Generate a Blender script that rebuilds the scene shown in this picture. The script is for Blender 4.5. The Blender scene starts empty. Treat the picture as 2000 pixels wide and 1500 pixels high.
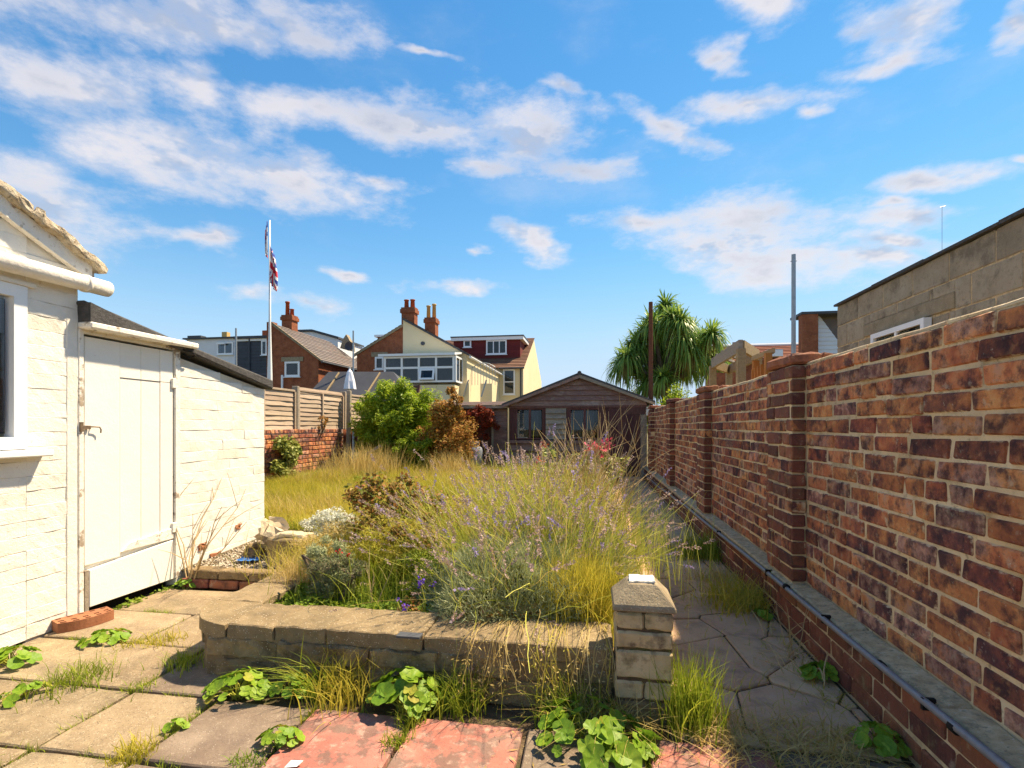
import bpy, bmesh, math, random
import numpy as np
from mathutils import Vector, Matrix, noise

SC = bpy.context.scene
COL = SC.collection
R = math.radians
RNG = np.random.default_rng(7)
random.seed(7)

# ---------------------------------------------------------------- camera, sky, sun
# garden frame: x across the garden (right wall is +x), y down the garden, camera over the origin
EYE, FPX, HOR = 1.10, 1000.0, 833.0
YAW = math.atan(0.16)
ca, sa = math.cos(YAW), math.sin(YAW)
cam_d = bpy.data.cameras.new('camera')
cam = bpy.data.objects.new('camera', cam_d)
COL.objects.link(cam)
cam.location = (0, 0, EYE)
cam.rotation_euler = (R(90), 0, YAW)
cam_d.sensor_width = 36
cam_d.lens = 18.0
cam_d.shift_y = (HOR - 750) / 2000
cam_d.clip_start = 0.05
cam_d.clip_end = 2000
SC.camera = cam

SUN_EL, SUN_AZ = R(57), R(42)          # azimuth measured from +x (right) towards +y (down the garden)
sun_dir = Vector((math.cos(SUN_EL) * math.cos(SUN_AZ), math.cos(SUN_EL) * math.sin(SUN_AZ), math.sin(SUN_EL)))
sl = bpy.data.lights.new('sun', 'SUN')
sl.energy = 2.35
sl.angle = R(2.2)
sl.color = (1.0, 0.90, 0.74)
sun = bpy.data.objects.new('sun', sl)
COL.objects.link(sun)
sun.rotation_euler = sun_dir.to_track_quat('Z', 'Y').to_euler()
sun.location = (20, 5, 20)

SC.view_settings.view_transform = 'Standard'
SC.view_settings.look = 'None'
SC.view_settings.exposure = 2.1
SC.view_settings.gamma = 1.0
SC.view_settings.use_white_balance = True
SC.view_settings.white_balance_temperature = 7900
SC.view_settings.white_balance_tint = 10
SC.cycles.use_denoising = True
SC.cycles.max_bounces = 6
SC.cycles.transparent_max_bounces = 6
SC.cycles.sample_clamp_indirect = 6


def sky_world():
    w = bpy.data.worlds.new('World')
    SC.world = w
    w.use_nodes = True
    w.cycles.sampling_method = 'MANUAL'
    w.cycles.sample_map_resolution = 256
    nt = w.node_tree
    nt.nodes.clear()
    N = nt.nodes.new
    L = nt.links.new

    def math_n(op, a, b=None, c=None, clamp=False):
        n = N('ShaderNodeMath')
        n.operation = op
        n.use_clamp = clamp
        for i, s in enumerate((a, b, c)):
            if s is None:
                continue
            if isinstance(s, (int, float)):
                n.inputs[i].default_value = s
            else:
                L(s, n.inputs[i])
        return n.outputs[0]

    def smooth(v, lo, hi, a=0.0, b=1.0):
        n = N('ShaderNodeMapRange')
        n.interpolation_type = 'SMOOTHSTEP'
        L(v, n.inputs[0])
        n.inputs[1].default_value, n.inputs[2].default_value = lo, hi
        n.inputs[3].default_value, n.inputs[4].default_value = a, b
        return n.outputs[0]

    def mix(f, a, b):
        n = N('ShaderNodeMix')
        n.data_type = 'RGBA'
        for s, i in ((f, 0), (a, 6), (b, 7)):
            if isinstance(s, (int, float)):
                n.inputs[i].default_value = s
            elif isinstance(s, tuple):
                n.inputs[i].default_value = (*s, 1)
            else:
                L(s, n.inputs[i])
        return n.outputs[2]

    sky = N('ShaderNodeTexSky')
    sky.sky_type = 'NISHITA'
    sky.sun_disc = False
    sky.sun_elevation = SUN_EL
    sky.sun_rotation = math.atan2(sun_dir.x, sun_dir.y)
    sky.air_density = 1.0
    sky.dust_density = 0.0
    sky.ozone_density = 3.0
    hs = N('ShaderNodeHueSaturation')
    hs.inputs['Saturation'].default_value = 1.32
    hs.inputs['Value'].default_value = 0.39
    L(sky.outputs[0], hs.inputs['Color'])
    tc = N('ShaderNodeTexCoord')
    sep = N('ShaderNodeSeparateXYZ')
    L(tc.outputs['Generated'], sep.inputs[0])
    az = math_n('ARCTAN2', sep.outputs[0], sep.outputs[1])
    # the cloud field in view goes on round the whole sky (mirrored every 110 degrees)
    AZC = -YAW
    azs = math_n('ADD', az, -AZC + R(55))
    azp = math_n('PINGPONG', azs, R(110))
    azm = math_n('ADD', azp, -R(55))
    hx = math_n('SQRT', math_n('ADD', math_n('MULTIPLY', sep.outputs[0], sep.outputs[0]), math_n('MULTIPLY', sep.outputs[1], sep.outputs[1])))
    te = math_n('DIVIDE', sep.outputs[2], math_n('MAXIMUM', hx, 0.05))
    el = math_n('ARCTANGENT', te)
    comb = N('ShaderNodeCombineXYZ')
    L(azm, comb.inputs[0])
    L(el, comb.inputs[1])
    # noise lives on the direction itself
    mp = N('ShaderNodeMapping')
    L(tc.outputs['Generated'], mp.inputs['Vector'])
    mp.inputs['Scale'].default_value = (1, 1, 2.2)

    def nz(scale, detail, rough, dist=0.0, off=0.0, lift=0.0):
        n = N('ShaderNodeTexNoise')
        n.inputs['Scale'].default_value = scale
        n.inputs['Detail'].default_value = detail
        n.inputs['Roughness'].default_value = rough
        n.inputs['Distortion'].default_value = dist
        if off or lift:
            m2 = N('ShaderNodeMapping')
            L(mp.outputs[0], m2.inputs['Vector'])
            m2.inputs['Location'].default_value = (off, off * .7, -off + lift)
            L(m2.outputs[0], n.inputs['Vector'])
        else:
            L(mp.outputs[0], n.inputs['Vector'])
        return n.outputs[0]

    blobs = [  # clouds: direction (as seen down the garden), half width, half height, tilt
        (330, 40, 400, 75, 4), (600, 55, 110, 50, 25), (110, 160, 210, 70, 4), (390, 160, 95, 34, 3),
        (300, 285, 230, 70, 12), (520, 335, 200, 55, 16), (660, 385, 70, 22, 10), (80, 410, 190, 85, 20),
        (365, 460, 95, 26, 3), (600, 205, 150, 42, 0), (830, 250, 230, 48, 10), (1030, 265, 150, 58, 4),
        (1130, 185, 42, 22, 20), (1160, 320, 100, 28, 0), (960, 320, 80, 26, 8), (1055, 472, 80, 24, 24),
        (1240, 440, 120, 24, 2), (1480, 420, 165, 62, 3), (1480, 490, 260, 50, 8), (1450, 15, 110, 45, 0),
        (1720, 55, 110, 60, 10), (1990, 30, 55, 55, 0), (1720, 135, 120, 18, -4), (1410, 112, 58, 18, 12),
        (1470, 205, 130, 30, -8), (1300, 250, 110, 28, 22), (1570, 222, 40, 14, 0), (1790, 342, 120, 22, -4),
        (1720, 384, 48, 15, 0), (1985, 318, 35, 12, 0), (1760, 428, 110, 24, 4), (1760, 480, 130, 26, 6),
        (1700, 520, 160, 24, 3), (700, 542, 42, 11, 6), (595, 590, 95, 17, 4), (910, 556, 72, 12, 0),
        (730, 365, 48, 16, 0), (815, 105, 45, 10, 20), (945, 490, 22, 9, 0), (1120, -60, 190, 30, 0),
        (300, -160, 420, 90, 0), (1500, -150, 300, 80, 0), (900, -260, 300, 90, 0),
    ]

    def angs(x, y):
        xr = (x - 1000) / FPX
        dx, dy, dz = xr * ca - sa, xr * sa + ca, (HOR - y) / FPX
        return math.atan2(dx, dy) - AZC, math.atan(dz / math.hypot(dx, dy))
    wn = N('ShaderNodeTexNoise')
    wn.inputs['Scale'].default_value = 4.5
    wn.inputs['Detail'].default_value = 4
    wn.inputs['Roughness'].default_value = 0.6
    L(mp.outputs[0], wn.inputs['Vector'])
    wsub = N('ShaderNodeVectorMath')
    wsub.operation = 'SUBTRACT'
    L(wn.outputs['Color'], wsub.inputs[0])
    wsub.inputs[1].default_value = (0.5, 0.5, 0.5)
    wmul = N('ShaderNodeVectorMath')
    wmul.operation = 'MULTIPLY_ADD'
    L(wsub.outputs[0], wmul.inputs[0])
    wmul.inputs[1].default_value = (0.24, 0.085, 0)
    L(comb.outputs[0], wmul.inputs[2])
    field = None
    for (bx, by, rx, ry, rot) in blobs:
        a0, e0 = angs(bx, by)
        a1 = angs(bx - rx, by)[0]
        a2 = angs(bx + rx, by)[0]
        e1 = angs(bx, by + ry)[1]
        e2 = angs(bx, by - ry)[1]
        cr_, sr_ = math.cos(R(rot)) * rx, math.sin(R(rot)) * rx
        pa, pb = angs(bx - cr_, by - sr_), angs(bx + cr_, by + sr_)
        trot = math.atan2(pb[1] - pa[1], pb[0] - pa[0])
        m = N('ShaderNodeMapping')
        m.vector_type = 'TEXTURE'
        L(wmul.outputs[0], m.inputs['Vector'])
        m.inputs['Location'].default_value = (a0, e0, 0)
        m.inputs['Rotation'].default_value = (0, 0, trot)
        m.inputs['Scale'].default_value = ((a2 - a1) * 0.58, (e2 - e1) * 0.60, 1)
        ln = N('ShaderNodeVectorMath')
        ln.operation = 'LENGTH'
        L(m.outputs[0], ln.inputs[0])
        f = ln.outputs['Value']
        field = f if field is None else math_n('SMOOTH_MIN', field, f, 0.35)
    n1 = nz(8.0, 9, 0.64)
    nup = nz(8.0, 4, 0.60, 0.0, 0.0, 0.10)
    nlo = nz(8.0, 4, 0.60)
    n2 = nz(3.0, 3, 0.5, 0.0, 3.1)
    dens = math_n('SUBTRACT', 0.98, field)
    dens = math_n('ADD', dens, math_n('MULTIPLY', math_n('ADD', n1, -0.5), 3.0))
    wisps = smooth(math_n('ADD', math_n('MULTIPLY', n2, 0.75), math_n('MULTIPLY', n1, 0.45)), 0.60, 0.95, 0.0, 0.30)
    cover = smooth(dens, -0.25, 1.05, 0.0, 0.93)
    cover = math_n('MAXIMUM', cover, wisps)
    thick = smooth(math_n('ADD', dens, math_n('MULTIPLY', math_n('ADD', n2, -0.5), 2.0)), 0.30, 1.9)
    under = smooth(math_n('SUBTRACT', nup, nlo), -0.05, 0.16, 0.0, 0.75)
    thick = math_n('MAXIMUM', thick, math_n('MULTIPLY', under, smooth(dens, 0.1, 0.7)))
    cloud = mix(thick, CLOUD_LIT, CLOUD_GREY)
    # pale band of far cloud low over the roofs
    hz = smooth(el, -0.05, 0.34, 0.90, 0.0)
    sc_ = N('ShaderNodeSeparateColor')
    L(hs.outputs[0], sc_.inputs[0])
    cc_ = N('ShaderNodeCombineColor')
    for i in range(3):     # gentle shoulder, as in the photograph's tone
        s_ = sc_.outputs[i]
        t_ = math_n('POWER', math_n('ADD', math_n('POWER', math_n('DIVIDE', s_, (1.35, 1.55, 2.45)[i]), 3.0), 1.0), 1 / 3)
        L(math_n('DIVIDE', s_, t_), cc_.inputs[i])
    base = mix(hz, cc_.outputs[0], HAZE)
    allc = mix(cover, base, cloud)
    bg = N('ShaderNodeBackground')
    L(allc, bg.inputs[0])
    bg.inputs[1].default_value = 0.15
    out = N('ShaderNodeOutputWorld')
    L(bg.outputs[0], out.inputs[0])


CLOUD_LIT = (1.34, 1.40, 1.66)
CLOUD_GREY = (0.59, 0.79, 1.22)
HAZE = (0.70, 1.16, 1.72)
sky_world()

# ---------------------------------------------------------------- helpers


def G(x, y, d):
    """point at depth d along the sight line through the photograph's pixel (x, y)"""
    xr = (x - 1000) / FPX
    return Vector((d * (xr * ca - sa), d * (xr * sa + ca), EYE - (y - HOR) / FPX * d))


def on_u(x, y, u):
    return G(x, y, u / ((x - 1000) / FPX * ca - sa))


def on_v(x, y, v):
    return G(x, y, v / ((x - 1000) / FPX * sa + ca))


def on_z(x, y, z):
    return G(x, y, (EYE - z) * FPX / (y - HOR))


def wl(o):
    p = Vector((0, 0, 0))
    while o is not None:
        p += o.location
        o = o.parent
    return p


def link(name, me, m=None, parent=None, loc=(0, 0, 0), rot=None):
    o = bpy.data.objects.new(name, me)
    COL.objects.link(o)
    if m is not None and me is not None and len(me.materials) == 0:
        me.materials.append(m)
    o.location = Vector(loc) - wl(parent) if parent is not None else Vector(loc)
    if rot is not None:
        o.rotation_euler = rot
    o.parent = parent
    return o


def thing(name, label, cat, loc=(0, 0, 0), group=None):
    o = link(name, None, None, None, loc)
    o.empty_display_size = 0.1
    return tag(o, label, cat, group)


def tag(o, label, cat, group=None):
    o['label'] = label
    o['category'] = cat
    if group:
        o['group'] = group
    return o


def struct(o):
    o['kind'] = 'structure'
    return o


def stuff(o):
    o['kind'] = 'stuff'
    return o


class MB:
    def __init__(s):
        s.v, s.f = [], []

    def add(s, vs, fs):
        b = len(s.v)
        s.v += [tuple(p) for p in vs]
        s.f += [tuple(b + i for i in f) for f in fs]
        return s

    def box(s, a, b):
        (x0, y0, z0), (x1, y1, z1) = a, b
        vs = [(x0, y0, z0), (x1, y0, z0), (x1, y1, z0), (x0, y1, z0), (x0, y0, z1), (x1, y0, z1), (x1, y1, z1), (x0, y1, z1)]
        return s.add(vs, [(3, 2, 1, 0), (4, 5, 6, 7), (0, 1, 5, 4), (1, 2, 6, 5), (2, 3, 7, 6), (3, 0, 4, 7)])

    def obox(s, o, ax, ay, az):
        """box from corner o along three vectors"""
        o, ax, ay, az = Vector(o), Vector(ax), Vector(ay), Vector(az)
        vs = [o, o + ax, o + ax + ay, o + ay, o + az, o + ax + az, o + ax + ay + az, o + ay + az]
        fs = [(3, 2, 1, 0), (4, 5, 6, 7), (0, 1, 5, 4), (1, 2, 6, 5), (2, 3, 7, 6), (3, 0, 4, 7)]
        if ax.cross(ay).dot(az) < 0:
            fs = [f[::-1] for f in fs]
        return s.add(vs, fs)

    def prism(s, poly, e):
        """extrude a planar polygon (3d points) along e"""
        e = Vector(e)
        n = len(poly)
        P = [Vector(p) for p in poly]
        nrm = Vector((0, 0, 0))
        for i in range(n):
            nrm += P[i].cross(P[(i + 1) % n])
        if nrm.dot(e) > 0:
            P = P[::-1]
        vs = P + [p + e for p in P]
        fs = [tuple(range(n)), tuple(range(2 * n - 1, n - 1, -1))]
        for i in range(n):
            j = (i + 1) % n
            fs.append((j, i, n + i, n + j))
        return s.add(vs, fs)

    def tube(s, pts, rad, n=8, cap=True):
        P = [Vector(p) for p in pts]
        if not hasattr(rad, '__len__'):
            rad = [rad] * len(P)
        b = len(s.v)
        up = Vector((0.13, 0.21, 0.97))
        for i, p in enumerate(P):
            t = (P[min(i + 1, len(P) - 1)] - P[max(i - 1, 0)]).normalized()
            a = t.cross(up)
            if a.length < 0.05:
                a = t.cross(Vector((1, 0, 0)))
            a.normalize()
            c = t.cross(a)
            for k in range(n):
                w = 2 * math.pi * k / n
                s.v.append(tuple(p + (a * math.cos(w) + c * math.sin(w)) * rad[i]))
        for i in range(len(P) - 1):
            for k in range(n):
                k2 = (k + 1) % n
                s.f.append((b + i * n + k, b + i * n + k2, b + (i + 1) * n + k2, b + (i + 1) * n + k))
        if cap:
            s.f.append(tuple(b + k for k in range(n - 1, -1, -1)))
            s.f.append(tuple(b + (len(P) - 1) * n + k for k in range(n)))
        return s

    def mesh(s, name, off=(0, 0, 0), smooth=False):
        me = bpy.data.meshes.new(name)
        off = Vector(off)
        me.from_pydata([tuple(Vector(p) - off) for p in s.v], [], s.f)
        if smooth:
            me.polygons.foreach_set('use_smooth', [True] * len(me.polygons))
        me.update()
        return me

    def build(s, name, m, parent=None, smooth=False, centre=True, bevel=0):
        """link as one object; its origin sits at the middle of its base"""
        a = np.array(s.v)
        lo, hi = a.min(0), a.max(0)
        o = Vector(((lo[0] + hi[0]) / 2, (lo[1] + hi[1]) / 2, lo[2])) if centre else Vector((0, 0, 0))
        me = s.mesh(name, o, smooth)
        if bevel:
            bm = bmesh.new()
            bm.from_mesh(me)
            bmesh.ops.bevel(bm, geom=bm.edges[:], offset=bevel, segments=1, affect='EDGES', clamp_overlap=True)
            bm.to_mesh(me)
            bm.free()
        return link(name, me, m, parent, o)


def box(name, a, b, m, parent=None, bevel=0):
    lo = [min(p, q) for p, q in zip(a, b)]
    hi = [max(p, q) for p, q in zip(a, b)]
    return MB().box(lo, hi).build(name, m, parent, bevel=bevel)


def rough_box(name, sx, sy, sz, cuts=0, amp=0.004, bevel=0.006, seed=0, freq=9.0, bseg=1):
    """a weathered block centred on its origin"""
    bm = bmesh.new()
    bmesh.ops.create_cube(bm, size=1.0)
    for v in bm.verts:
        v.co = Vector((v.co.x * sx, v.co.y * sy, v.co.z * sz))
    if bevel:
        bmesh.ops.bevel(bm, geom=bm.edges[:], offset=bevel, segments=bseg, affect='EDGES')
    if cuts:
        longest = max(sx, sy, sz)
        for _ in range(cuts):
            es = [e for e in bm.edges if e.calc_length() > longest / 7]
            if not es:
                break
            bmesh.ops.subdivide_edges(bm, edges=es, cuts=1, use_grid_fill=True)
        bmesh.ops.triangulate(bm, faces=[f for f in bm.faces if len(f.verts) > 4])
    o = Vector((seed * 3.17, seed * 1.31, seed * 7.7))
    for v in bm.verts:
        d = noise.noise_vector(v.co * freq + o)
        d2 = noise.noise_vector(v.co * freq * 3 + o)
        v.co += d * amp + d2 * amp * 0.5
    me = bpy.data.meshes.new(name)
    bm.to_mesh(me)
    bm.free()
    return me


def mesh_np(name, verts, quads=None, tris=None, smooth=False):
    me = bpy.data.meshes.new(name)
    verts = np.ascontiguousarray(verts, dtype=np.float32).reshape(-1, 3)
    parts, starts, tot = [], [], 0
    for fa, k in ((quads, 4), (tris, 3)):
        if fa is None or len(fa) == 0:
            continue
        fa = np.asarray(fa, dtype=np.int32).reshape(-1, k)
        parts.append(fa.ravel())
        starts.append(tot + np.arange(len(fa), dtype=np.int32) * k)
        tot += fa.size
    li = np.concatenate(parts)
    st = np.concatenate(starts)
    me.vertices.add(len(verts))
    me.vertices.foreach_set('co', verts.ravel())
    me.loops.add(len(li))
    me.loops.foreach_set('vertex_index', li)
    me.polygons.add(len(st))
    me.polygons.foreach_set('loop_start', st)
    if smooth:
        me.polygons.foreach_set('use_smooth', np.ones(len(st), dtype=bool))
    me.update(calc_edges=True)
    return me


def ribbons(P, W, S):
    """P (n,k,3) centre lines, W (n,k) half widths, S (n,3) or (n,k,3) side vectors -> verts, quads"""
    n, k, _ = P.shape
    if S.ndim == 2:
        S = S[:, None, :]
    Lf = P - S * W[..., None]
    Rt = P + S * W[..., None]
    V = np.stack([Lf, Rt], 2).reshape(-1, 3)
    i = (np.arange(n)[:, None] * k + np.arange(k - 1)[None, :]) * 2
    Q = np.stack([i, i + 1, i + 3, i + 2], -1).reshape(-1, 4)
    return V, Q


def blades(base, h, lean, w, k=4, droop=0.5, rng=RNG):
    """grass blades: base (n,3), heights (n,), lean (n,2) as a share of the height"""
    n = len(base)
    t = np.linspace(0, 1, k)
    P = np.zeros((n, k, 3))
    tt = t[None, :]
    P[..., 0] = base[:, 0:1] + lean[:, 0:1] * h[:, None] * tt ** 1.8
    P[..., 1] = base[:, 1:2] + lean[:, 1:2] * h[:, None] * tt ** 1.8
    ln = np.hypot(lean[:, 0], lean[:, 1])[:, None]
    P[..., 2] = base[:, 2:3] + h[:, None] * (tt - droop * np.minimum(ln, 1.4) * 0.5 * tt ** 2.5)
    ang = rng.uniform(0, 2 * np.pi, n)
    S = np.stack([np.cos(ang), np.sin(ang), np.zeros(n)], -1)
    W = (np.ones(n) * w if np.isscalar(w) else w)[:, None] * np.array([1.0 - 0.93 * x ** 1.6 for x in t])[None, :]
    return ribbons(P, W, S)


def leaf_quads(C, size, nrm=None, aspect=0.5, rng=RNG, fold=0.0, droop=0.0):
    """rhombic leaves (a quad each) at C (n,3)"""
    n = len(C)
    d = rng.normal(size=(n, 3))
    d[:, 2] = d[:, 2] * 0.6 - droop
    d /= np.linalg.norm(d, axis=1)[:, None]
    if nrm is None:
        nrm = rng.normal(size=(n, 3))
        nrm[:, 2] = np.abs(nrm[:, 2]) + 0.5
    s = np.cross(d, nrm)
    s /= np.maximum(np.linalg.norm(s, axis=1), 1e-6)[:, None]
    up = np.cross(s, d)
    sz = size[:, None]
    v0 = C
    v2 = C + d * sz
    mid = C + d * sz * 0.45
    v1 = mid + s * sz * aspect * 0.5 + up * sz * fold
    v3 = mid - s * sz * aspect * 0.5 + up * sz * fold
    V = np.stack([v0, v1, v2, v3], 1).reshape(-1, 3)
    Q = np.arange(n * 4).reshape(-1, 4)
    return V, Q


def merge(*vq):
    Vs, Qs, b = [], [], 0
    for V, Q in vq:
        Vs.append(V)
        Qs.append(Q + b)
        b += len(V)
    return np.concatenate(Vs), np.concatenate(Qs)


def np_obj(name, V, Q, m, parent=None, origin=None, smooth=False):
    V = np.asarray(V)
    if origin is None:
        origin = wl(parent) if parent is not None else Vector((float(V[:, 0].mean()), float(V[:, 1].mean()), float(V[:, 2].min())))
    me = mesh_np(name, V - np.array(origin)[None, :], Q, smooth=smooth)
    return link(name, me, m, parent, origin)


# ---------------------------------------------------------------- materials
MATS = {}


def mat(name, ramp, scale=6.0, detail=6.0, rough=0.85, bump=0.25, bscale=70.0, rmix=0.0, val=0.0,
        stains=(), spec=0.25, metallic=0.0, island=False, trans=0.0, coat=0.0, bdist=0.01, wave=None, stretch=None, specks=(), edge=None):
    """procedural material: noise ramp (mixed with a per piece random), stains, fine relief"""
    m = bpy.data.materials.new(name)
    m.use_nodes = True
    nt = m.node_tree
    nt.nodes.clear()
    N, L = nt.nodes.new, nt.links.new
    out = N('ShaderNodeOutputMaterial')
    bs = N('ShaderNodeBsdfPrincipled')
    tc = N('ShaderNodeTexCoord')
    oi = N('ShaderNodeObjectInfo')
    ge = N('ShaderNodeNewGeometry')

    def mth(op, a, b=0.0, clamp=False):
        n = N('ShaderNodeMath')
        n.operation = op
        n.use_clamp = clamp
        for i, s in enumerate((a, b)):
            if isinstance(s, (int, float)):
                n.inputs[i].default_value = s
            else:
                L(s, n.inputs[i])
        return n.outputs[0]
    rnd = mth('FRACT', mth('ADD', oi.outputs['Random'], ge.outputs['Random Per Island'])) if island else oi.outputs['Random']
    off = N('ShaderNodeCombineXYZ')
    r37 = mth('MULTIPLY', oi.outputs['Random'], 37.0)
    for i in range(3):
        L(r37, off.inputs[i])
    va = N('ShaderNodeVectorMath')
    va.operation = 'ADD'
    L(tc.outputs['Object'], va.inputs[0])
    L(off.outputs[0], va.inputs[1])
    vec = va.outputs[0]
    vecs = vec
    if stretch:
        mp = N('ShaderNodeMapping')
        L(vec, mp.inputs['Vector'])
        mp.inputs['Scale'].default_value = stretch
        vecs = mp.outputs[0]

    def nz(sc, det=6.0, ro=0.6, v=None):
        n = N('ShaderNodeTexNoise')
        n.inputs['Scale'].default_value = sc
        n.inputs['Detail'].default_value = det
        n.inputs['Roughness'].default_value = ro
        L(v or vec, n.inputs['Vector'])
        return n.outputs[0]

    def rng_(v, lo, hi, a=0.0, b=1.0):
        n = N('ShaderNodeMapRange')
        n.clamp = True
        L(v, n.inputs[0])
        for i, q in enumerate((lo, hi, a, b)):
            n.inputs[i + 1].default_value = q
        return n.outputs[0]
    f = rng_(nz(scale, detail, 0.6, vecs), 0.28, 0.72)
    if rmix > 0:
        f = mth('ADD', mth('MULTIPLY', rnd, rmix), mth('MULTIPLY', f, 1 - rmix))
    cr = N('ShaderNodeValToRGB')
    els = cr.color_ramp.elements
    while len(els) < len(ramp):
        els.new(0.5)
    for e, (p, c) in zip(els, ramp):
        e.position = p
        e.color = (*c, 1)
    L(f, cr.inputs[0])
    colr = cr.outputs[0]

    def mixc(fac, a, b):
        n = N('ShaderNodeMix')
        n.data_type = 'RGBA'
        L(fac, n.inputs[0])
        L(a, n.inputs[6])
        if isinstance(b, tuple):
            n.inputs[7].default_value = (*b, 1)
        else:
            L(b, n.inputs[7])
        return n.outputs[2]
    for (c, sc, lo, hi, amt) in stains:
        colr = mixc(rng_(nz(sc, 7, 0.65), lo, hi, 0, amt), colr, c)
    for (c, sc, thr, amt) in specks:
        vo = N('ShaderNodeTexVoronoi')
        vo.inputs['Scale'].default_value = sc
        L(vec, vo.inputs['Vector'])
        k = rng_(vo.outputs['Distance'], thr * 0.6, thr, amt, 0.0)
        keep = mth('GREATER_THAN', nz(sc * 0.35, 2), 0.52)
        colr = mixc(mth('MULTIPLY', k, keep), colr, c)
    if edge:
        # mortar dragged over the edges of the face
        sg = N('ShaderNodeSeparateXYZ')
        L(tc.outputs['Generated'], sg.inputs[0])
        ez = mth('ABSOLUTE', mth('SUBTRACT', sg.outputs[2], 0.5))
        ey = mth('ABSOLUTE', mth('SUBTRACT', sg.outputs[1], 0.5))
        e1 = mth('MAXIMUM', mth('SUBTRACT', ez, 0.40), mth('MULTIPLY', mth('SUBTRACT', ey, 0.47), 3.0))
        e2 = mth('ADD', e1, mth('MULTIPLY', mth('SUBTRACT', nz(34, 5, 0.65), 0.5), 0.55))
        colr_e = mixc(rng_(e2, 0.03, 0.11, 0, 0.85), cr.outputs[0], edge)
        colr = mixc(rng_(e2, 0.03, 0.11, 0, 0.85), colr, colr_e)
    if val > 0:
        hs = N('ShaderNodeHueSaturation')
        L(rng_(mth('FRACT', mth('MULTIPLY', rnd, 7.31)), 0, 1, 1 - val, 1 + val), hs.inputs['Value'])
        L(rng_(mth('FRACT', mth('MULTIPLY', rnd, 3.7)), 0, 1, 0.5 - val * 0.04, 0.5 + val * 0.04), hs.inputs['Hue'])
        L(colr, hs.inputs['Color'])
        colr = hs.outputs[0]
    L(colr, bs.inputs['Base Color'])
    bs.inputs['Roughness'].default_value = rough
    bs.inputs['Specular IOR Level'].default_value = spec
    bs.inputs['Metallic'].default_value = metallic
    if coat:
        bs.inputs['Coat Weight'].default_value = coat
    if bump > 0:
        b = N('ShaderNodeBump')
        b.inputs['Strength'].default_value = bump
        b.inputs['Distance'].default_value = bdist
        h = mth('ADD', nz(bscale, 5, 0.7, vecs), mth('MULTIPLY', nz(bscale * 0.22, 5, 0.6, vecs), 1.3))
        L(h, b.inputs['Height'])
        if wave:
            wv = N('ShaderNodeTexWave')
            wv.wave_type = 'BANDS'
            wv.bands_direction = wave[0]
            wv.wave_profile = 'SAW'
            wv.inputs['Scale'].default_value = wave[1]
            wv.inputs['Distortion'].default_value = wave[3] if len(wave) > 3 else 0.3
            L(tc.outputs['Object'], wv.inputs['Vector'])
            L(mth('ADD', h, mth('MULTIPLY', wv.outputs['Fac'], wave[2])), b.inputs['Height'])
        L(b.outputs[0], bs.inputs['Normal'])
    sh = bs.outputs[0]
    if trans > 0:
        tr = N('ShaderNodeBsdfTranslucent')
        L(colr, tr.inputs[0])
        mx = N('ShaderNodeMixShader')
        mx.inputs[0].default_value = trans
        L(sh, mx.inputs[1])
        L(tr.outputs[0], mx.inputs[2])
        sh = mx.outputs[0]
    L(sh, out.inputs[0])
    MATS[name] = m
    return m


def foliage(name, cols, rough=0.6, trans=0.35, scale=2.0, spec=0.25, rmix=0.8):
    ramp = [(i / (len(cols) - 1), c) for i, c in enumerate(cols)]
    return mat(name, ramp, scale=scale, detail=3, rough=rough, bump=0, rmix=rmix, island=True, trans=trans, spec=spec)


def glass(name, tint=(0.5, 0.55, 0.6), rough=0.02, alpha=0.55, dark=(0.02, 0.025, 0.03)):
    """window glass: a dim clear pane with a mirror-like sheen"""
    m = bpy.data.materials.new(name)
    m.use_nodes = True
    nt = m.node_tree
    nt.nodes.clear()
    N, L = nt.nodes.new, nt.links.new
    out = N('ShaderNodeOutputMaterial')
    tr = N('ShaderNodeBsdfTransparent')
    tr.inputs[0].default_value = (*tint, 1)
    gl = N('ShaderNodeBsdfGlossy')
    gl.inputs['Roughness'].default_value = rough
    fr = N('ShaderNodeFresnel')
    fr.inputs[0].default_value = 1.55
    mx = N('ShaderNodeMixShader')
    L(fr.outputs[0], mx.inputs[0])
    L(tr.outputs[0], mx.inputs[1])
    L(gl.outputs[0], mx.inputs[2])
    L(mx.outputs[0], out.inputs[0])
    return m


BR_RAMP = [(0.0, (0.070, 0.036, 0.042)), (0.18, (0.14, 0.058, 0.052)), (0.34, (0.31, 0.100, 0.060)), (0.50, (0.54, 0.180, 0.075)), (0.62, (0.62, 0.26, 0.115)), (0.72, (0.50, 0.27, 0.19)), (0.84, (0.23, 0.090, 0.075)), (1.0, (0.075, 0.038, 0.044))]
BR_STAIN = [((0.055, 0.028, 0.034), 14, 0.47, 0.62, 0.86), ((0.060, 0.034, 0.036), 44, 0.54, 0.68, 0.5), ((0.55, 0.27, 0.12), 26, 0.56, 0.70, 0.5), ((0.50, 0.40, 0.29), 24, 0.60, 0.70, 0.55), ((0.62, 0.55, 0.45), 60, 0.66, 0.72, 0.6)]
mat('brick', BR_RAMP, scale=13, rmix=0.58, island=True, val=0.24, bump=0.8, bscale=110, bdist=0.006, rough=0.9, stains=BR_STAIN)
mat('brick_near', BR_RAMP, scale=13, rmix=0.58, val=0.24, bump=0.8, bscale=110, bdist=0.006, rough=0.9, stains=BR_STAIN, edge=(0.72, 0.55, 0.35))
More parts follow.
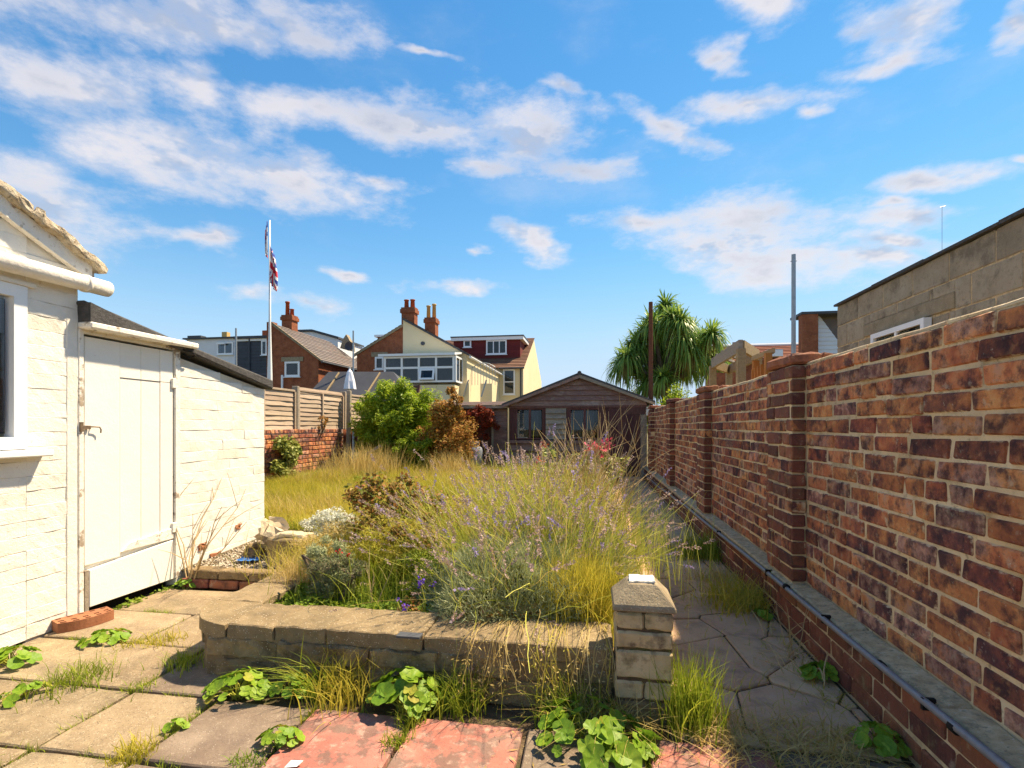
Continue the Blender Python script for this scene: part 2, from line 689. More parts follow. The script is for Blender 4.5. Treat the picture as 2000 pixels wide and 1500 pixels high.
mat('brick_dark', [(0.0, (0.090, 0.038, 0.032)), (0.3, (0.153, 0.055, 0.041)), (0.65, (0.252, 0.086, 0.050)), (1.0, (0.342, 0.135, 0.068))],
    scale=8, rmix=0.6, island=True, val=0.2, bump=0.5, bscale=90, bdist=0.006,
    stains=[((0.46, 0.36, 0.25), 20, 0.58, 0.70, 0.5), ((0.05, 0.032, 0.030), 12, 0.52, 0.68, 0.65), ((0.17, 0.14, 0.05), 5, 0.56, 0.72, 0.45), ((0.40, 0.20, 0.11), 30, 0.56, 0.70, 0.45)])
mat('mortar', [(0.0, (0.614, 0.437, 0.236)), (0.5, (0.779, 0.578, 0.342)), (1.0, (0.820, 0.684, 0.460))], scale=4, bump=0.6, bscale=60, bdist=0.008,
    stains=[((0.44, 0.36, 0.27), 1.3, 0.42, 0.62, 0.65), ((0.26, 0.18, 0.09), 9, 0.50, 0.68, 0.6), ((0.15, 0.10, 0.06), 34, 0.56, 0.68, 0.6), ((0.20, 0.17, 0.05), 5, 0.60, 0.75, 0.5)])
mat('ledge', [(0.0, (0.399, 0.273, 0.148)), (0.5, (0.563, 0.404, 0.229)), (1.0, (0.704, 0.535, 0.328))], scale=22, bump=0.7, bscale=90, bdist=0.006,
    stains=[((0.22, 0.17, 0.11), 26, 0.52, 0.64, 0.6), ((0.10, 0.085, 0.06), 70, 0.58, 0.66, 0.6), ((0.70, 0.64, 0.52), 60, 0.60, 0.7, 0.6)])
mat('white_brick', [(0.0, (0.72, 0.68, 0.60)), (0.5, (0.81, 0.775, 0.70)), (1.0, (0.85, 0.82, 0.75))], scale=5, rmix=0.25, bump=0.6, bscale=75, bdist=0.006, rough=0.85,
    stains=[((0.56, 0.47, 0.34), 2.6, 0.52, 0.74, 0.5), ((0.46, 0.37, 0.27), 34, 0.62, 0.70, 0.5)])
mat('white_mortar', [(0.0, (0.62, 0.54, 0.42)), (1.0, (0.78, 0.71, 0.59))], scale=9, bump=0.4, bscale=120)
mat('paint_white', [(0.0, (0.80, 0.77, 0.69)), (1.0, (0.86, 0.83, 0.76))], scale=3, bump=0.15, bscale=60, rough=0.55,
    stains=[((0.42, 0.34, 0.26), 14, 0.68, 0.74, 0.5)])
mat('paint_flaking', [(0.0, (0.80, 0.76, 0.68)), (1.0, (0.86, 0.82, 0.74))], scale=4, bump=0.5, bscale=50, rough=0.7,
    stains=[((0.30, 0.22, 0.15), 11, 0.57, 0.62, 0.85), ((0.45, 0.36, 0.25), 24, 0.60, 0.66, 0.6)])
mat('upvc', [(0.0, (0.80, 0.81, 0.81)), (1.0, (0.85, 0.86, 0.86))], scale=2, bump=0, rough=0.3, spec=0.5)
mat('verge', [(0.0, (0.30, 0.21, 0.12)), (0.5, (0.52, 0.43, 0.31)), (1.0, (0.68, 0.62, 0.50))], scale=16, bump=1.0, bscale=60, bdist=0.012, stains=[((0.10, 0.075, 0.05), 20, 0.55, 0.64, 0.85)])
mat('felt', [(0.0, (0.062, 0.060, 0.060)), (1.0, (0.115, 0.110, 0.108))], scale=40, bump=0.7, bscale=220, rough=0.95, stains=[((0.17, 0.16, 0.15), 3, 0.55, 0.75, 0.4)])
mat('rust', [(0.0, (0.09, 0.035, 0.02)), (0.5, (0.19, 0.065, 0.03)), (1.0, (0.10, 0.05, 0.04))], scale=14, bump=0.4, bscale=80, rough=0.85)
mat('iron', [(0.0, (0.10, 0.07, 0.05)), (1.0, (0.30, 0.22, 0.15))], scale=60, bump=0.3, bscale=150, metallic=0.5, rough=0.6)
mat('dark_gap', [(0.0, (0.012, 0.010, 0.009)), (1.0, (0.02, 0.017, 0.014))], scale=3, bump=0)
mat('interior', [(0.0, (0.030, 0.024, 0.020)), (1.0, (0.06, 0.05, 0.04))], scale=2, bump=0)
mat('curtain', [(0.0, (0.34, 0.34, 0.30)), (1.0, (0.52, 0.52, 0.47))], scale=3, stretch=(22, 22, 0.3), bump=0.6, bscale=3, bdist=0.05)
mat('slab', [(0.0, (0.207, 0.145, 0.086)), (0.5, (0.290, 0.216, 0.132)), (1.0, (0.352, 0.273, 0.176))], scale=5, rmix=0.25, val=0.10, bump=0.65, bscale=75, bdist=0.006,
    stains=[((0.15, 0.115, 0.075), 4.2, 0.46, 0.66, 0.7), ((0.46, 0.36, 0.22), 22, 0.56, 0.7, 0.45), ((0.10, 0.095, 0.03), 2.2, 0.60, 0.75, 0.45)], specks=[((0.52, 0.45, 0.33), 150, 0.36, 0.6), ((0.08, 0.06, 0.04), 130, 0.36, 0.7)])
mat('slab_grey', [(0.0, (0.135, 0.095, 0.07)), (0.5, (0.20, 0.15, 0.11)), (1.0, (0.27, 0.21, 0.155))], scale=5, rmix=0.2, val=0.08, bump=0.6, bscale=80, bdist=0.006,
    stains=[((0.085, 0.06, 0.05), 6, 0.48, 0.68, 0.6), ((0.34, 0.27, 0.20), 24, 0.57, 0.7, 0.5)], specks=[((0.46, 0.40, 0.32), 110, 0.27, 0.5), ((0.07, 0.05, 0.04), 150, 0.30, 0.6)])
mat('slab_pink', [(0.0, (0.33, 0.105, 0.080)), (0.5, (0.41, 0.15, 0.115)), (1.0, (0.46, 0.215, 0.17))], scale=4, rmix=0.1, val=0.06, bump=0.5, bscale=60, bdist=0.006,
    stains=[((0.17, 0.105, 0.085), 11, 0.50, 0.57, 0.85), ((0.23, 0.15, 0.12), 4.5, 0.48, 0.62, 0.75), ((0.47, 0.31, 0.25), 26, 0.54, 0.66, 0.6)], specks=[((0.10, 0.06, 0.05), 140, 0.30, 0.6)])
mat('paving', [(0.0, (0.492, 0.287, 0.173)), (0.5, (0.622, 0.386, 0.240)), (1.0, (0.713, 0.475, 0.298))], scale=5, rmix=0.45, val=0.16, bump=0.55, bscale=80, bdist=0.006,
    stains=[((0.26, 0.17, 0.13), 9, 0.50, 0.68, 0.55), ((0.26, 0.21, 0.08), 3, 0.60, 0.75, 0.4), ((0.60, 0.48, 0.34), 30, 0.58, 0.7, 0.4)])
mat('joint_soil', [(0.0, (0.075, 0.052, 0.032)), (0.5, (0.135, 0.092, 0.055)), (1.0, (0.20, 0.145, 0.08))], scale=14, bump=1.0, bscale=90,
    stains=[((0.06, 0.075, 0.02), 5, 0.5, 0.62, 0.7)])
mat('soil', [(0.0, (0.05, 0.036, 0.022)), (1.0, (0.12, 0.085, 0.05))], scale=12, bump=1.0, bscale=60, bdist=0.02)
mat('lawn_soil', [(0.0, (0.07, 0.06, 0.02)), (1.0, (0.16, 0.13, 0.045))], scale=8, bump=1.0, bscale=60, bdist=0.02)
mat('block', [(0.0, (0.170, 0.114, 0.058)), (0.5, (0.270, 0.190, 0.098)), (1.0, (0.380, 0.275, 0.145))], scale=9, rmix=0.15, val=0.1, bump=1.0, bscale=55, bdist=0.012,
    stains=[((0.065, 0.05, 0.035), 7, 0.5, 0.66, 0.75), ((0.10, 0.10, 0.03), 4, 0.60, 0.75, 0.5)], specks=[((0.50, 0.44, 0.33), 80, 0.26, 0.75)])
mat('coping', [(0.0, (0.175, 0.125, 0.067)), (0.5, (0.258, 0.189, 0.104)), (1.0, (0.331, 0.249, 0.141))], scale=8, rmix=0.2, val=0.08, bump=0.8, bscale=90, bdist=0.006,
    stains=[((0.10, 0.08, 0.05), 6, 0.52, 0.7, 0.6)], specks=[((0.55, 0.48, 0.36), 110, 0.30, 0.8), ((0.09, 0.07, 0.05), 130, 0.28, 0.7)])
mat('pier_stone', [(0.0, (0.397, 0.299, 0.169)), (0.5, (0.530, 0.413, 0.240)), (1.0, (0.618, 0.495, 0.311))], scale=8, rmix=0.15, bump=0.6, bscale=90, bdist=0.006,
    stains=[((0.10, 0.065, 0.05), 11, 0.54, 0.66, 0.8), ((0.26, 0.20, 0.06), 5, 0.50, 0.68, 0.65), ((0.20, 0.15, 0.09), 30, 0.54, 0.68, 0.6)])
mat('chalk_white', [(0.0, (0.70, 0.66, 0.56)), (1.0, (0.82, 0.79, 0.70))], scale=12, bump=0.4, bscale=70)
mat('cap_stone', [(0.0, (0.23, 0.18, 0.115)), (1.0, (0.36, 0.29, 0.19))], scale=10, bump=0.7, bscale=90, bdist=0.006,
    stains=[((0.10, 0.08, 0.05), 8, 0.55, 0.7, 0.6)], specks=[((0.5, 0.44, 0.33), 120, 0.3, 0.7)])
mat('conc_block', [(0.0, (0.253, 0.208, 0.144)), (0.5, (0.345, 0.285, 0.200)), (1.0, (0.414, 0.351, 0.263))], scale=6, rmix=0.3, val=0.12, bump=0.8, bscale=90, bdist=0.006,
    stains=[((0.07, 0.058, 0.052), 4.0, 0.53, 0.68, 0.8), ((0.40, 0.31, 0.15), 4, 0.6, 0.8, 0.4), ((0.17, 0.135, 0.095), 30, 0.52, 0.66, 0.5)], specks=[((0.42, 0.38, 0.30), 90, 0.26, 0.6)])
mat('old_timber', [(0.0, (0.137, 0.081, 0.072)), (0.5, (0.227, 0.137, 0.117)), (1.0, (0.351, 0.234, 0.202))], scale=6, stretch=(1.2, 9, 9), rmix=0.3, val=0.2, bump=0.5, bscale=40, bdist=0.006,
    stains=[((0.38, 0.31, 0.27), 4, 0.53, 0.70, 0.6)])
mat('old_timber_v', [(0.0, (0.065, 0.030, 0.030)), (0.5, (0.115, 0.050, 0.046)), (1.0, (0.18, 0.092, 0.080))], scale=6, stretch=(9, 9, 1.0), rmix=0.3, val=0.2, bump=0.5, bscale=40, bdist=0.006,
    stains=[((0.17, 0.12, 0.10), 5, 0.58, 0.72, 0.5)])
mat('grey_timber', [(0.0, (0.20, 0.165, 0.13)), (0.5, (0.31, 0.26, 0.205)), (1.0, (0.42, 0.36, 0.29))], scale=6, stretch=(2, 8, 8), rmix=0.3, val=0.12, bump=0.5, bscale=40, bdist=0.006,
    stains=[((0.13, 0.11, 0.09), 4, 0.55, 0.75, 0.5)])
mat('fence_timber', [(0.0, (0.304, 0.221, 0.159)), (0.5, (0.405, 0.305, 0.223)), (1.0, (0.478, 0.385, 0.297))], scale=5, stretch=(8, 0.8, 8), rmix=0.4, val=0.14, bump=0.5, bscale=30, bdist=0.006,
    stains=[((0.19, 0.13, 0.08), 3, 0.58, 0.75, 0.5)])
mat('new_timber', [(0.0, (0.26, 0.18, 0.095)), (1.0, (0.40, 0.29, 0.16))], scale=5, stretch=(6, 1, 6), bump=0.2, bscale=30, stains=[((0.30, 0.22, 0.15), 4, 0.55, 0.75, 0.5)])
mat('orange_timber', [(0.0, (0.34, 0.13, 0.03)), (1.0, (0.46, 0.20, 0.06))], scale=5, bump=0.2, bscale=30)
mat('terracotta', [(0.0, (0.27, 0.10, 0.05)), (1.0, (0.38, 0.16, 0.08))], scale=12, bump=0.3, bscale=90, stains=[((0.20, 0.10, 0.06), 9, 0.55, 0.7, 0.5)])
mat('pipe_grey', [(0.0, (0.16, 0.155, 0.165)), (1.0, (0.24, 0.23, 0.235))], scale=30, bump=0.1, bscale=120, rough=0.38, spec=0.5)
mat('galvanised', [(0.0, (0.27, 0.31, 0.34)), (1.0, (0.38, 0.42, 0.45))], scale=14, bump=0.1, bscale=60, rough=0.5, metallic=0.4)
mat('pole_white', [(0.0, (0.78, 0.78, 0.76)), (1.0, (0.84, 0.84, 0.82))], scale=4, bump=0, rough=0.4)
mat('house_brick', [(0.0, (0.20, 0.062, 0.030)), (0.5, (0.29, 0.092, 0.042)), (1.0, (0.36, 0.13, 0.06))], scale=3.5, detail=9, bump=0.5, bscale=16, bdist=0.02,
    stains=[((0.13, 0.05, 0.035), 9, 0.52, 0.68, 0.6), ((0.38, 0.20, 0.12), 14, 0.58, 0.72, 0.5)])
mat('cream_render', [(0.0, (0.70, 0.58, 0.36)), (1.0, (0.76, 0.65, 0.43))], scale=0.7, bump=0.15, bscale=20, stains=[((0.55, 0.46, 0.30), 0.8, 0.6, 0.8, 0.35)])
mat('tile_brown', [(0.0, (0.115, 0.06, 0.042)), (0.5, (0.17, 0.085, 0.055)), (1.0, (0.23, 0.13, 0.09))], scale=3, bump=0.3, bscale=14, rmix=0.3, val=0.15, bdist=0.02)
mat('tile_red', [(0.0, (0.20, 0.06, 0.035)), (1.0, (0.30, 0.10, 0.055))], scale=3, bump=0.3, bscale=14, rmix=0.3, val=0.15)
mat('slate', [(0.0, (0.10, 0.085, 0.08)), (0.5, (0.155, 0.125, 0.11)), (1.0, (0.23, 0.19, 0.165))], scale=2.2, rough=0.6, bump=0.3, bscale=12, rmix=0.35, val=0.15, stains=[((0.24, 0.12, 0.08), 1.2, 0.54, 0.7, 0.5)])
mat('slate_grey', [(0.0, (0.055, 0.062, 0.075)), (1.0, (0.085, 0.095, 0.11))], scale=3, bump=0.2, bscale=10, rmix=0.3, val=0.12)
mat('tile_maroon', [(0.0, (0.125, 0.020, 0.020)), (1.0, (0.18, 0.032, 0.028))], scale=3, bump=0.3, bscale=12, rmix=0.3, val=0.15)
mat('lead', [(0.0, (0.05, 0.055, 0.065)), (1.0, (0.09, 0.095, 0.105))], scale=3, bump=0.1, rough=0.6)
mat('pavilion_roof', [(0.0, (0.045, 0.050, 0.062)), (1.0, (0.07, 0.075, 0.09))], scale=2, bump=0.2, bscale=20, rough=0.7)
mat('pot_yellow', [(0.0, (0.52, 0.33, 0.12)), (1.0, (0.62, 0.43, 0.18))], scale=4, bump=0.2)
mat('pot_red', [(0.0, (0.36, 0.075, 0.035)), (1.0, (0.48, 0.12, 0.05))], scale=4, bump=0.2)
mat('white_clad', [(0.0, (0.66, 0.69, 0.72)), (1.0, (0.74, 0.77, 0.79))], scale=2, bump=0)
mat('brown_felt', [(0.0, (0.085, 0.055, 0.046)), (1.0, (0.15, 0.10, 0.085))], scale=5, bump=0.4, bscale=50)
mat('glazed_churn', [(0.0, (0.16, 0.18, 0.21)), (1.0, (0.26, 0.28, 0.31))], scale=6, bump=0.2, bscale=40)
mat('cloth_white', [(0.0, (0.74, 0.74, 0.80)), (1.0, (0.80, 0.80, 0.85))], scale=4, bump=0.2)
mat('pebble', [(0.0, (0.14, 0.105, 0.075)), (0.4, (0.34, 0.27, 0.19)), (0.75, (0.48, 0.42, 0.33)), (1.0, (0.62, 0.57, 0.48))], scale=20, rmix=0.8, island=True, bump=0.2)
mat('stone_pale', [(0.0, (0.48, 0.37, 0.24)), (1.0, (0.60, 0.50, 0.35))], scale=8, bump=0.6, bscale=60)
mat('plastic_blue', [(0.0, (0.02, 0.13, 0.40)), (1.0, (0.05, 0.20, 0.50))], scale=9, bump=0.3, rough=0.4)
mat('paper', [(0.0, (0.80, 0.80, 0.78)), (1.0, (0.86, 0.86, 0.84))], scale=4, bump=0)
mat('twig', [(0.0, (0.36, 0.25, 0.12)), (1.0, (0.56, 0.42, 0.23))], scale=20, bump=0.2, rmix=0.3)
mat('bark', [(0.0, (0.07, 0.05, 0.035)), (1.0, (0.17, 0.125, 0.085))], scale=10, bump=0.8, bscale=30, stretch=(3, 3, 0.6))
GLASS = glass('window_glass')
foliage('f_grass', [(0.230, 0.253, 0.029), (0.414, 0.380, 0.046), (0.575, 0.483, 0.075), (0.690, 0.540, 0.127)], rough=0.55, trans=0.42, scale=0.9, rmix=0.55)
foliage('f_grass_green', [(0.125, 0.188, 0.020), (0.263, 0.338, 0.035), (0.425, 0.450, 0.056)], rough=0.55, trans=0.42)
foliage('f_straw', [(0.42, 0.29, 0.08), (0.58, 0.43, 0.15), (0.68, 0.54, 0.25)], rough=0.6, trans=0.35)
foliage('f_lav_stem', [(0.30, 0.36, 0.05), (0.50, 0.53, 0.085), (0.68, 0.64, 0.16)], rough=0.6, trans=0.3)
foliage('f_lav_leaf', [(0.24, 0.28, 0.15), (0.37, 0.41, 0.22), (0.52, 0.55, 0.31)], rough=0.7, trans=0.25)
foliage('f_lav_flower', [(0.34, 0.22, 0.16), (0.46, 0.32, 0.27), (0.48, 0.37, 0.37), (0.58, 0.44, 0.27)], rough=0.8, trans=0.25)
foliage('f_lav_fresh', [(0.32, 0.24, 0.46), (0.46, 0.38, 0.60)], rough=0.8, trans=0.3)
foliage('f_bush', [(0.09, 0.16, 0.014), (0.22, 0.33, 0.024), (0.38, 0.49, 0.042), (0.52, 0.58, 0.075)], rough=0.5, trans=0.45)
foliage('f_rust', [(0.192, 0.090, 0.026), (0.360, 0.156, 0.036), (0.504, 0.240, 0.060), (0.312, 0.264, 0.048), (0.528, 0.144, 0.042)], rough=0.7, trans=0.3)
foliage('f_red_vine', [(0.16, 0.02, 0.015), (0.30, 0.045, 0.02), (0.22, 0.09, 0.03)], rough=0.7, trans=0.35)
foliage('f_rose', [(0.084, 0.120, 0.022), (0.168, 0.204, 0.036), (0.312, 0.180, 0.048), (0.384, 0.156, 0.048), (0.312, 0.312, 0.060)], rough=0.5, trans=0.35)
foliage('f_leaf_old', [(0.26, 0.33, 0.035), (0.38, 0.38, 0.05), (0.32, 0.24, 0.05)], rough=0.6, trans=0.3, scale=5, rmix=0.5)
foliage('f_heather', [(0.13, 0.10, 0.075), (0.20, 0.165, 0.10), (0.17, 0.21, 0.09), (0.25, 0.29, 0.13)], rough=0.8, trans=0.2, scale=4, rmix=0.5)
foliage('f_herb', [(0.10, 0.19, 0.018), (0.20, 0.30, 0.03), (0.32, 0.38, 0.05)], rough=0.55, trans=0.35)
foliage('f_mallow', [(0.11, 0.24, 0.025), (0.19, 0.33, 0.03), (0.32, 0.43, 0.045)], rough=0.5, trans=0.3, scale=5, rmix=0.5)
foliage('f_alyssum', [(0.40, 0.42, 0.30), (0.62, 0.63, 0.52), (0.72, 0.72, 0.66)], rough=0.7, trans=0.3)
foliage('f_cordyline', [(0.066, 0.150, 0.030), (0.144, 0.264, 0.048), (0.264, 0.396, 0.072), (0.432, 0.504, 0.120)], rough=0.4, trans=0.35)
foliage('f_cord_dead', [(0.22, 0.18, 0.06), (0.36, 0.30, 0.10)], rough=0.7, trans=0.3)
foliage('f_ivy', [(0.144, 0.192, 0.036), (0.300, 0.336, 0.072), (0.504, 0.480, 0.168)], rough=0.5, trans=0.3)
foliage('f_red', [(0.42, 0.012, 0.012), (0.60, 0.03, 0.03)], rough=0.6, trans=0.3)
foliage('f_pink', [(0.62, 0.02, 0.12), (0.75, 0.10, 0.22), (0.60, 0.02, 0.03)], rough=0.6, trans=0.3)
foliage('f_purple', [(0.10, 0.03, 0.42), (0.20, 0.08, 0.60)], rough=0.6, trans=0.3)

# ---------------------------------------------------------------- the ground
WALL_U, FOOT_U, LEFT_U = 1.111, 1.030, -2.881
struct(MB().add([(-400, -150, -0.055), (400, -150, -0.055), (400, 700, -0.055), (-400, 700, -0.055)], [(0, 1, 2, 3)]).build('ground', MATS['lawn_soil'], centre=False))
patio = struct(MB().add([(-6, -1.5, -0.022), (1.2, -1.5, -0.022), (1.2, 3.3, -0.022), (-6, 3.3, -0.022)], [(0, 1, 2, 3)]).build('patio', MATS['joint_soil']))
us = [-2.87, -2.30, -1.895, -1.50, -1.075, -0.672, -0.245, 0.175, 0.597, 1.005]
vs = [0.28, 0.67, 1.07, 1.47, 1.862, 2.262, 2.665, 3.08]
k = 0
for j in range(len(vs) - 1):
    for i in range(len(us) - 1):
        if vs[j] >= 1.85 and us[i] > -1.9:
            if not (j == 4 and us[i] < -1.6 and False):
                if us[i] > -1.6 or vs[j] > 3.0:
                    continue
        if vs[j] > 2.2 and us[i] > -1.9:
            continue
        k += 1
        g = 0.006 + random.random() * 0.005
        sx, sy = us[i + 1] - us[i] - 2 * g, vs[j + 1] - vs[j] - 2 * g
        if vs[j] > 2.2 and i == 1:
            sx += 0.026
        if i == 2 and j == 4:
            sy += 0.12
        pink = (j == 3 and i in (4, 5, 7)) or (j == 2 and i in (4, 7))
        grey = (j == 3 and i in (3, 6)) or (j == 2 and i in (3, 5, 6)) or (j == 3 and i == 8) or (j == 4 and i == 2)
        me = rough_box('slab', sx, sy, 0.055, cuts=2, amp=0.003, bevel=0.005, seed=k, freq=7)
        o = link('slab', me, MATS['slab_pink' if pink else 'slab_grey' if grey else 'slab'], patio,
                 ((us[i] + us[i + 1]) / 2 + (0.013 if vs[j] > 2.2 and i == 1 else 0), (vs[j] + vs[j + 1]) / 2 + (0.06 if i == 2 and j == 4 else 0), -0.0275 + random.uniform(-0.003, 0.003)))
        o.rotation_euler = (random.uniform(-.006, .006), random.uniform(-.006, .006), random.uniform(-.008, .008))

# crazy paving of the side path
path = struct(MB().add([(0.27, 1.86, -0.009), (1.04, 1.86, -0.009), (1.04, 11.1, -0.009), (0.27, 11.1, -0.009)], [(0, 1, 2, 3)]).build('path', MATS['joint_soil']))


def clip(poly, n, c):
    out = []
    for i in range(len(poly)):
        a, b = poly[i], poly[(i + 1) % len(poly)]
        da, db = a[0] * n[0] + a[1] * n[1] - c, b[0] * n[0] + b[1] * n[1] - c
        if da <= 0:
            out.append(a)
        if (da < 0 < db) or (db < 0 < da):
            t = da / (da - db)
            out.append((a[0] + (b[0] - a[0]) * t, a[1] + (b[1] - a[1]) * t))
    return out


def crazy(x0, x1, y0, y1, cell, seed, zt, parent, m, gap=0.0045):
    rg = random.Random(seed)
    pts = []
    nx = max(1, round((x1 - x0) / cell))
    ny = round((y1 - y0) / cell)
    for i in range(-1, nx + 1):
        for j in range(-1, ny + 1):
            pts.append((x0 + (i + 0.5 + rg.uniform(-.42, .42)) * (x1 - x0) / nx, y0 + (j + 0.5 + rg.uniform(-.42, .42)) * (y1 - y0) / ny))
    for p in pts:
        poly = [(x0, y0), (x1, y0), (x1, y1), (x0, y1)]
        for q in pts:
            if q is p or abs(q[0] - p[0]) > 3 * cell or abs(q[1] - p[1]) > 3 * cell:
                continue
            n = (q[0] - p[0], q[1] - p[1])
            ln = math.hypot(*n)
            n = (n[0] / ln, n[1] / ln)
            poly = clip(poly, n, n[0] * (p[0] + q[0]) / 2 + n[1] * (p[1] + q[1]) / 2 - gap)
            if len(poly) < 3:
                break
        if len(poly) < 3:
            continue
        # chip the corners
        pp = []
        for i in range(len(poly)):
            a, b, c = poly[i - 1], poly[i], poly[(i + 1) % len(poly)]
            for e in (a, c):
                ln = math.hypot(e[0] - b[0], e[1] - b[1])
                if ln < 0.03:
                    continue
                t = min(0.006 / ln, 0.3)
                pp.append((b[0] + (e[0] - b[0]) * t, b[1] + (e[1] - b[1]) * t))
        if len(pp) < 3:
            continue
        z = zt + rg.uniform(-.004, .004)
        cx, cy = sum(q[0] for q in pp) / len(pp), sum(q[1] for q in pp) / len(pp)
        n = len(pp)
        V = [(q[0], q[1], zt - 0.045) for q in pp] + [(q[0], q[1], z - 0.004) for q in pp]
        V += [(q[0] + (cx - q[0]) * 0.05, q[1] + (cy - q[1]) * 0.05, z + rg.uniform(-.0015, .0015)) for q in pp] + [(cx, cy, z)]
        F = []
        for i in range(n):
            j = (i + 1) % n
            F += [(i, j, n + j, n + i), (n + i, n + j, 2 * n + j, 2 * n + i), (2 * n + i, 2 * n + j, 3 * n)]
        MB().add(V, F).build('paving_stone', m, parent)


crazy(0.30, 1.018, 1.875, 6.6, 0.31, 5, 0.0, path, MATS['paving'])
crazy(0.30, 1.018, 6.6, 11.05, 0.34, 9, 0.0, path, MATS['paving'])
# one big smooth slab at the near end of the path
# lawn and bed soil, raised behind the low wall
V, F, idx = [], [], {}
for i in range(0, 72):
    for j in range(0, 96):
        x, y = -6.6 + i * 0.1, 2.12 + j * 0.1
        if x > 0.12:
            continue
        idx[i, j] = len(V)
        z = 0.165 + 0.03 * noise.noise(Vector((x * .8, y * .8, 0)))
        V.append((x, y, z))


def inlawn(x, y):
    if x > 0.1:
        return False
    if y < 2.35:
        return x > -1.62 and y > 2.2
    if y < 4.2:
        return x > (-1.72 if y < 3.2 else -1.9)
    return True


for (i, j) in list(idx):
    q = [(i, j), (i + 1, j), (i + 1, j + 1), (i, j + 1)]
    if all(p in idx for p in q) and inlawn(-6.6 + i * .1 + .05, 2.12 + j * .1 + .05):
        F.append(tuple(idx[p] for p in q))
struct(MB().add(V, F).build('lawn', MATS['lawn_soil'], smooth=True))

# ---------------------------------------------------------------- the brick boundary wall on the right
BRICK_ME = {}


def brick_mesh(kind, L_, n=9, D=0.075, H=0.0615):
    key = (kind, round(L_, 3))
    if key not in BRICK_ME:
        BRICK_ME[key] = [rough_box('brick', D, L_, H, cuts=0, amp=0.0065, bevel=0.0055, seed=int(L_ * 400) + i * 1.7, freq=17) for i in range(n)]
    return BRICK_ME[key]


bw = thing('brick_wall', 'tall weathered red brick garden wall with piers, along the path on the right', 'wall', (WALL_U + .11, 5.5, 0))
TOPZ = 1.430
LEDGE = 0.268
C = (TOPZ - LEDGE) / 16
MB().box((WALL_U + 0.0065, -0.6, -0.03), (WALL_U + 0.215, 11.02, TOPZ - 0.004)).build('mortar_core', MATS['mortar'], bw)
MB().box((FOOT_U + 0.007, -0.6, -0.03), (WALL_U + 0.006, 11.02, LEDGE - 0.03)).build('footing_core', MATS['mortar'], bw)
piers = [(0.70, 1.09), (2.935, 3.33), (5.13, 5.50), (7.39, 7.76), (9.83, 10.2)]
PU = 1.04
bricks = []   # (x, y, z, length, material, kind)


def course(z, y0, y1, xface, m, seed, stag, pers=0.22, depth=0.075):
    rg = random.Random(seed)
    y = y0 - (0.225 if stag else 0.11) * rg.uniform(.35, .65)
    while y < y1:
        L_ = 0.213 if rg.random() > pers else 0.101
        a, b = max(y, y0), min(y + L_, y1)
        if b - a > 0.03:
            if abs((b - a) - L_) > 0.004:
                L2 = max(0.04, round((b - a) / 0.02) * 0.02)
            else:
                L2 = L_
            bricks.append((xface + depth / 2 + rg.uniform(-.004, .003), (a + b) / 2, z + rg.uniform(-.0025, .0025), min(L2, b - a), m, rg.random()))
        y += L_ + 0.0135


spans = []
prev = -0.6
for (a, b) in piers:
    spans.append((prev, a))
    prev = b
spans.append((prev, 11.0))
for r in range(16):
    z = LEDGE + (r + 0.5) * C
    for si, (a, b) in enumerate(spans):
        course(z, a + 0.005, b - 0.005, WALL_U, 'brick', r * 31 + si, r % 2)
for r in range(16):
    z = LEDGE + (r + 0.5) * C
    for pi, (a, b) in enumerate(piers):
        course(z, a, b, PU, 'brick_dark' if (r + pi) % 3 else 'brick', r * 77 + pi, r % 2, pers=0.5)
for r in range(3):
    course((r + 0.5) * 0.0785 + 0.005, -0.6, 11.0, FOOT_U, 'brick_dark', 900 + r, r % 2)
for (a, b) in piers:     # the piers' body and caps
    MB().box((PU + 0.008, a + 0.008, LEDGE - 0.02), (WALL_U + 0.2, b - 0.008, TOPZ - 0.004)).build('pier_core', MATS['mortar'], bw)
    # bricks across the face that looks back to the house
    for r in range(16):
        wd_ = 0.064
        me = rough_box('brick', wd_, 0.02, 0.062, amp=0.003, bevel=0.004, seed=r + a)
        link('brick', me, MATS['brick_dark'], bw, (PU + 0.003 + wd_ / 2, a + 0.007, LEDGE + (r + 0.5) * C)) if a < 8 else None
    for q in range(2):
        me = rough_box('cap_brick', 0.150, b - a + 0.006, 0.058, cuts=2, amp=0.010, bevel=0.012, seed=q + a * 3, freq=14)
        link('cap_brick', me, MATS['brick_dark'], bw, (PU + 0.07 + q * 0.155, (a + b) / 2, TOPZ + 0.034))
bricks.sort(key=lambda t: math.hypot(t[0], t[1]) + (8 if t[1] < 0.75 else 0))
nvis = 0
rest = MB()
rest_d = MB()
for n_, (x, y, z, L_, m, rr) in enumerate(bricks):
    Lq = round(L_, 3) if abs(L_ - 0.213) < .002 or abs(L_ - 0.101) < .002 else round(L_ / 0.02) * 0.02
    if n_ < 330:
        me = random.choice(brick_mesh(m + '_near', Lq, 12 if Lq > .2 else 5))
        link('brick', me, MATS['brick_near' if m == 'brick' else m], bw, (x, y, z)).scale = (1, 1, 1.14 if x < 1.08 and z < .24 else 1)
    else:
        me = random.choice(brick_mesh(m, Lq, 9 if Lq > .2 else 4))
        t = rest if m == 'brick' else rest_d
        t.add([(v.co.x + x, v.co.y + y, v.co.z * (1.14 if x < 1.08 and z < .24 else 1) + z) for v in me.vertices], [tuple(p.vertices) for p in me.polygons])
stuff(rest.build('far_brick', MATS['brick'], bw))
stuff(rest_d.build('far_brick', MATS['brick_dark'], bw))
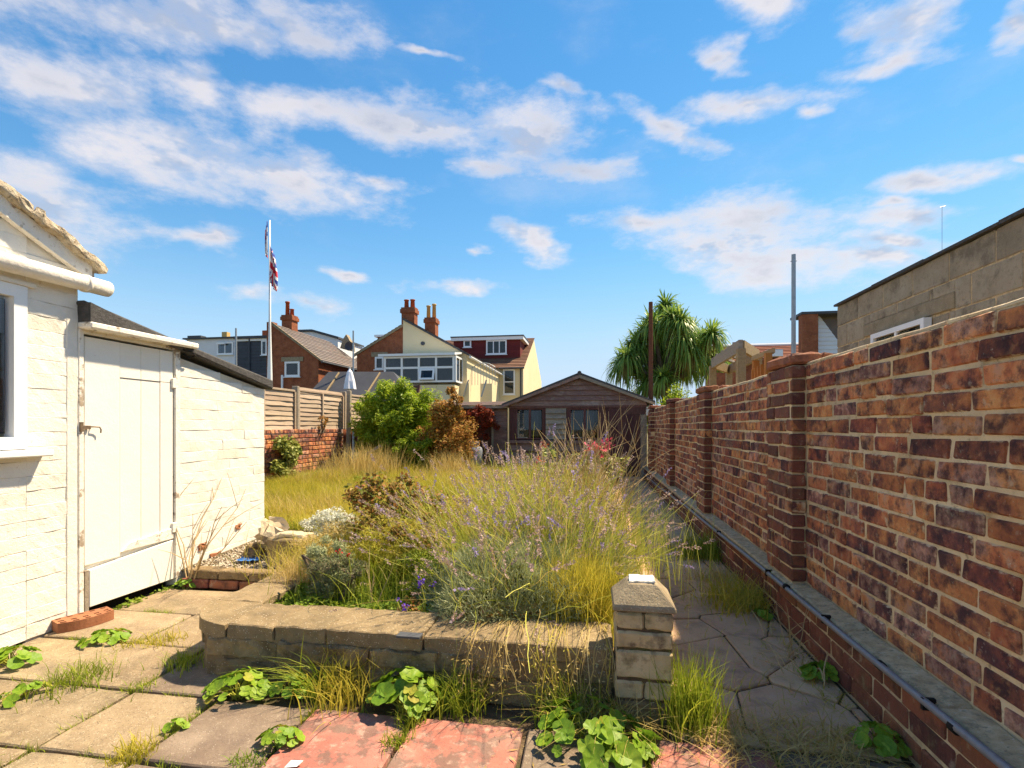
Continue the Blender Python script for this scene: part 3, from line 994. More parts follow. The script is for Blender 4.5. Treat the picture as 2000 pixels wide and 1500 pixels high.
# crumbly mortar line on the top of the wall
for i in range(24):
    y0 = -0.55 + i * 0.48
    me = rough_box('top_mortar', 0.20, 0.475, 0.016, cuts=2, amp=0.006, bevel=0.004, seed=i, freq=14)
    link('top_mortar', me, MATS['mortar'], bw, (WALL_U + 0.108, y0 + 0.24, TOPZ + 0.003))
# concrete ledge over the footing, in short lengths
for i in range(20):
    y0 = -0.6 + i * 0.58
    me = rough_box('ledge', 0.098, 0.575, 0.04, cuts=3, amp=0.006, bevel=0.008, seed=i, freq=12)
    o = link('ledge', me, MATS['ledge'], bw, (FOOT_U + 0.042, y0 + 0.29, LEDGE - 0.024))
    o.rotation_euler = (0, -0.13, 0)

pp = thing('water_pipe', 'thin dark grey plastic pipe running along the foot of the brick wall', 'pipe', (0.985, 5, 0.2))
pts = []
for i in range(60):
    y = 0.2 + i * 0.18
    pts.append((1.004 + 0.006 * math.sin(y * 2.1) - (0.03 if y > 6 else 0), y, 0.252 - max(0, y - 2.6) * 0.011 + 0.006 * math.sin(y * 1.3)))
MB().tube(pts, 0.0125, 10).build('tube', MATS['pipe_grey'], pp, smooth=True)
for y in (1.62, 1.36, 2.0, 2.9):
    MB().tube([(1.004, y - .012, 0.252), (1.004, y + .012, 0.252)], 0.0165, 10).build('coupling', MATS['dark_gap'], pp, smooth=True)
for y in (1.05, 1.75, 2.45, 3.2, 4.4, 5.6):
    MB().box((0.993, y - .006, 0.232 - max(0, y - 2.6) * .011), (1.030, y + .006, 0.268 - max(0, y - 2.6) * .011)).build('clip', MATS['dark_gap'], pp)

# ---------------------------------------------------------------- low walled bed in the middle
pw = thing('planter_wall', 'low rough stone retaining wall with concrete coping round the flower bed', 'wall', (-0.85, 2.15, 0))
rg = random.Random(3)
MB().box((-1.70, 2.036, -0.03), (0.10, 2.28, 0.172)).build('wall_core', MATS['block'], pw)
for r, (z0, z1) in enumerate(((-0.02, 0.078), (0.086, 0.172))):
    x = -1.66 - 0.12 * r
    while x < 0.07:
        w = rg.choice((0.20, 0.30, 0.36, 0.42))
        x1 = min(x + w, 0.075)
        x0 = max(x, -1.70)
        if x1 - x0 > 0.05:
            me = rough_box('stone_block', x1 - x0 - 0.010, 0.10, z1 - z0 - 0.008, cuts=5, amp=0.013, bevel=0.007, seed=r * 20 + x, freq=26)
            link('stone_block', me, MATS['block'], pw, ((x0 + x1) / 2, 2.073 + rg.uniform(-.006, .006), (z0 + z1) / 2))
        x = x1 + 0.004
xs = [-1.60, -1.375, -1.13, -0.70, -0.30, 0.075]
for i in range(len(xs) - 1):
    w = xs[i + 1] - xs[i] - 0.006
    me = rough_box('coping_stone', w + .003, 0.265, 0.068, cuts=5, amp=0.0065, bevel=0.005, seed=i + 4, freq=24)
    link('coping_stone', me, MATS['coping'], pw, ((xs[i] + xs[i + 1]) / 2, 2.163 + 0.006 * (i % 2), 0.196 + 0.003 * (i % 3))).rotation_euler = (0, 0, rg.uniform(-.015, .015))
# rounded corner on the left: curved blocks and cap
cx, cy = -1.60, 2.31


def arc_block(a0, a1, r0, r1, z0, z1, name, m, amp, seed):
    n = 8
    V, F = [], []
    for i in range(n + 1):
        a = a0 + (a1 - a0) * i / n
        for (r, z) in ((r0, z0), (r1, z0), (r1, z1), (r0, z1)):
            p = Vector((cx + r * math.cos(a), cy + r * math.sin(a), z))
            p += noise.noise_vector(p * 14 + Vector((seed, 0, 0))) * amp
            V.append(tuple(p))
    for i in range(n):
        for q in range(4):
            q2 = (q + 1) % 4
            F.append((i * 4 + q, i * 4 + q2, (i + 1) * 4 + q2, (i + 1) * 4 + q))
    F += [(3, 2, 1, 0), (n * 4, n * 4 + 1, n * 4 + 2, n * 4 + 3)]
    return MB().add(V, [f_[::-1] for f_ in F]).build(name, m, pw, bevel=0.006)


for r, (z0, z1) in enumerate(((-0.02, 0.078), (0.086, 0.172))):
    arc_block(R(180), R(222), 0.10, 0.265 + 0.008 * r, z0, z1, 'stone_block', MATS['block'], 0.012, r)
    arc_block(R(224), R(269), 0.10, 0.265, z0, z1, 'stone_block', MATS['block'], 0.012, r + 9)
arc_block(R(181), R(269), 0.02, 0.285, 0.166, 0.228, 'coping_stone', MATS['coping'], 0.010, 3)
# left flank of the bed, running back to the step
for i in range(3):
    y0 = 2.32 + i * 0.31
    me = rough_box('stone_block', 0.2, 0.30, 0.17, cuts=4, amp=0.009, bevel=0.010, seed=40 + i, freq=13)
    link('stone_block', me, MATS['block'], pw, (-1.765, y0 + .15, 0.082))
    me = rough_box('coping_stone', 0.25, 0.302, 0.05, cuts=3, amp=0.006, bevel=0.009, seed=50 + i, freq=11)
    link('coping_stone', me, MATS['coping'], pw, (-1.765, y0 + .15, 0.199))
# right flank along the path
y = 2.30
i = 0
while y < 10.6:
    L_ = rg.choice((0.38, 0.42, 0.45))
    me = rough_box('side_block', 0.17, L_ - 0.008, 0.235, cuts=3 if y < 5 else 1, amp=0.008, bevel=0.010, seed=60 + i, freq=10)
    link('side_block', me, MATS['coping'], pw, (0.185 + rg.uniform(-.006, .006), y + L_ / 2, 0.105 + rg.uniform(-.006, .006)))
    y += L_
    i += 1
tag(box('slate_chip', (0, 0, 0), (0.10, 0.045, 0.008), MATS['lead']), 'small blue grey slate chip lying on the bed coping', 'slate').location = on_z(800, 1243, 0.235)
bpy.context.view_layer.update()

gp = thing('garden_pier', 'short cream stone pier with a pointed cap at the corner of the bed', 'pier', (0.185, 2.02, 0))
PX0, PX1, PY0, PY1 = 0.078, 0.292, 1.955, 2.165
MB().box((PX0 + .008, PY0 + .008, -0.03), (PX1 - .008, PY1 - .008, 0.405)).build('pier_core', MATS['joint_soil'], gp)
rows = [(-0.02, 0.075, 1), (0.082, 0.150, 2), (0.158, 0.262, 1), (0.270, 0.335, 1), (0.342, 0.405, 2)]
for i, (z0, z1, n) in enumerate(rows):
    w = (PX1 - PX0) / n
    for q in range(n):
        me = rough_box('stone_block', w - 0.006, PY1 - PY0, z1 - z0, cuts=3, amp=0.005, bevel=0.008, seed=i * 5 + q, freq=12)
        link('stone_block', me, MATS['pier_stone' if i else 'block'], gp, (PX0 + w * (q + .5), (PY0 + PY1) / 2, (z0 + z1) / 2))
cxm, cym = (PX0 + PX1) / 2, (PY0 + PY1) / 2
V, F = [], []
for z, hx in ((0.411, 0.116), (0.432, 0.114), (0.492, 0.060), (0.500, 0.052)):
    for (sx, sy) in ((-1, -1), (1, -1), (1, 1), (-1, 1)):
        V.append((cxm + sx * hx, cym + sy * hx, z))
for i in range(3):
    for q in range(4):
        q2 = (q + 1) % 4
        F.append((i * 4 + q, i * 4 + q2, i * 4 + 4 + q2, i * 4 + 4 + q))
F += [(3, 2, 1, 0), (12, 13, 14, 15)]
cap = MB().add(V, F).build('cap', MATS['cap_stone'], gp, bevel=0.005)
me = rough_box('cap_top', 0.098, 0.088, 0.008, cuts=4, amp=0.007, bevel=0.002, seed=2, freq=25)
link('cap_top', me, MATS['chalk_white'], cap, (cxm, cym, 0.5035))

# ---------------------------------------------------------------- white painted extension and lean-to store on the left
ext = thing('rear_extension', 'white painted brick house extension with window at the left edge', 'building', (LEFT_U - .5, 1.6, 0))
CW = 0.0765


def painted(parent, y0, y1, ztop, seed, z0=0.0):
    """painted brick courses on the plane x = LEFT_U; ztop(y) gives the top; only the bed joints show through the paint"""
    rg2 = random.Random(seed)
    r = 0
    z = z0
    while z < 3:
        y = y0
        alive = False
        while y < y1 - .001:
            L_ = rg2.uniform(.35, .8)
            b = min(y + L_, y1)
            if y1 - b < .12:
                b = y1
            ht = min(ztop(y), ztop(b)) - z
            if ht > 0.02:
                alive = True
                h = min(CW - 0.0003, ht)
                me = rough_box('painted_course', 0.05, b - y + 0.002, h, cuts=3, amp=0.0034, bevel=0.0024, seed=rg2.random() * 90, freq=12)
                link('painted_course', me, MATS['white_brick'], parent, (LEFT_U - 0.025 + rg2.uniform(-.0015, .0015), (y + b) / 2, z + h / 2))
            y = b
        if not alive:
            break
        z += CW
        r += 1


WV0, WV1, WZ0, WZ1 = 0.9, 2.204, 0.985, 1.815
painted(ext, 0.9, 2.205, lambda y: WZ0 - 0.02, 1)
painted(ext, 2.205, 2.47, lambda y: 2.30 - 0.45 * (y - 2.086) - 0.12, 2)
painted(ext, 0.9, 2.205, lambda y: 2.30 - 0.45 * (y - 2.086) - 0.12, 3, z0=24.0 * CW)
MB().prism([(LEFT_U - .012, 0.9, 1.80), (LEFT_U - .012, 2.46, 1.80), (LEFT_U - .012, 2.46, 2.02), (LEFT_U - .012, 0.9, 2.72)], (-0.05, 0, 0)).build('gable_backing', MATS['white_brick'], ext)
MB().box((LEFT_U - 0.3, 0.9, -0.03), (LEFT_U - 0.012, WV1 - .04, WZ0 - .03)).build('mortar_core', MATS['white_mortar'], ext)
MB().box((LEFT_U - 0.3, WV1 + .005, -0.03), (LEFT_U - 0.012, 2.465, 1.95)).build('mortar_core', MATS['white_mortar'], ext)
MB().box((LEFT_U - 2.6, 2.43, -0.03), (LEFT_U - 0.3, 2.46, 1.95)).build('end_wall', MATS['white_mortar'], ext)
# cement rendered strip beside the door, and plinth
MB().box((LEFT_U - 0.03, 2.405, 0.0), (LEFT_U + 0.004, 2.468, 1.70)).build('corner_strip', MATS['white_brick'], ext, bevel=0.004)


def bar(mb, o, rx, up, n, a0, a1, b0, b1, c0, c1):
    mb.obox(o + rx * a0 + up * b0 + n * c0, rx * (a1 - a0), up * (b1 - b0), n * (c1 - c0))


def window(parent, o, rx, w, h, cols=1, rows=1, m='upvc', fw=0.06, depth=0.06, sill=True, back='interior', lintel=None, backd=0.25, mull=None, curtain=False, proud=False):
    """a window in a wall: frame with mullions, its panes, the room behind; o = bottom left corner on the wall face"""
    o, rx, up = Vector(o), Vector(rx).normalized(), Vector((0, 0, 1))
    n = rx.cross(up)
    if proud:      # set on the face of a solid wall
        o = o + n * 0.05
        depth, backd = 0.046, 0.022
    mw = mull or fw * 0.7
    mb = MB()
    bar(mb, o, rx, up, n, 0, fw, 0, h, -depth, 0.012)
    bar(mb, o, rx, up, n, w - fw, w, 0, h, -depth, 0.012)
    bar(mb, o, rx, up, n, fw, w - fw, 0, fw, -depth, 0.012)
    bar(mb, o, rx, up, n, fw, w - fw, h - fw, h, -depth, 0.012)
    for i in range(1, cols):
        x = fw + (w - 2 * fw) * i / cols
        bar(mb, o, rx, up, n, x - mw / 2, x + mw / 2, fw, h - fw, -depth, 0.008)
    for j in range(1, rows):
        z = fw + (h - 2 * fw) * j / rows
        bar(mb, o, rx, up, n, fw, w - fw, z - mw / 2, z + mw / 2, -depth, 0.006)
    fr = mb.build('window', MATS[m], parent)
    cw, rh = (w - 2 * fw) / cols, (h - 2 * fw) / rows
    for i in range(cols):
        for j in range(rows):
            mb = MB()
            bar(mb, o, rx, up, n, fw + cw * i + mw * .4, fw + cw * (i + 1) - mw * .4, fw + rh * j + mw * .4, fw + rh * (j + 1) - mw * .4, -0.012 if proud else -depth * 0.5, (-0.012 if proud else -depth * 0.5) + 0.006)
            mb.build('pane', GLASS, fr)
    mb = MB()
    bar(mb, o, rx, up, n, fw * .5, w - fw * .5, fw * .5, h - fw * .5, -backd - (0.012 if proud else 0.03), -backd)
    mb.build('curtain' if curtain else 'dark_room', MATS['curtain' if curtain else back], fr)
    if sill:
        mb = MB()
        bar(mb, o, rx, up, n, -0.05, w + 0.05, -0.05, -0.002, -0.045, 0.07)
        mb.build('sill', MATS[m], fr)
    if lintel:
        mb = MB()
        bar(mb, o, rx, up, n, -0.2, w + 0.2, h + 0.01, h + 0.24, -0.045, 0.0)
        mb.build('lintel', MATS[lintel], fr)
    return fr


win = window(ext, (LEFT_U, WV0, WZ0), (0, 1, 0), WV1 - WV0 - 0.003, WZ1 - WZ0, cols=1, rows=1, fw=0.062, depth=0.05, sill=False, backd=0.22, back='terracotta')
MB().box((LEFT_U - .01, 0.9, 0.945), (LEFT_U + 0.075, 2.285, 0.98)).build('sill', MATS['upvc'], win, bevel=0.006)
MB().box((LEFT_U - .01, 0.9, 1.817), (LEFT_U + 0.022, 2.235, 1.836)).build('head_trim', MATS['white_brick'], win)
gut = MB().tube([(LEFT_U + 0.055, 0.8, 1.885), (LEFT_U + 0.055, 2.46, 1.905), (LEFT_U + 0.055, 2.60, 1.907)], 0.045, 14).build('gutter_pipe', MATS['white_brick'], ext, smooth=True)
MB().tube([(LEFT_U + 0.055, 2.455, 1.905), (LEFT_U + 0.055, 2.475, 1.905)], 0.050, 14).build('joint_ring', MATS['white_brick'], gut, smooth=True)
# verge: painted barge board with broken cement and tile edge on it
def bz(y): return 2.30 - 0.45 * (y - 2.086)
e = 0.055
MB().prism([(LEFT_U + .004, 0.9, bz(0.9) - .17), (LEFT_U + .004, 2.52, bz(2.52) - .17), (LEFT_U + .004, 2.52, bz(2.52) - .085), (LEFT_U + .004, 0.9, bz(0.9) - .085)], (0.035, 0, 0)).build('barge_board', MATS['paint_flaking'], ext)
for i in range(8):
    y0 = 0.95 + i * 0.205
    me = rough_box('verge_tile', 0.16, 0.222, 0.048, cuts=3, amp=0.016, bevel=0.006, seed=i, freq=17)
    o = link('verge_tile', me, MATS['verge'], ext, (LEFT_U + 0.0, y0 + .1, bz(y0 + .1) - 0.062))
    o.rotation_euler = (-math.atan(0.45), 0, 0)
MB().prism([(LEFT_U - .06, 0.5, bz(.5) - .1), (LEFT_U - .06, 2.62, bz(2.62) - .1), (LEFT_U - .06, 2.62, bz(2.62) - .04), (LEFT_U - .06, 0.5, bz(.5) - .04)], (-2.6, 0, 0)).build('roof', MATS['felt'], ext)

lean = thing('lean_to_store', 'white painted lean-to store with plank door and grey felt roof on the left', 'shed', (LEFT_U - .5, 3.3, 0))
LV0, LV1 = 2.47, 4.13


def lt(y): return 1.735 - (y - 2.47) * 0.165
painted(lean, 3.185, LV1, lambda y: lt(y) - 0.03, 4)
MB().prism([(LEFT_U - .012, 3.19, -0.03), (LEFT_U - .012, LV1 - .012, -0.03), (LEFT_U - .012, LV1 - .012, lt(LV1) - .03), (LEFT_U - .012, 3.19, lt(3.19) - .03)], (-0.1, 0, 0)).build('mortar_core', MATS['white_mortar'], lean)
MB().prism([(LEFT_U - .112, LV1, -0.03), (LEFT_U - 1.5, LV1, -0.03), (LEFT_U - 1.5, LV1, lt(LV1) - .03), (LEFT_U - .112, LV1, lt(LV1) - .03)], (0, -0.1, 0)).build('end_wall', MATS['white_brick'], lean)
# roof of mineral felt with its turned down edge
rf = MB()
rf.prism([(LEFT_U + .05, 2.462, lt(2.47) + .045), (LEFT_U + .05, 4.19, lt(4.19) - .022), (LEFT_U + .05, 4.19, lt(4.19) + .062), (LEFT_U + .05, 3.2, lt(3.2) + .066), (LEFT_U + .05, 2.462, lt(2.47) + .080)], (-1.6, 0, 0))
rf.build('roof', MATS['felt'], lean, bevel=0.012)
MB().box((LEFT_U - .02, 2.468, 1.655), (LEFT_U + .09, 3.27, 1.693)).build('canopy_board', MATS['paint_flaking'], lean, bevel=0.008)
MB().prism([(LEFT_U + .085, 2.47, 1.694), (LEFT_U + .085, 2.9, 1.694), (LEFT_U + .085, 2.47, 1.80)], (-.14, 0, 0)).build('canopy_felt', MATS['felt'], lean)
# door frame, door
MB().box((LEFT_U - .06, 2.47, 0.0), (LEFT_U + .008, 2.500, 1.655)).build('door_post', MATS['paint_flaking'], lean, bevel=0.003)
MB().box((LEFT_U - .06, 3.145, 0.0), (LEFT_U + .010, 3.188, 1.655)).build('door_post', MATS['paint_flaking'], lean, bevel=0.003)
MB().box((LEFT_U - .06, 2.50, 1.632), (LEFT_U + .004, 3.145, 1.655)).build('door_head', MATS['paint_flaking'], lean)
MB().box((LEFT_U - .14, 2.50, -0.02), (LEFT_U - .07, 3.145, 1.632)).build('dark_inside', MATS['dark_gap'], lean)
door = MB().box((LEFT_U - .05, 2.509, 0.065), (LEFT_U - .022, 3.138, 1.620)).build('door', MATS['paint_white'], lean)
pls = [2.511, 2.735, 2.885, 3.03, 3.136]
for i in range(4):
    z0 = 0.32 if i > 0 else 0.30
    MB().box((LEFT_U - .022, pls[i] + .0006, z0), (LEFT_U - .006 + (0.003 if i in (0, 3) else 0), pls[i + 1] - .0006, 1.618)).build('plank', MATS['paint_white'], door, bevel=0.002)
MB().prism([(LEFT_U - .021, 2.535, 0.055), (LEFT_U - .021, 3.134, 0.045), (LEFT_U - .021, 3.134, 0.315), (LEFT_U - .021, 2.535, 0.27)], (0.026, 0, 0)).build('kick_board', MATS['paint_white'], door, bevel=0.003)
MB().box((LEFT_U - .021, 2.511, 0.03), (LEFT_U + .002, 2.533, 0.27)).build('bare_stile', MATS['grey_timber'], door)
MB().prism([(LEFT_U - .0055, 2.74, 0.325), (LEFT_U - .0055, 3.134, 0.325), (LEFT_U - .0055, 3.134, 0.40), (LEFT_U - .0055, 2.80, 0.37)], (0.010, 0, 0)).build('rail_patch', MATS['paint_flaking'], door, bevel=0.002)
MB().box((LEFT_U - .005, 2.735, 1.40), (LEFT_U - .003, 3.13, 1.4035)).build('split', MATS['dark_gap'], door)
lz = 1.1 - 0.0 * 1
latch = MB().box((LEFT_U + .004, 2.478, 1.085), (LEFT_U + .014, 2.535, 1.105)).box((LEFT_U - .002, 2.472, 1.070), (LEFT_U + .016, 2.490, 1.125)).build('latch', MATS['iron'], door)
MB().tube([(LEFT_U, 2.545, 1.098), (LEFT_U + .018, 2.552, 1.098), (LEFT_U + .02, 2.582, 1.096), (LEFT_U + .018, 2.592, 1.082), (LEFT_U + .015, 2.593, 1.062)], 0.0038, 8).build('handle', MATS['iron'], latch, smooth=True)
for z in (1.40, 0.40):
    MB().box((LEFT_U - .004, 3.118, z - .035), (LEFT_U + .012, 3.155, z + .035)).build('hinge', MATS['paint_flaking'], door, bevel=0.004)
# places where the paint has come off the bricks
for (x, y, w, h) in ((395, 1068, .09, .05), (420, 1085, .11, .05), (465, 1028, .07, .045), (400, 1110, .12, .05)):
    p = on_u(x, y, LEFT_U)
    me = rough_box('bare_brick', 0.012, w, h, cuts=2, amp=0.012, bevel=0.004, seed=x, freq=30)
    link('bare_brick', me, MATS['terracotta'], lean, (LEFT_U + 0.0015, p.y, p.z))
# loose cable under the eave
c0 = on_u(352, 686, LEFT_U + .02)
MB().tube([c0 + Vector((0.02, 0, 0.01)), c0 + Vector((0.05, 0.05, 0.0)), c0 + Vector((0.03, 0.10, -0.02)), c0 + Vector((0.02, 0.05, -0.04)), c0 + Vector((0.0, 0.02, -0.01))], 0.006, 6).build('cable_loop', MATS['dark_gap'], lean, smooth=True)

# perforated red brick at the foot of the door
pb = bmesh.new()
V, F = [], []
cols_, rws = 5, 3
LB, DB, HB = 0.25, 0.10, 0.052
xs_ = [-LB / 2]
for i in range(cols_):
    c = -LB / 2 + LB * (i + .5) / cols_
    xs_ += [c - .012, c + .012]
xs_.append(LB / 2)
ys_ = [-DB / 2]
for i in range(rws):
    c = -DB / 2 + DB * (i + .5) / rws
    ys_ += [c - .009, c + .009]
ys_.append(DB / 2)
mbp = MB()
for i in range(len(xs_) - 1):
    for j in range(len(ys_) - 1):
        hole = i % 2 == 1 and j % 2 == 1
        mbp.box((xs_[i], ys_[j], 0), (xs_[i + 1], ys_[j + 1], 0.012 if hole else HB))
mbp.v = [(x_, y_ - (0.035 * (1 - (2 * x_ / LB) ** 2) if y_ < 0.02 else 0), z_) for (x_, y_, z_) in mbp.v]
pbo = mbp.build('perforated_brick', MATS['terracotta'])
pbo.location = on_z(186, 1228, 0.0) + Vector((0.0, 0.03, 0.004))
pbo.location.x = LEFT_U + 0.10
pbo.rotation_euler = (0, 0, R(66))
tag(pbo, 'red perforated brick lying on the paving against the white door', 'brick')
pb.free()

# step and gravel patch beside the store
st = thing('stone_step', 'dark brick edging step holding the gravel beside the white store', 'step', (-2.4, 3.17, 0))
for i in range(4):
    for r in range(2):
        me = rough_box('brick', 0.215, 0.1, 0.06, cuts=1, amp=0.006, bevel=0.007, seed=i + r * 7)
        link('brick', me, MATS['brick_dark' if r == 0 else 'block'], st, (-2.70 + i * 0.224 + 0.06 * r, 3.16 + .01 * r, 0.025 + r * 0.064))
grv = struct(MB().add([(-2.88, 3.2, 0.09), (-1.87, 3.2, 0.09), (-1.87, 4.2, 0.14), (-2.88, 4.2, 0.14)], [(0, 1, 2, 3)]).build('gravel_bed', MATS['joint_soil']))
# pebbles: too many to count
n = 3800
bp = np.stack([RNG.uniform(-2.86, -1.88, n), 3.19 + RNG.uniform(0, 0.95, n) ** 1.2, np.zeros(n)], 1)
bp[:, 2] = 0.093 + (bp[:, 1] - 3.2) * 0.05
oc = np.array([(1, 0, 0), (0, 1, 0), (-1, 0, 0), (0, -1, 0), (0, 0, .7), (0, 0, -.7)], float)
sz = RNG.uniform(0.005, 0.013, n)
Vp = (oc[None] * sz[:, None, None] * RNG.uniform(.7, 1.3, (n, 6, 1))) + bp[:, None]
tri = np.array([(0, 1, 4), (1, 2, 4), (2, 3, 4), (3, 0, 4), (1, 0, 5), (2, 1, 5), (3, 2, 5), (0, 3, 5)])
Tp = (tri[None] + (np.arange(n) * 6)[:, None, None]).reshape(-1, 3)
o = link('gravel', mesh_np('gravel', Vp.reshape(-1, 3), None, Tp), MATS['pebble'])
tag(stuff(o), 'pale pebbles spread beside the white store wall', 'gravel')

p = on_z(537, 1092, 0.12)
me = rough_box('concrete_block', 0.30, 0.2, 0.20, cuts=4, amp=0.008, bevel=0.010, seed=5)
o = link('concrete_block', me, MATS['coping'], None, (-2.16, 3.42, 0.20), (0, 0, R(-12)))
tag(o, 'rough square concrete block standing beside the gravel', 'block')
me = rough_box('broken_rubble', 0.22, 0.14, 0.035, cuts=4, amp=0.022, bevel=0.008, seed=8)
tag(link('broken_rubble', me, MATS['stone_pale'], None, (-2.16, 3.43, 0.313)), 'crumbled pink stone rubble on top of the concrete block', 'rubble')
me = rough_box('pale_rock', 0.22, 0.30, 0.17, cuts=5, amp=0.05, bevel=0.05, seed=12, freq=6, bseg=2)
tag(link('pale_rock', me, MATS['stone_pale'], None, (-2.44, 3.62, 0.26), (R(-20), R(20), R(30))), 'smooth pale rounded rock leaning by the store corner', 'rock')
for i, (x, y, z, s) in enumerate(((-2.52, 3.48, 0.14, 0.09), (-2.60, 3.62, 0.15, .10))):
    me = rough_box('stone_lump', s * 1.3, s, s * .8, cuts=4, amp=0.02, bevel=0.02, seed=20 + i, freq=9)
    tag(link('stone_lump', me, MATS['block'], None, (x, y, z), (0, 0, i)), ('small dark stone under the pale rock', 'dark stone behind the blue scrap of plastic')[i], 'stone')
# crumpled blue plastic
V, Q = [], []
for i in range(8):
    for j in range(6):
        x, y = i / 7 * .14, j / 5 * .09
        V.append((x, y, 0.02 + 0.025 * noise.noise(Vector((x * 38, y * 38, 1)))))
for i in range(7):
    for j in range(5):
        Q.append((i * 6 + j, (i + 1) * 6 + j, (i + 1) * 6 + j + 1, i * 6 + j + 1))
o = MB().add(V, Q).build('plastic_scrap', MATS['plastic_blue'])
o.location = (-2.50, 3.40, 0.115)
tag(o, 'crumpled scrap of blue plastic on the gravel', 'plastic')
o = MB().add([(0, 0, 0), (.04, .007, .003), (.05, .028, .010), (.03, .034, .004), (.008, .026, .008)], [(0, 1, 2, 3, 4)]).build('paper_scrap', MATS['paper'])
o.location = on_z(575, 1494, 0.006)
tag(o, 'torn scrap of white paper on the pink slab', 'paper')

# ---------------------------------------------------------------- left boundary: low brick wall, panel fence, post
FU = -5.22
lw = thing('low_brick_wall', 'low old brick wall with mossy courses under the panel fence', 'wall', (FU, 8, 0))
LWT = 0.985
MB().box((FU - .2, 5.0, -0.05), (FU - .008, 10.05, LWT - .006)).build('mortar_core', MATS['mortar'], lw)
rg = random.Random(11)
r = 0
z = 0.13
while z < LWT - .03:
    y = 7.4 - (0.11 if r % 2 else 0)
    while y < 10.05:
        L_ = 0.213 if rg.random() > 0.25 else 0.101
        b = min(y + L_, 10.05)
        if b - y > .04:
            me = random.choice(brick_mesh('brick', 0.213 if b - y > .15 else 0.101, 9))
            link('brick', me, MATS['brick'], lw, (FU + 0.037 - .045 + rg.uniform(-.004, .004), (y + b) / 2, z + .035))
        y += L_ + .012
    z += 0.0765
    r += 1
for i in range(24):   # course of bricks on edge along the top
    me = random.choice(brick_mesh('brick', 0.101, 4))
    link('coping_brick', me, MATS['brick_dark'], lw, (FU - .02, 7.45 + i * .112, LWT + .03)) if 7.45 + i * .112 < 10.0 else None

fn = thing('panel_fence', 'weathered tan lap panel fence standing on the low brick wall', 'fence', (FU - .1, 8, LWT))
FX = FU - 0.06


def ft(y): return 1.76 + (y - 8.2) * 0.012


pan = [(4.7, 6.55), (6.60, 8.42), (8.47, 10.18), (10.24, 12.0)]
for (a, b) in pan:
    zt = ft((a + b) / 2)
    zz = LWT + 0.07
    s = 0
    while zz < zt - 0.05:
        me = rough_box('slat', 0.012, b - a, 0.108, cuts=3, amp=0.010, bevel=0, seed=s + a, freq=3.5)
        o = link('slat', me, MATS['fence_timber'], fn, (FX + 0.004, (a + b) / 2, zz + 0.04))
        o.rotation_euler = (0, R(-11), 0)
        zz += 0.083
        s += 1
    box('top_rail', (FX - .02, a, zt - .035), (FX + .03, b, zt), MATS['fence_timber'], fn, bevel=.004)
    for q in (0.02, 0.5, 0.98):
        yy = a + (b - a) * q
        box('batten', (FX + .022, yy - .02, LWT + .065), (FX + .045, yy + .02, zt - .036), MATS['fence_timber'], fn, bevel=.003)
for y in (6.575, 8.445, 10.21):
    box('post', (FX - .05, y - .035, LWT + .06), (FX + .06, y + .035, ft(y) + .06), MATS['grey_timber'], fn, bevel=.006)
po = MB().box((FU + .02, 10.12, 0.1), (FU + .10, 10.20, 1.86)).build('timber_post', MATS['grey_timber'], bevel=.008)
po.location += Vector((0.02, 0, 0))
po.rotation_euler = (0, R(0.8), 0)
tag(po, 'tall grey weathered timber post at the end of the panel fence beside the green bush', 'post')

# ---------------------------------------------------------------- timber shed at the end of the garden
SV = 11.0
shd = thing('timber_shed', 'old dark stained timber shed with gabled roof at the end of the path', 'shed', (-0.35, SV + 1, 0))


def S(x, y, v=SV):
    return on_v(x, y, v)


ul, ur, apx = -1.83, 1.09, -0.30
EVL, EVR, APZ = 1.62, 1.66, 2.20
# framed body behind the boards
MB().prism([(ul, SV + .03, 0.0), (ur, SV + .03, 0.0), (ur, SV + .03, EVR), (apx, SV + .03, APZ - .06), (ul, SV + .03, EVL)], (0, 0.05, 0)).build('backing', MATS['dark_gap'], shd)
box('side_wall', (ul, SV + .085, 0.0), (ul + .04, SV + 3.4, EVL - .02), MATS['old_timber'], shd)
box('side_wall', (ur - .04, SV + .085, 0.0), (ur, SV + 3.4, EVR - .02), MATS['old_timber'], shd)
# gable boards
zb = S(1130, 792).z
nb = 6
for i in range(nb):
    z0 = zb + i * (APZ - zb) / nb
    z1 = z0 + (APZ - zb) / nb + 0.022

    def xl(z): return max(ul - .02, ul + (apx - ul) * (z - EVL) / (APZ - EVL))
    def xr_(z): return min(ur + .02, ur + (apx - ur) * (z - EVR) / (APZ - EVR))
    zc = min(z1, APZ - .03)
    MB().prism([(xl(z0) + .02, SV - .028, z0), (xr_(z0) - .02, SV - .028, z0), (xr_(zc) - .01, SV + .010, zc), (xl(zc) + .01, SV + .010, zc)], (0, 0.02, 0)).build('gable_board', MATS['grey_timber' if i == 0 and False else 'old_timber'], shd)
# frame posts and rails
for (x0, x1) in ((996, 1008), (1062, 1066), (1106, 1112), (1172, 1180)):
    a, b = S(x0, 833), S(x1, 833)
    box('post', (a.x, SV - .012, 0.5), (b.x, SV + .03, zb), MATS['old_timber_v'], shd, bevel=.004)
a, b = S(996, 862), S(1180, 862)
box('window_sill', (a.x, SV - .06, S(1050, 866).z), (b.x, SV + .03, S(1050, 860).z), MATS['old_timber'], shd, bevel=.004)
box('head_rail', (ul, SV - .03, zb - .05), (ur, SV + .028, zb), MATS['old_timber_v'], shd, bevel=.004)


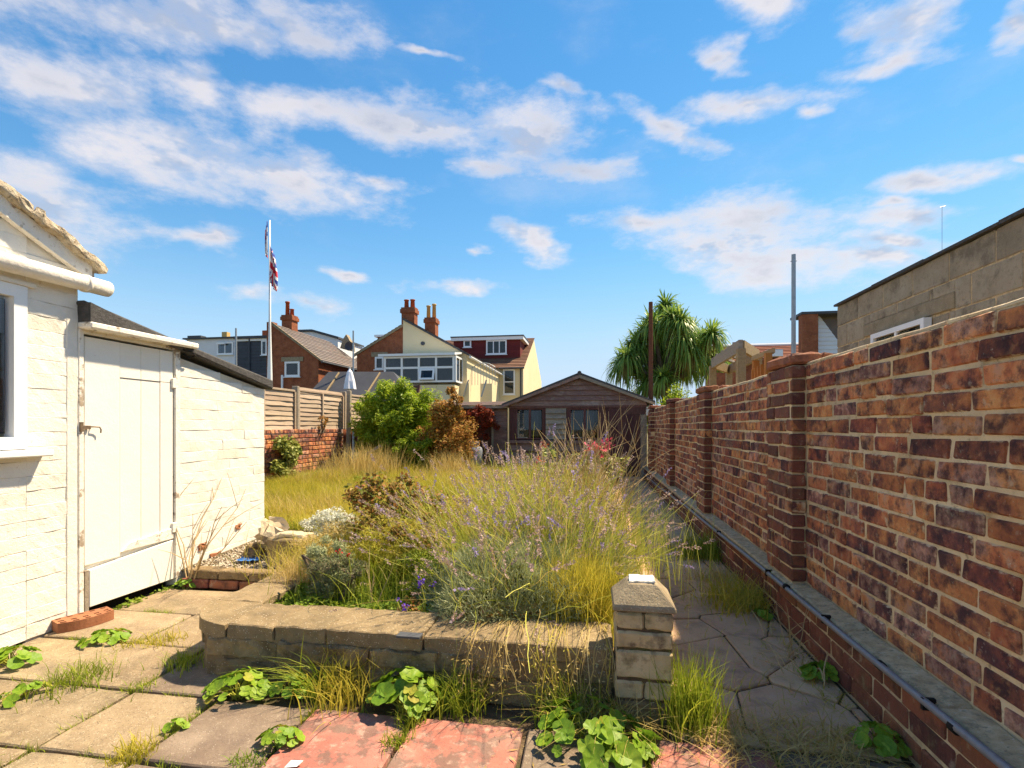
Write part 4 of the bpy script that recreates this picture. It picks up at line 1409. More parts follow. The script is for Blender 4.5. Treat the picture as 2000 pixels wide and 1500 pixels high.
def boards(x0, x1, y0, y1, n, m='old_timber'):
    a, b = S(x0, y1), S(x1, y0)
    h = (b.z - a.z) / n
    for i in range(n):
        z0 = a.z + i * h
        MB().prism([(a.x, SV - .050, z0), (a.x, SV - .004, z0 + h + .012), (a.x, SV + .018, z0 + h + .012), (a.x, SV - .020, z0)], (b.x - a.x, 0, 0)).build('board', MATS[m], shd)


boards(1066, 1106, 797, 858, 6, 'grey_timber')
boards(996, 1180, 868, 932, 5)
# windows with dusty panes and sagging curtains
for (x0, x1) in ((1008, 1062), (1112, 1172)):
    a, b = S(x0, 858), S(x1, 797)
    w = window(shd, (a.x, SV, a.z), (1, 0, 0), b.x - a.x, b.z - a.z, cols=2, rows=1, m='old_timber_v', fw=.03, depth=.03, sill=False, backd=.22, mull=.045)
    for q, (t0, t1, zz0, zz1) in enumerate(((.05, .42, .0, .85), (.55, .8, .1, .9))):
        box('curtain', (a.x + (b.x - a.x) * t0, SV + .018 + q * .004, a.z + (b.z - a.z) * zz0), (a.x + (b.x - a.x) * t1, SV + .021 + q * .004, a.z + (b.z - a.z) * zz1), MATS['curtain'], w)
# plank wall and door on the right
a, b = S(1180, 930), S(1206, 797)
for i in range(3):
    x0 = a.x + (b.x - a.x) * i / 3
    box('plank', (x0 + .002, SV - .012, 0.02), (x0 + (b.x - a.x) / 3 - .002, SV + .026, zb - .052), MATS['old_timber_v'], shd)
a, b = S(1206, 930), S(1251, 808)
dz1 = S(1230, 810).z
dr = box('door', (a.x, SV + .0, 0.06), (b.x, SV + .028, dz1), MATS['old_timber_v'], shd)
for i in range(5):
    x0 = a.x + (b.x - a.x) * i / 5
    box('plank', (x0 + .003, SV - .018, 0.06), (x0 + (b.x - a.x) / 5 - .003, SV - .002, dz1), MATS['old_timber_v'], dr)
box('door_latch', (a.x + .05, SV - .04, 0.95), (a.x + .11, SV - .019, 0.99), MATS['iron'], dr)
box('door_head', (a.x, SV - .02, dz1 + .004), (ur, SV + .026, zb - .052), MATS['old_timber_v'], shd)
box('door_post', (b.x, SV - .02, 0), (ur, SV + .026, dz1), MATS['grey_timber'], shd)
box('threshold', (a.x, SV - .25, -0.01), (b.x, SV - .02, 0.055), MATS['paving'], shd, bevel=.01)
# roof
th = 0.045
for s_ in (-1, 1):
    ex, ez = (ul - .14, EVL - .075) if s_ < 0 else (ur + .16, EVR - .075)
    MB().prism([(apx, SV - .12, APZ - .02), (ex, SV - .12, ez), (ex, SV - .12, ez + th), (apx, SV - .12, APZ + th)], (0, 3.7, 0)).build('roof', MATS['felt'], shd)
    MB().prism([(apx, SV - .135, APZ - .075), (ex, SV - .135, ez - .045), (ex, SV - .135, ez + .004), (apx, SV - .135, APZ - .005)], (0, 0.022, 0)).build('barge_board', MATS['grey_timber' if s_ > 0 else 'old_timber'], shd)
MB().tube([(apx, SV - .14, APZ + .03), (apx, SV + 3.5, APZ + .03)], .045, 8).build('ridge_roll', MATS['felt'], shd)
box('eave_bracket', (ur - .02, SV - .1, S(1258, 812).z), (ur + .12, SV + .02, S(1258, 795).z), MATS['paint_flaking'], shd, bevel=.01)

# flat roofed side store joined to the left of the shed
an = thing('side_store', 'low flat roofed dark timber store joined to the left of the shed', 'shed', (-3.0, SV + 1, 0))
AU0, AU1 = -4.6, ul - .06
zr = 1.1 + 0.04 * 11.1
box('front_wall', (AU0, SV + .16, 0.0), (AU1, SV + .2, zr - .02), MATS['old_timber_v'], an)
for i in range(11):
    z0 = 0.05 + i * .13
    MB().prism([(S(962, 833).x, SV + .125, z0), (S(962, 833).x, SV + .145, z0 + .14), (S(962, 833).x, SV + .159, z0 + .14), (S(962, 833).x, SV + .14, z0)], (AU1 - S(962, 833).x, 0, 0)).build('board', MATS['old_timber'], an) if z0 + .14 < zr - .05 else None
box('post', (S(958, 833).x, SV + .1, 0), (S(962, 833).x, SV + .159, zr - .03), MATS['grey_timber'], an)
box('fascia', (AU0, SV - .02, zr - .045), (AU1 + .05, SV + .0, zr + .01), MATS['grey_timber'], an)
for i in range(4):
    y0 = SV - .03 + i * .55
    MB().prism([(AU0, y0, zr + .012 + i * .045), (AU0, y0 + .6, zr + .06 + i * .045), (AU0, y0 + .6, zr + .075 + i * .045), (AU0, y0, zr + .03 + i * .045)], (AU1 - AU0 + .1, 0, 0)).build('roof_felt', MATS['brown_felt'], an)
# stoneware churn in front of it
V = []
cp = on_v(925, 873, 10.4)
prof = [(0.02, 0), (.17, 0.0), (.19, .05), (.19, .32), (.17, .38), (.10, .42), (.095, .46), (.12, .48), (.12, .50), (.02, .50)]
mb = MB()
nn = 20
for (r_, z_) in prof:
    for k in range(nn):
        mb.v.append((cp.x + r_ * math.cos(2 * math.pi * k / nn), cp.y + r_ * math.sin(2 * math.pi * k / nn), 0.28 + z_))
for i in range(len(prof) - 1):
    for k in range(nn):
        mb.f.append((i * nn + k, i * nn + (k + 1) % nn, (i + 1) * nn + (k + 1) % nn, (i + 1) * nn + k))
ch = mb.build('churn', MATS['glazed_churn'], smooth=True)
tag(ch, 'grey blue churn standing before the side store', 'churn')
tag(box('churn_stand', (cp.x - .22, cp.y - .2, 0.15), (cp.x + .22, cp.y + .2, 0.279), MATS['block'], bevel=.01), 'low rough block under the churn', 'block')

# ---------------------------------------------------------------- terrace of houses behind
HV, MV = 25.0, 34.0


def H(x, y, v=HV):
    return on_v(x, y, v)


def xat(x, v):
    return on_v(x, 700, v).x


def tile_roof(parent, p0, p1, q0, q1, rows_, m, name='tile_course', thick=0.03):
    """roof slope from eave p0-p1 to ridge q0-q1, laid in overlapping courses"""
    p0, p1, q0, q1 = map(Vector, (p0, p1, q0, q1))
    n = (p1 - p0).cross(q0 - p0).normalized()
    if n.z < 0:
        n = -n
    for i in range(rows_):
        t0, t1 = i / rows_, (i + 1.25) / rows_
        a, b = p0.lerp(q0, t0) + n * thick, p1.lerp(q1, t0) + n * thick
        c, d = p1.lerp(q1, min(t1, 1)), p0.lerp(q0, min(t1, 1))
        MB().add([a, b, c, d, a - n * thick, b - n * thick], [(0, 1, 2, 3), (4, 5, 1, 0)]).build(name, MATS[m], parent)


def chimney(parent, x, y, z0, z1, w, d, m, pots):
    st_ = MB().box((x - w / 2, y - d / 2, z0), (x + w / 2, y + d / 2, z1 - .3)).box((x - w / 2 - .06, y - d / 2 - .06, z1 - .299), (x + w / 2 + .06, y + d / 2 + .06, z1 - .1)).box((x - w / 2 - .02, y - d / 2 - .02, z1 - .099), (x + w / 2 + .02, y + d / 2 + .02, z1)).build('chimney', MATS[m], parent)
    for (dx, dy, h, r_, pm) in pots:
        MB().tube([(x + dx, y + dy, z1), (x + dx, y + dy, z1 + h * .9), (x + dx, y + dy, z1 + h * .9), (x + dx, y + dy, z1 + h)], [r_, r_ * .85, r_ * 1.08, r_ * 1.08], 10).build('chimney_pot', MATS[pm], st_, smooth=True)
    return st_


# --- cream house with first floor conservatory (right of the pair), red brick half on its left
xr0 = xat(787, HV)
xe = xat(912, HV)
xb = xat(697, HV)
zR, zE = H(787, 622).z, H(912, 690).z
cream = thing('cream_house', 'cream rendered terraced house with white conservatory and maroon dormer', 'building', (xe - 1, HV + 5, -0.05))
MB().prism([(xr0, HV, -.05), (xe, HV, -.05), (xe, HV, zE), (xr0, HV, zR)], (0, 0.3, 0)).build('gable_wall', MATS['cream_render'], cream)
MB().prism([(xe, HV + .302, -.05), (xe, MV, -.05), (xe, MV, zE), (xe, HV + .302, zE)], (-0.3, 0, 0)).build('side_wall', MATS['cream_render'], cream)
sl_ = (zR - zE) / (xe - xr0)
tile_roof(cream, (xe + .15, HV - .12, zE - .15 * sl_), (xe + .15, MV, zE - .15 * sl_), (xr0, HV - .12, zR + .04), (xr0, MV, zR + .04), 16, 'slate')
MB().prism([(xr0, HV - .1, zR - .08), (xe + .15, HV - .1, zE - .15 * sl_ - .08), (xe + .15, HV - .1, zE - .15 * sl_ + .02), (xr0, HV - .1, zR + .03)], (0, .1, 0)).build('verge', MATS['lead'], cream)
MB().tube([(xe + .2, HV - .1, zE - .2), (xe + .2, MV, zE - .2)], .06, 8).build('gutter', MATS['upvc'], cream)
MB().tube([H(826, 671) + Vector((0, -.05, 0)), H(826, 671) + Vector((0, .1, 0))], .1, 12).build('vent', MATS['lead'], cream)
pz = H(800, 602, HV + 1.2)
chimney(cream, xat(800, HV + 1.2), HV + 1.2, zR - .9, on_v(800, 602, HV + 1.2).z, .72, .5, 'house_brick', ((-.17, 0, .45, .13, 'pot_red'), (.17, 0, .45, .13, 'pot_red')))
chimney(cream, xat(843, HV + 3.5), HV + 3.5, 4.6, on_v(843, 622, HV + 3.5).z, .62, .6, 'house_brick', ((-.15, -.1, .72, .12, 'pot_yellow'), (.12, .1, .85, .12, 'pot_yellow')))
# main house body
xm1 = xat(1022, MV)
zME, zMR = on_v(1000, 716, MV).z, on_v(1042, 660, MV + 6).z
box('main_wall', (xr0 - 3.2, MV, -.05), (xm1, MV + .3, zME), MATS['cream_render'], cream)
MB().prism([(xm1, MV + .302, -.05), (xm1, MV + 12, -.05), (xm1, MV + 12, zME), (xm1, MV + 6, zMR), (xm1, MV + .302, zME)], (-.3, 0, 0)).build('gable_wall', MATS['cream_render'], cream)
tile_roof(cream, (xr0 - 3.2, MV - .2, zME - .1), (xm1 + .1, MV - .2, zME - .1), (xr0 - 3.2, MV + 6, zMR), (xm1 + .1, MV + 6, zMR), 22, 'tile_brown', thick=.05)
MB().tube([(xe, MV - .25, zME - .12), (xm1 + .1, MV - .25, zME - .12)], .07, 8).build('gutter', MATS['lead'], cream)
MB().tube([(xm1 - .15, MV - .2, zME - .12), (xm1 - .15, MV - .15, zME - .4), (xm1 - .15, MV - .1, 0)], .06, 8).build('downpipe', MATS['lead'], cream)
a, b = on_v(983, 771, MV), on_v(1006, 721, MV)
window(cream, (a.x, MV, a.z), (1, 0, 0), b.x - a.x, b.z - a.z, rows=2, fw=.09, depth=.12, curtain=True, proud=True)
# maroon dormer
DV = MV + 1.6
a, b = on_v(886, 712, DV), on_v(1016, 657, DV)
dm = MB().box((a.x, DV, a.z - .6), (b.x, DV + 4, b.z - .22)).build('dormer', MATS['tile_maroon'], cream)
n_ = 11
for i in range(n_):
    z0 = a.z - .35 + i * (b.z - .22 - a.z + .35) / n_
    MB().add([(a.x, DV - .04, z0), (b.x, DV - .04, z0), (b.x, DV - .005, z0 + .3), (a.x, DV - .005, z0 + .3)], [(0, 1, 2, 3)]).build('hung_tile_course', MATS['tile_maroon'], dm) if z0 + .3 < b.z - .2 else None
MB().box((a.x - .15, DV - .2, b.z - .22), (b.x + .25, DV + 4.1, b.z)).build('dormer_fascia', MATS['upvc'], dm)
MB().box((a.x - .18, DV - .24, b.z + .001), (b.x + .28, DV + 4.1, b.z + .08)).build('dormer_roof', MATS['lead'], dm)
p, q = on_v(950, 693, DV), on_v(990, 664, DV)
window(dm, (p.x, DV - .05, p.z), (1, 0, 0), q.x - p.x, q.z - p.z, cols=3, fw=.1, depth=.1, proud=True)
p, q = on_v(906, 679, DV), on_v(921, 664, DV)
window(dm, (p.x, DV - .05, p.z), (1, 0, 0), q.x - p.x, q.z - p.z, fw=.1, depth=.1, proud=True)
# conservatory on the gable
CV = HV - 1.3
c0, c1 = on_v(752, 748, CV), on_v(886, 694, CV)
con = MB().box((c0.x - .05, CV, -.05), (c1.x + .05, HV, c0.z - .12)).build('conservatory_base', MATS['cream_render'], cream)
ncol = 4
cw = (c1.x - c0.x) / ncol
midz = c0.z + (c1.z - c0.z) * .56
fr = MB()
for i in range(ncol + 1):
    x = c0.x + cw * i
    fr.box((x - .05, CV - .03, c0.z), (x + .05, CV + .06, c1.z))
for i in range(ncol):
    x0, x1 = c0.x + cw * i + .05, c0.x + cw * (i + 1) - .05
    for (z0, z1) in ((c0.z, c0.z + .09), (midz - .05, midz + .05), (c1.z - .09, c1.z)):
        fr.box((x0, CV - .028, z0), (x1, CV + .058, z1))
fro = fr.build('conservatory_frame', MATS['upvc'], cream)
for i in range(ncol):
    x0, x1 = c0.x + cw * i + .05, c0.x + cw * (i + 1) - .05
    for j, (z0, z1) in enumerate(((c0.z + .09, midz - .05), (midz + .05, c1.z - .09))):
        if i == 2 and j == 0:
            continue
        box('pane', (x0, CV + .01, z0), (x1, CV + .018, z1), GLASS, fro)
        box('blind', (x0 - .02, CV + .25, z0 - .05), (x1 + .02, CV + .27, z1 + .05), MATS['curtain'] if j == 0 or i < 3 else MATS['interior'], fro)
# the top hung casement pushed open
x0, x1 = c0.x + cw * 2 + .06, c0.x + cw * 3 - .06
hgt = midz - .06 - c0.z - .1
ca2 = MB().box((x0, 0, -hgt), (x0 + .09, .06, 0)).box((x1 - .09, 0, -hgt), (x1, .06, 0)).box((x0 + .09, 0, -.09), (x1 - .09, .06, 0)).box((x0 + .09, 0, -hgt), (x1 - .09, .06, -hgt + .09)).build('open_casement', MATS['upvc'], fro, centre=False)
ca2.location = Vector((0, CV - .07, midz - .06)) - wl(fro)
ca2.rotation_euler = (R(-16), 0, 0)
pn = MB().box((x0 + .09, .02, -hgt + .09), (x1 - .09, .028, -.09)).build('pane', GLASS, None, centre=False)
pn.parent = ca2
box('dark_room', (x0, CV + .5, c0.z), (x1, CV + .52, midz), MATS['interior'], fro)
# roof and glazed side
MB().prism([(c0.x - .3, CV - .15, c1.z + .004), (c0.x - .3, HV, c1.z + .25), (c0.x - .3, HV, c1.z + .33), (c0.x - .3, CV - .15, c1.z + .12)], (c1.x - c0.x + .4, 0, 0)).build('conservatory_roof', MATS['upvc'], cream)
window(cream, (c1.x + .06, CV, c0.z), (0, 1, 0), HV - CV, c1.z - c0.z, cols=2, fw=.09, depth=.1, sill=False, backd=.3, proud=True)
p, q = on_v(733, 722, HV), on_v(750, 697, HV)
# outside stair with railings
sr = MB()
for i in range(9):
    t = i / 8
    a = on_v(922 + 45 * t, 752, HV + 1.0)
    sr.tube([a, a + Vector((0, 0, .9 + .25 * math.sin(t * 3)))], .015, 5)
sr.tube([on_v(922 + 45 * i / 8, 752, HV + 1) + Vector((0, 0, .9 + .25 * math.sin(i / 8 * 3))) for i in range(9)], .02, 5)
sr.build('stair_railing', MATS['galvanised'], cream)
a, b = on_v(938, 775, HV + .6), on_v(961, 749, HV + .6)
box('stair_wall', (a.x, HV + .6, -.05), (b.x, HV + .85, b.z), MATS['cream_render'], cream)
a, b = on_v(896, 775, HV - .2), on_v(918, 749, HV - .2)
box('stair_wall', (a.x, HV - .4, -.05), (b.x, HV - .15, b.z), MATS['cream_render'], cream)
for xx in (905, 940):
    MB().tube([on_v(xx, 775, HV - .5), on_v(xx + 10, 742, HV - .5)], .04, 6).build('stair_stringer', MATS['galvanised'], cream)
box('wall_lamp', tuple(on_v(881, 767, CV - .1)), tuple(on_v(888, 755, CV - .02)), MATS['lead'], cream)

# --- red brick half of the pair
rh = thing('brick_half_house', 'red brick half gable joined to the left of the cream house', 'building', (xb + 1, HV + 5, -.05))
zBE = zE + .1
MB().prism([(xb, HV, -.05), (xr0 - .004, HV, -.05), (xr0 - .004, HV, zR - .35), (xb, HV, zBE)], (0, .3, 0)).build('gable_wall', MATS['house_brick'], rh)
tile_roof(rh, (xb - .15, HV - .1, zBE - .05), (xb - .15, MV, zBE - .05), (xr0 - .01, HV - .1, zR - .31), (xr0 - .01, MV, zR - .31), 14, 'slate')
MB().prism([(xb - .15, HV - .08, zBE - .16), (xr0, HV - .08, zR - .42), (xr0, HV - .08, zR - .29), (xb - .15, HV - .08, zBE - .02)], (0, .08, 0)).build('verge', MATS['cap_stone'], rh)
window(rh, (p.x, HV, p.z), (1, 0, 0), q.x - p.x, q.z - p.z, fw=.09, depth=.1, lintel='cap_stone', proud=True)
box('side_wall', (xb, HV + .302, -.05), (xb + .3, MV - .1, zBE - .05), MATS['house_brick'], rh)
xg0, xg1 = xat(640, MV), xat(760, MV)
tile_roof(rh, (xg0, MV - .1, zME - .1), (xr0 - 3.25, MV - .1, zME - .1), (xg0, MV + 6, zMR - .6), (xr0 - 3.25, MV + 6, zMR - .6), 16, 'slate')
box('main_wall', (xg0, MV, -.05), (xr0 - 3.25, MV + .3, zME - .15), MATS['house_brick'], rh)
a, b = on_v(738, 672, MV + 2), on_v(764, 654, MV + 2)
db = box('dormer', (a.x, MV + 2, a.z - .8), (b.x, MV + 5, b.z - .15), MATS['tile_maroon'], rh)
box('dormer_roof', (a.x - .2, MV + 1.8, b.z - .149), (b.x + .2, MV + 5.1, b.z), MATS['upvc'], db)

# --- red brick house on the left with its tall chimney
x0, x1 = xat(533, HV), xat(622, HV)
red = thing('red_brick_house', 'red brick house with slate roof and tall orange chimney pots behind the fence', 'building', ((x0 + x1) / 2, HV + 3, -.05))
zr0, ze0 = H(536, 634).z, H(622, 699).z
MB().prism([(x0, HV, -.05), (x1, HV, -.05), (x1, HV, ze0), (x0, HV, zr0)], (0, .3, 0)).build('gable_wall', MATS['house_brick'], red)
MB().prism([(x1, HV + .302, -.05), (x1, HV + 5.2, -.05), (x1, HV + 5.2, ze0), (x1, HV + .302, ze0)], (-.3, 0, 0)).build('side_wall', MATS['house_brick'], red)
sl2 = (zr0 - ze0) / (x1 - x0)
tile_roof(red, (x1 + .2, HV - .1, ze0 - .2 * sl2), (x1 + .2, HV + 6, ze0 - .2 * sl2), (x0 - .1, HV - .1, zr0 + .1), (x0 - .1, HV + 6, zr0 + .1), 15, 'slate')
MB().prism([(x0, HV - .08, zr0 - .05), (x1 + .2, HV - .08, ze0 - .2 * sl2 - .08), (x1 + .2, HV - .08, ze0 - .2 * sl2 + .03), (x0, HV - .08, zr0 + .12)], (0, .08, 0)).build('verge', MATS['cap_stone'], red)
MB().tube([(x1 + .25, HV - .1, ze0 - .22), (x1 + .25, HV + 6, ze0 - .22)], .06, 8).build('gutter', MATS['lead'], red)
box('left_wall', (x0 - .35, HV - .02, -.05), (x0 - .004, HV + .4, zr0 + .15), MATS['house_brick'], red)
a, b = H(557, 736), H(586, 706)
window(red, (a.x, HV, a.z), (1, 0, 0), b.x - a.x, b.z - a.z, fw=.1, depth=.1, lintel='cap_stone', proud=True)
MB().tube([H(557, 733) + Vector((-.1, -.12, 0)), H(557, 760) + Vector((-.1, -.12, -1.5))], .06, 8).build('waste_pipe', MATS['upvc'], red)
chimney(red, xat(566, HV + 2), HV + 2, 4.9, on_v(566, 617, HV + 2).z, .62, .6, 'house_brick', ((-.14, 0, .82, .12, 'pot_red'), (.14, 0, .38, .12, 'pot_red')))
# its main roof with a lead edged dormer
xq0, xq1 = xat(470, MV - 3), xat(690, MV)
tile_roof(red, (x0 - 4, MV - .1, zME - .3), (xq1, MV - .1, zME - .3), (x0 - 4, MV + 6, zMR - 1.0), (xq1, MV + 6, zMR - 1.0), 14, 'slate')
box('main_wall', (x0 - 4, MV, -.05), (xq1, MV + .3, zME - .32), MATS['house_brick'], red)
a, b = on_v(585, 672, MV + .5), on_v(660, 646, MV + .5)
dr2 = MB().prism([(a.x, MV + .5, a.z - .8), (b.x, MV + .5, a.z - .8), (b.x, MV + .5, on_v(660, 662, MV + .5).z), (a.x + 1.0, MV + .5, b.z), (a.x, MV + .5, b.z)], (0, 4, 0)).build('dormer', MATS['white_clad'], red)
MB().prism([(a.x - .1, MV + .35, b.z), (a.x + 1.05, MV + .35, b.z), (b.x + .1, MV + .35, on_v(660, 662, MV + .5).z), (b.x + .1, MV + .35, on_v(660, 662, MV + .5).z + .14), (a.x + 1.05, MV + .35, b.z + .14), (a.x - .1, MV + .35, b.z + .14)], (0, 4.2, 0)).build('dormer_roof', MATS['lead'], dr2)
a = on_v(674, 676, HV + 6)
MB().prism([on_v(664, 680, HV + 6), on_v(688, 686, HV + 6), on_v(687, 672, HV + 6), on_v(676, 653, HV + 6), on_v(670, 662, HV + 6)], (0, .4, 0)).build('parapet', MATS['cap_stone'], red)
# satellite dish
a = on_v(682, 676, HV + 5.6)
V = [(a.x + .3 * math.cos(t * math.pi / 8), a.y - .03 * 0, a.z + .3 * math.sin(t * math.pi / 8)) for t in range(16)] + [(a.x, a.y + .1, a.z)]
MB().add(V, [(i, (i + 1) % 16, 16) for i in range(16)]).build('satellite_dish', MATS['lead'], red)

# --- grey clad dormer house and white dormer house farther left
gy = thing('grey_dormer_house', 'house with a grey slate hung box dormer left of the flagpole', 'building', (xat(495, MV), MV + 3, -.05))
a, b = on_v(465, 760, MV), on_v(526, 656, MV)
bd = box('dormer', (a.x, MV, a.z), (b.x, MV + 4, b.z - .18), MATS['slate_grey'], gy)
for i in range(15):
    z0 = a.z + .1 + i * .22
    if z0 + .24 < b.z - .2:
        MB().add([(a.x, MV - .05, z0), (b.x, MV - .05, z0), (b.x, MV - .005, z0 + .25), (a.x, MV - .005, z0 + .25)], [(0, 1, 2, 3)]).build('hung_slate_course', MATS['slate_grey'], bd)
box('dormer_roof', (a.x - .2, MV - .25, b.z - .179), (b.x + .3, MV + 4.2, b.z), MATS['lead'], bd)
box('fascia', (a.x - .02, MV - .1, b.z - .35), (b.x, MV - .06, b.z - .182), MATS['upvc'], bd)
MB().tube([on_v(487, 662, MV - .1), on_v(487, 760, MV - .1)], .06, 6).build('downpipe', MATS['lead'], bd)
p, q = on_v(512, 694, MV), on_v(523, 665, MV)
window(bd, (p.x, MV - .06, p.z), (1, 0, 0), q.x - p.x, q.z - p.z, fw=.1, depth=.1, proud=True)
box('lower_wall', (a.x - 1, MV - .3, -.05), (b.x + .5, MV + .5, a.z - .004), MATS['house_brick'], gy)
box('chimney_pot', tuple(on_v(512, 656, MV + 2)), tuple(on_v(525, 645, MV + 2) + Vector((0, .4, 0))), MATS['pot_red'], gy)

wh = thing('white_dormer_house', 'pale house with a white flat roofed dormer just above the store roof', 'building', (xat(410, MV), MV + 3, -.05))
a, b = on_v(365, 760, MV), on_v(460, 658, MV)
wd = box('dormer', (a.x, MV, -.05), (b.x, MV + 4, b.z - .1), MATS['white_clad'], wh)
box('dormer_roof', (a.x - .2, MV - .2, b.z - .099), (b.x + .15, MV + 4.2, b.z), MATS['lead'], wd)
p, q = on_v(425, 693, MV), on_v(460, 668, MV)
window(wd, (p.x, MV - .02, p.z), (1, 0, 0), q.x - p.x - .15, q.z - p.z, cols=2, fw=.1, depth=.1, curtain=True, proud=True)
p = on_v(425, 674, MV)
box('top_light', (p.x + .1, MV - .3, p.z), (p.x + .75, MV - .26, p.z + .12), MATS['upvc'], wd)
MB().box(tuple(on_v(433, 660, MV + 3)), tuple(on_v(443, 648, MV + 3) + Vector((0, .4, 0)))).build('chimney_pot', MATS['pot_yellow'], wh)
MB().box(tuple(on_v(366, 662, MV + 3)), tuple(on_v(392, 655, MV + 3) + Vector((0, .6, 0)))).build('roof_vent', MATS['lead'], wh)


def pole(x, ytop, ybot, d, r0, r1, m, label, name='pole', cat='pole', extra=None):
    t, b = G(x, ytop, d), G(x, ybot, d)
    b = Vector((t.x, t.y, -.05))
    o = MB().tube([b, t], [r0, r1], 10).build(name, m, smooth=False)
    tag(o, label, cat)
    return o, t


pole(461, 641, 760, 30, .07, .05, MATS['galvanised'], 'thin grey pole between the white dormer and the grey dormer', 'aerial_pole')
pole(690, 646, 760, 16, .03, .025, MATS['galvanised'], 'thin grey metal pole behind the green bush, between the two brick houses', 'metal_pole')
o, t = pole(1550, 497, 700, 6.2, .030, .024, MATS['galvanised'], 'tall galvanised metal pole rising behind the brick pier', 'metal_pole')
MB().box((t.x - .035, t.y - .004, t.z - .085), (t.x + .035, t.y + .004, t.z - .077)).build('cross_pin', MATS['galvanised'], o)
MB().tube([Vector((t.x - .012, t.y - .03, 0.4)), Vector((t.x - .012, t.y - .03, 1.1 + .16 * 6.2))], .026, 8).build('second_tube', MATS['galvanised'], o)
o, t = pole(1271, 590, 775, 12.6, .06, .05, MATS['rust'], 'rusty brown iron post beside the cabbage tree', 'iron_post', 'post')

# flagpole with limp flags
D_F = 13.0
fp = thing('flagpole', 'slim white flagpole behind the panel fence', 'flagpole', (G(527, 700, D_F).x, G(527, 700, D_F).y, 0))
b, t = G(527, 760, D_F), G(527, 430, D_F)
bx, by = b.x, b.y
MB().tube([(bx, by, -.05), (bx, by, 2.4), (bx, by, 3.6), (bx, by, t.z)], [.062, .060, .030, .016], 12).build('shaft', MATS['pole_white'], fp, smooth=True)


def union(s, t_):
    """the printed pattern of the flag: s along the length 0..2, t across 0..1"""
    x, y = s - 1.0, t_ - 0.5
    if abs(x) < .1 or abs(y) < .1:
        return (0.62, 0.02, 0.04)
    if abs(x) < .167 or abs(y) < .167:
        return (0.82, 0.82, 0.82)
    d1 = abs(y - x * .5) / 1.118
    d2 = abs(y + x * .5) / 1.118
    d = min(d1, d2)
    if d < .033:
        return (0.62, 0.02, 0.04)
    if d < .1:
        return (0.82, 0.82, 0.82)
    return (0.02, 0.05, 0.30)


def flag_mat():
    m = bpy.data.materials.new('flag_print')
    m.use_nodes = True
    nt = m.node_tree
    bs = nt.nodes['Principled BSDF']
    at = nt.nodes.new('ShaderNodeAttribute')
    at.attribute_name = 'print'
    nt.links.new(at.outputs['Color'], bs.inputs['Base Color'])
    bs.inputs['Roughness'].default_value = .8
    return m


FM = flag_mat()


def limp_flag(name, label, top, length, width, side, pat, seed):
    """a flag hanging down its pole in folds"""
    nu, nv = 26, 34
    V, F, Cc = [], [], []
    for i in range(nu):
        a = i / (nu - 1)
        for j in range(nv):
            c = j / (nv - 1)
            fold = math.sin(a * 17 + seed + c * 2) * .045 * (0.3 + a)
            x = top.x + side * (.02 + a * width * (0.45 + .55 * math.sin(c * 2.2 + .4)) * .8)
            y = top.y - .05 + fold
            z = top.z - c * length * (1 - .12 * a) - a * .38 * length
            V.append((x, y, z))
    for i in range(nu - 1):
        for j in range(nv - 1):
            F.append((i * nv + j, (i + 1) * nv + j, (i + 1) * nv + j + 1, i * nv + j + 1))
            Cc.append(pat(2 * (i + .5) / nu, (j + .5) / nv))
    mb = MB().add(V, F)
    o = mb.build(name, FM, smooth=True)
    ca_ = o.data.color_attributes.new('print', 'FLOAT_COLOR', 'CORNER')
    arr = np.repeat(np.array([(*c, 1) for c in Cc], dtype=np.float32), 4, axis=0)
    ca_.data.foreach_set('color', arr.ravel())
    md = o.modifiers.new('thickness', 'SOLIDIFY')
    md.thickness = .004
    tag(o, label, 'flag')
    return o


limp_flag('union_flag', 'limp red white and blue flag hanging in folds down the flagpole', G(528, 478, D_F), .95, .26, 1, union, 1.0)


def stripes(s, t_):
    return (0.03, 0.06, 0.35) if (t_ > .35 and t_ < .5) else (0.6, 0.04, 0.05) if s > 1.5 else (0.8, 0.8, 0.82) if t_ > .2 else (0.05, 0.08, 0.38)


limp_flag('narrow_flag', 'narrow dark blue and white flag furled against the top of the flagpole', G(526, 432, D_F), .75, .05, -1, stripes, 2.0)

# dark hipped pavilion roof and closed parasol behind the bush
PVD = 15.0
pv = thing('garden_pavilion', 'dark grey hipped pavilion roof with pale battens behind the green bush', 'pavilion', (G(710, 750, PVD).x, G(710, 750, PVD).y, 0))
ra, rb = G(642, 726, PVD + 1), G(768, 726, PVD + 1)
e0, e1 = G(588, 784, PVD), G(808, 784, PVD)
e2, e3 = e1 + Vector((-.1, 2.2, 0)), e0 + Vector((.1, 2.2, 0))
V = [e0, e1, e2, e3, ra, rb]
MB().add(V, [(0, 1, 5, 4), (1, 2, 5), (2, 3, 4, 5), (3, 0, 4), (3, 2, 1, 0)]).build('roof', MATS['pavilion_roof'], pv)
for (x0_, x1_) in ((662, 632), (742, 714), (792, 778)):
    t0, t1 = (G(x0_, 728, PVD + .93), G(x1_, 772, PVD + .16)) if x0_ < 790 else (G(770, 745, PVD + .55), G(760, 764, PVD + .25))
    MB().tube([t0, t1], .03, 5).build('batten', MATS['new_timber'], pv)
for p_ in (e0, e1, e2, e3):
    MB().box((p_.x - .05, p_.y - .05, -.05), (p_.x + .05, p_.y + .05, p_.z)).build('post', MATS['old_timber'], pv)
pr = thing('parasol', 'closed white parasol standing behind the green bush', 'parasol', (G(683, 750, 13.5).x, G(683, 750, 13.5).y, 0))
t = G(683, 721, 13.5)
b = G(683, 760, 13.5)
mb = MB()
nn = 14
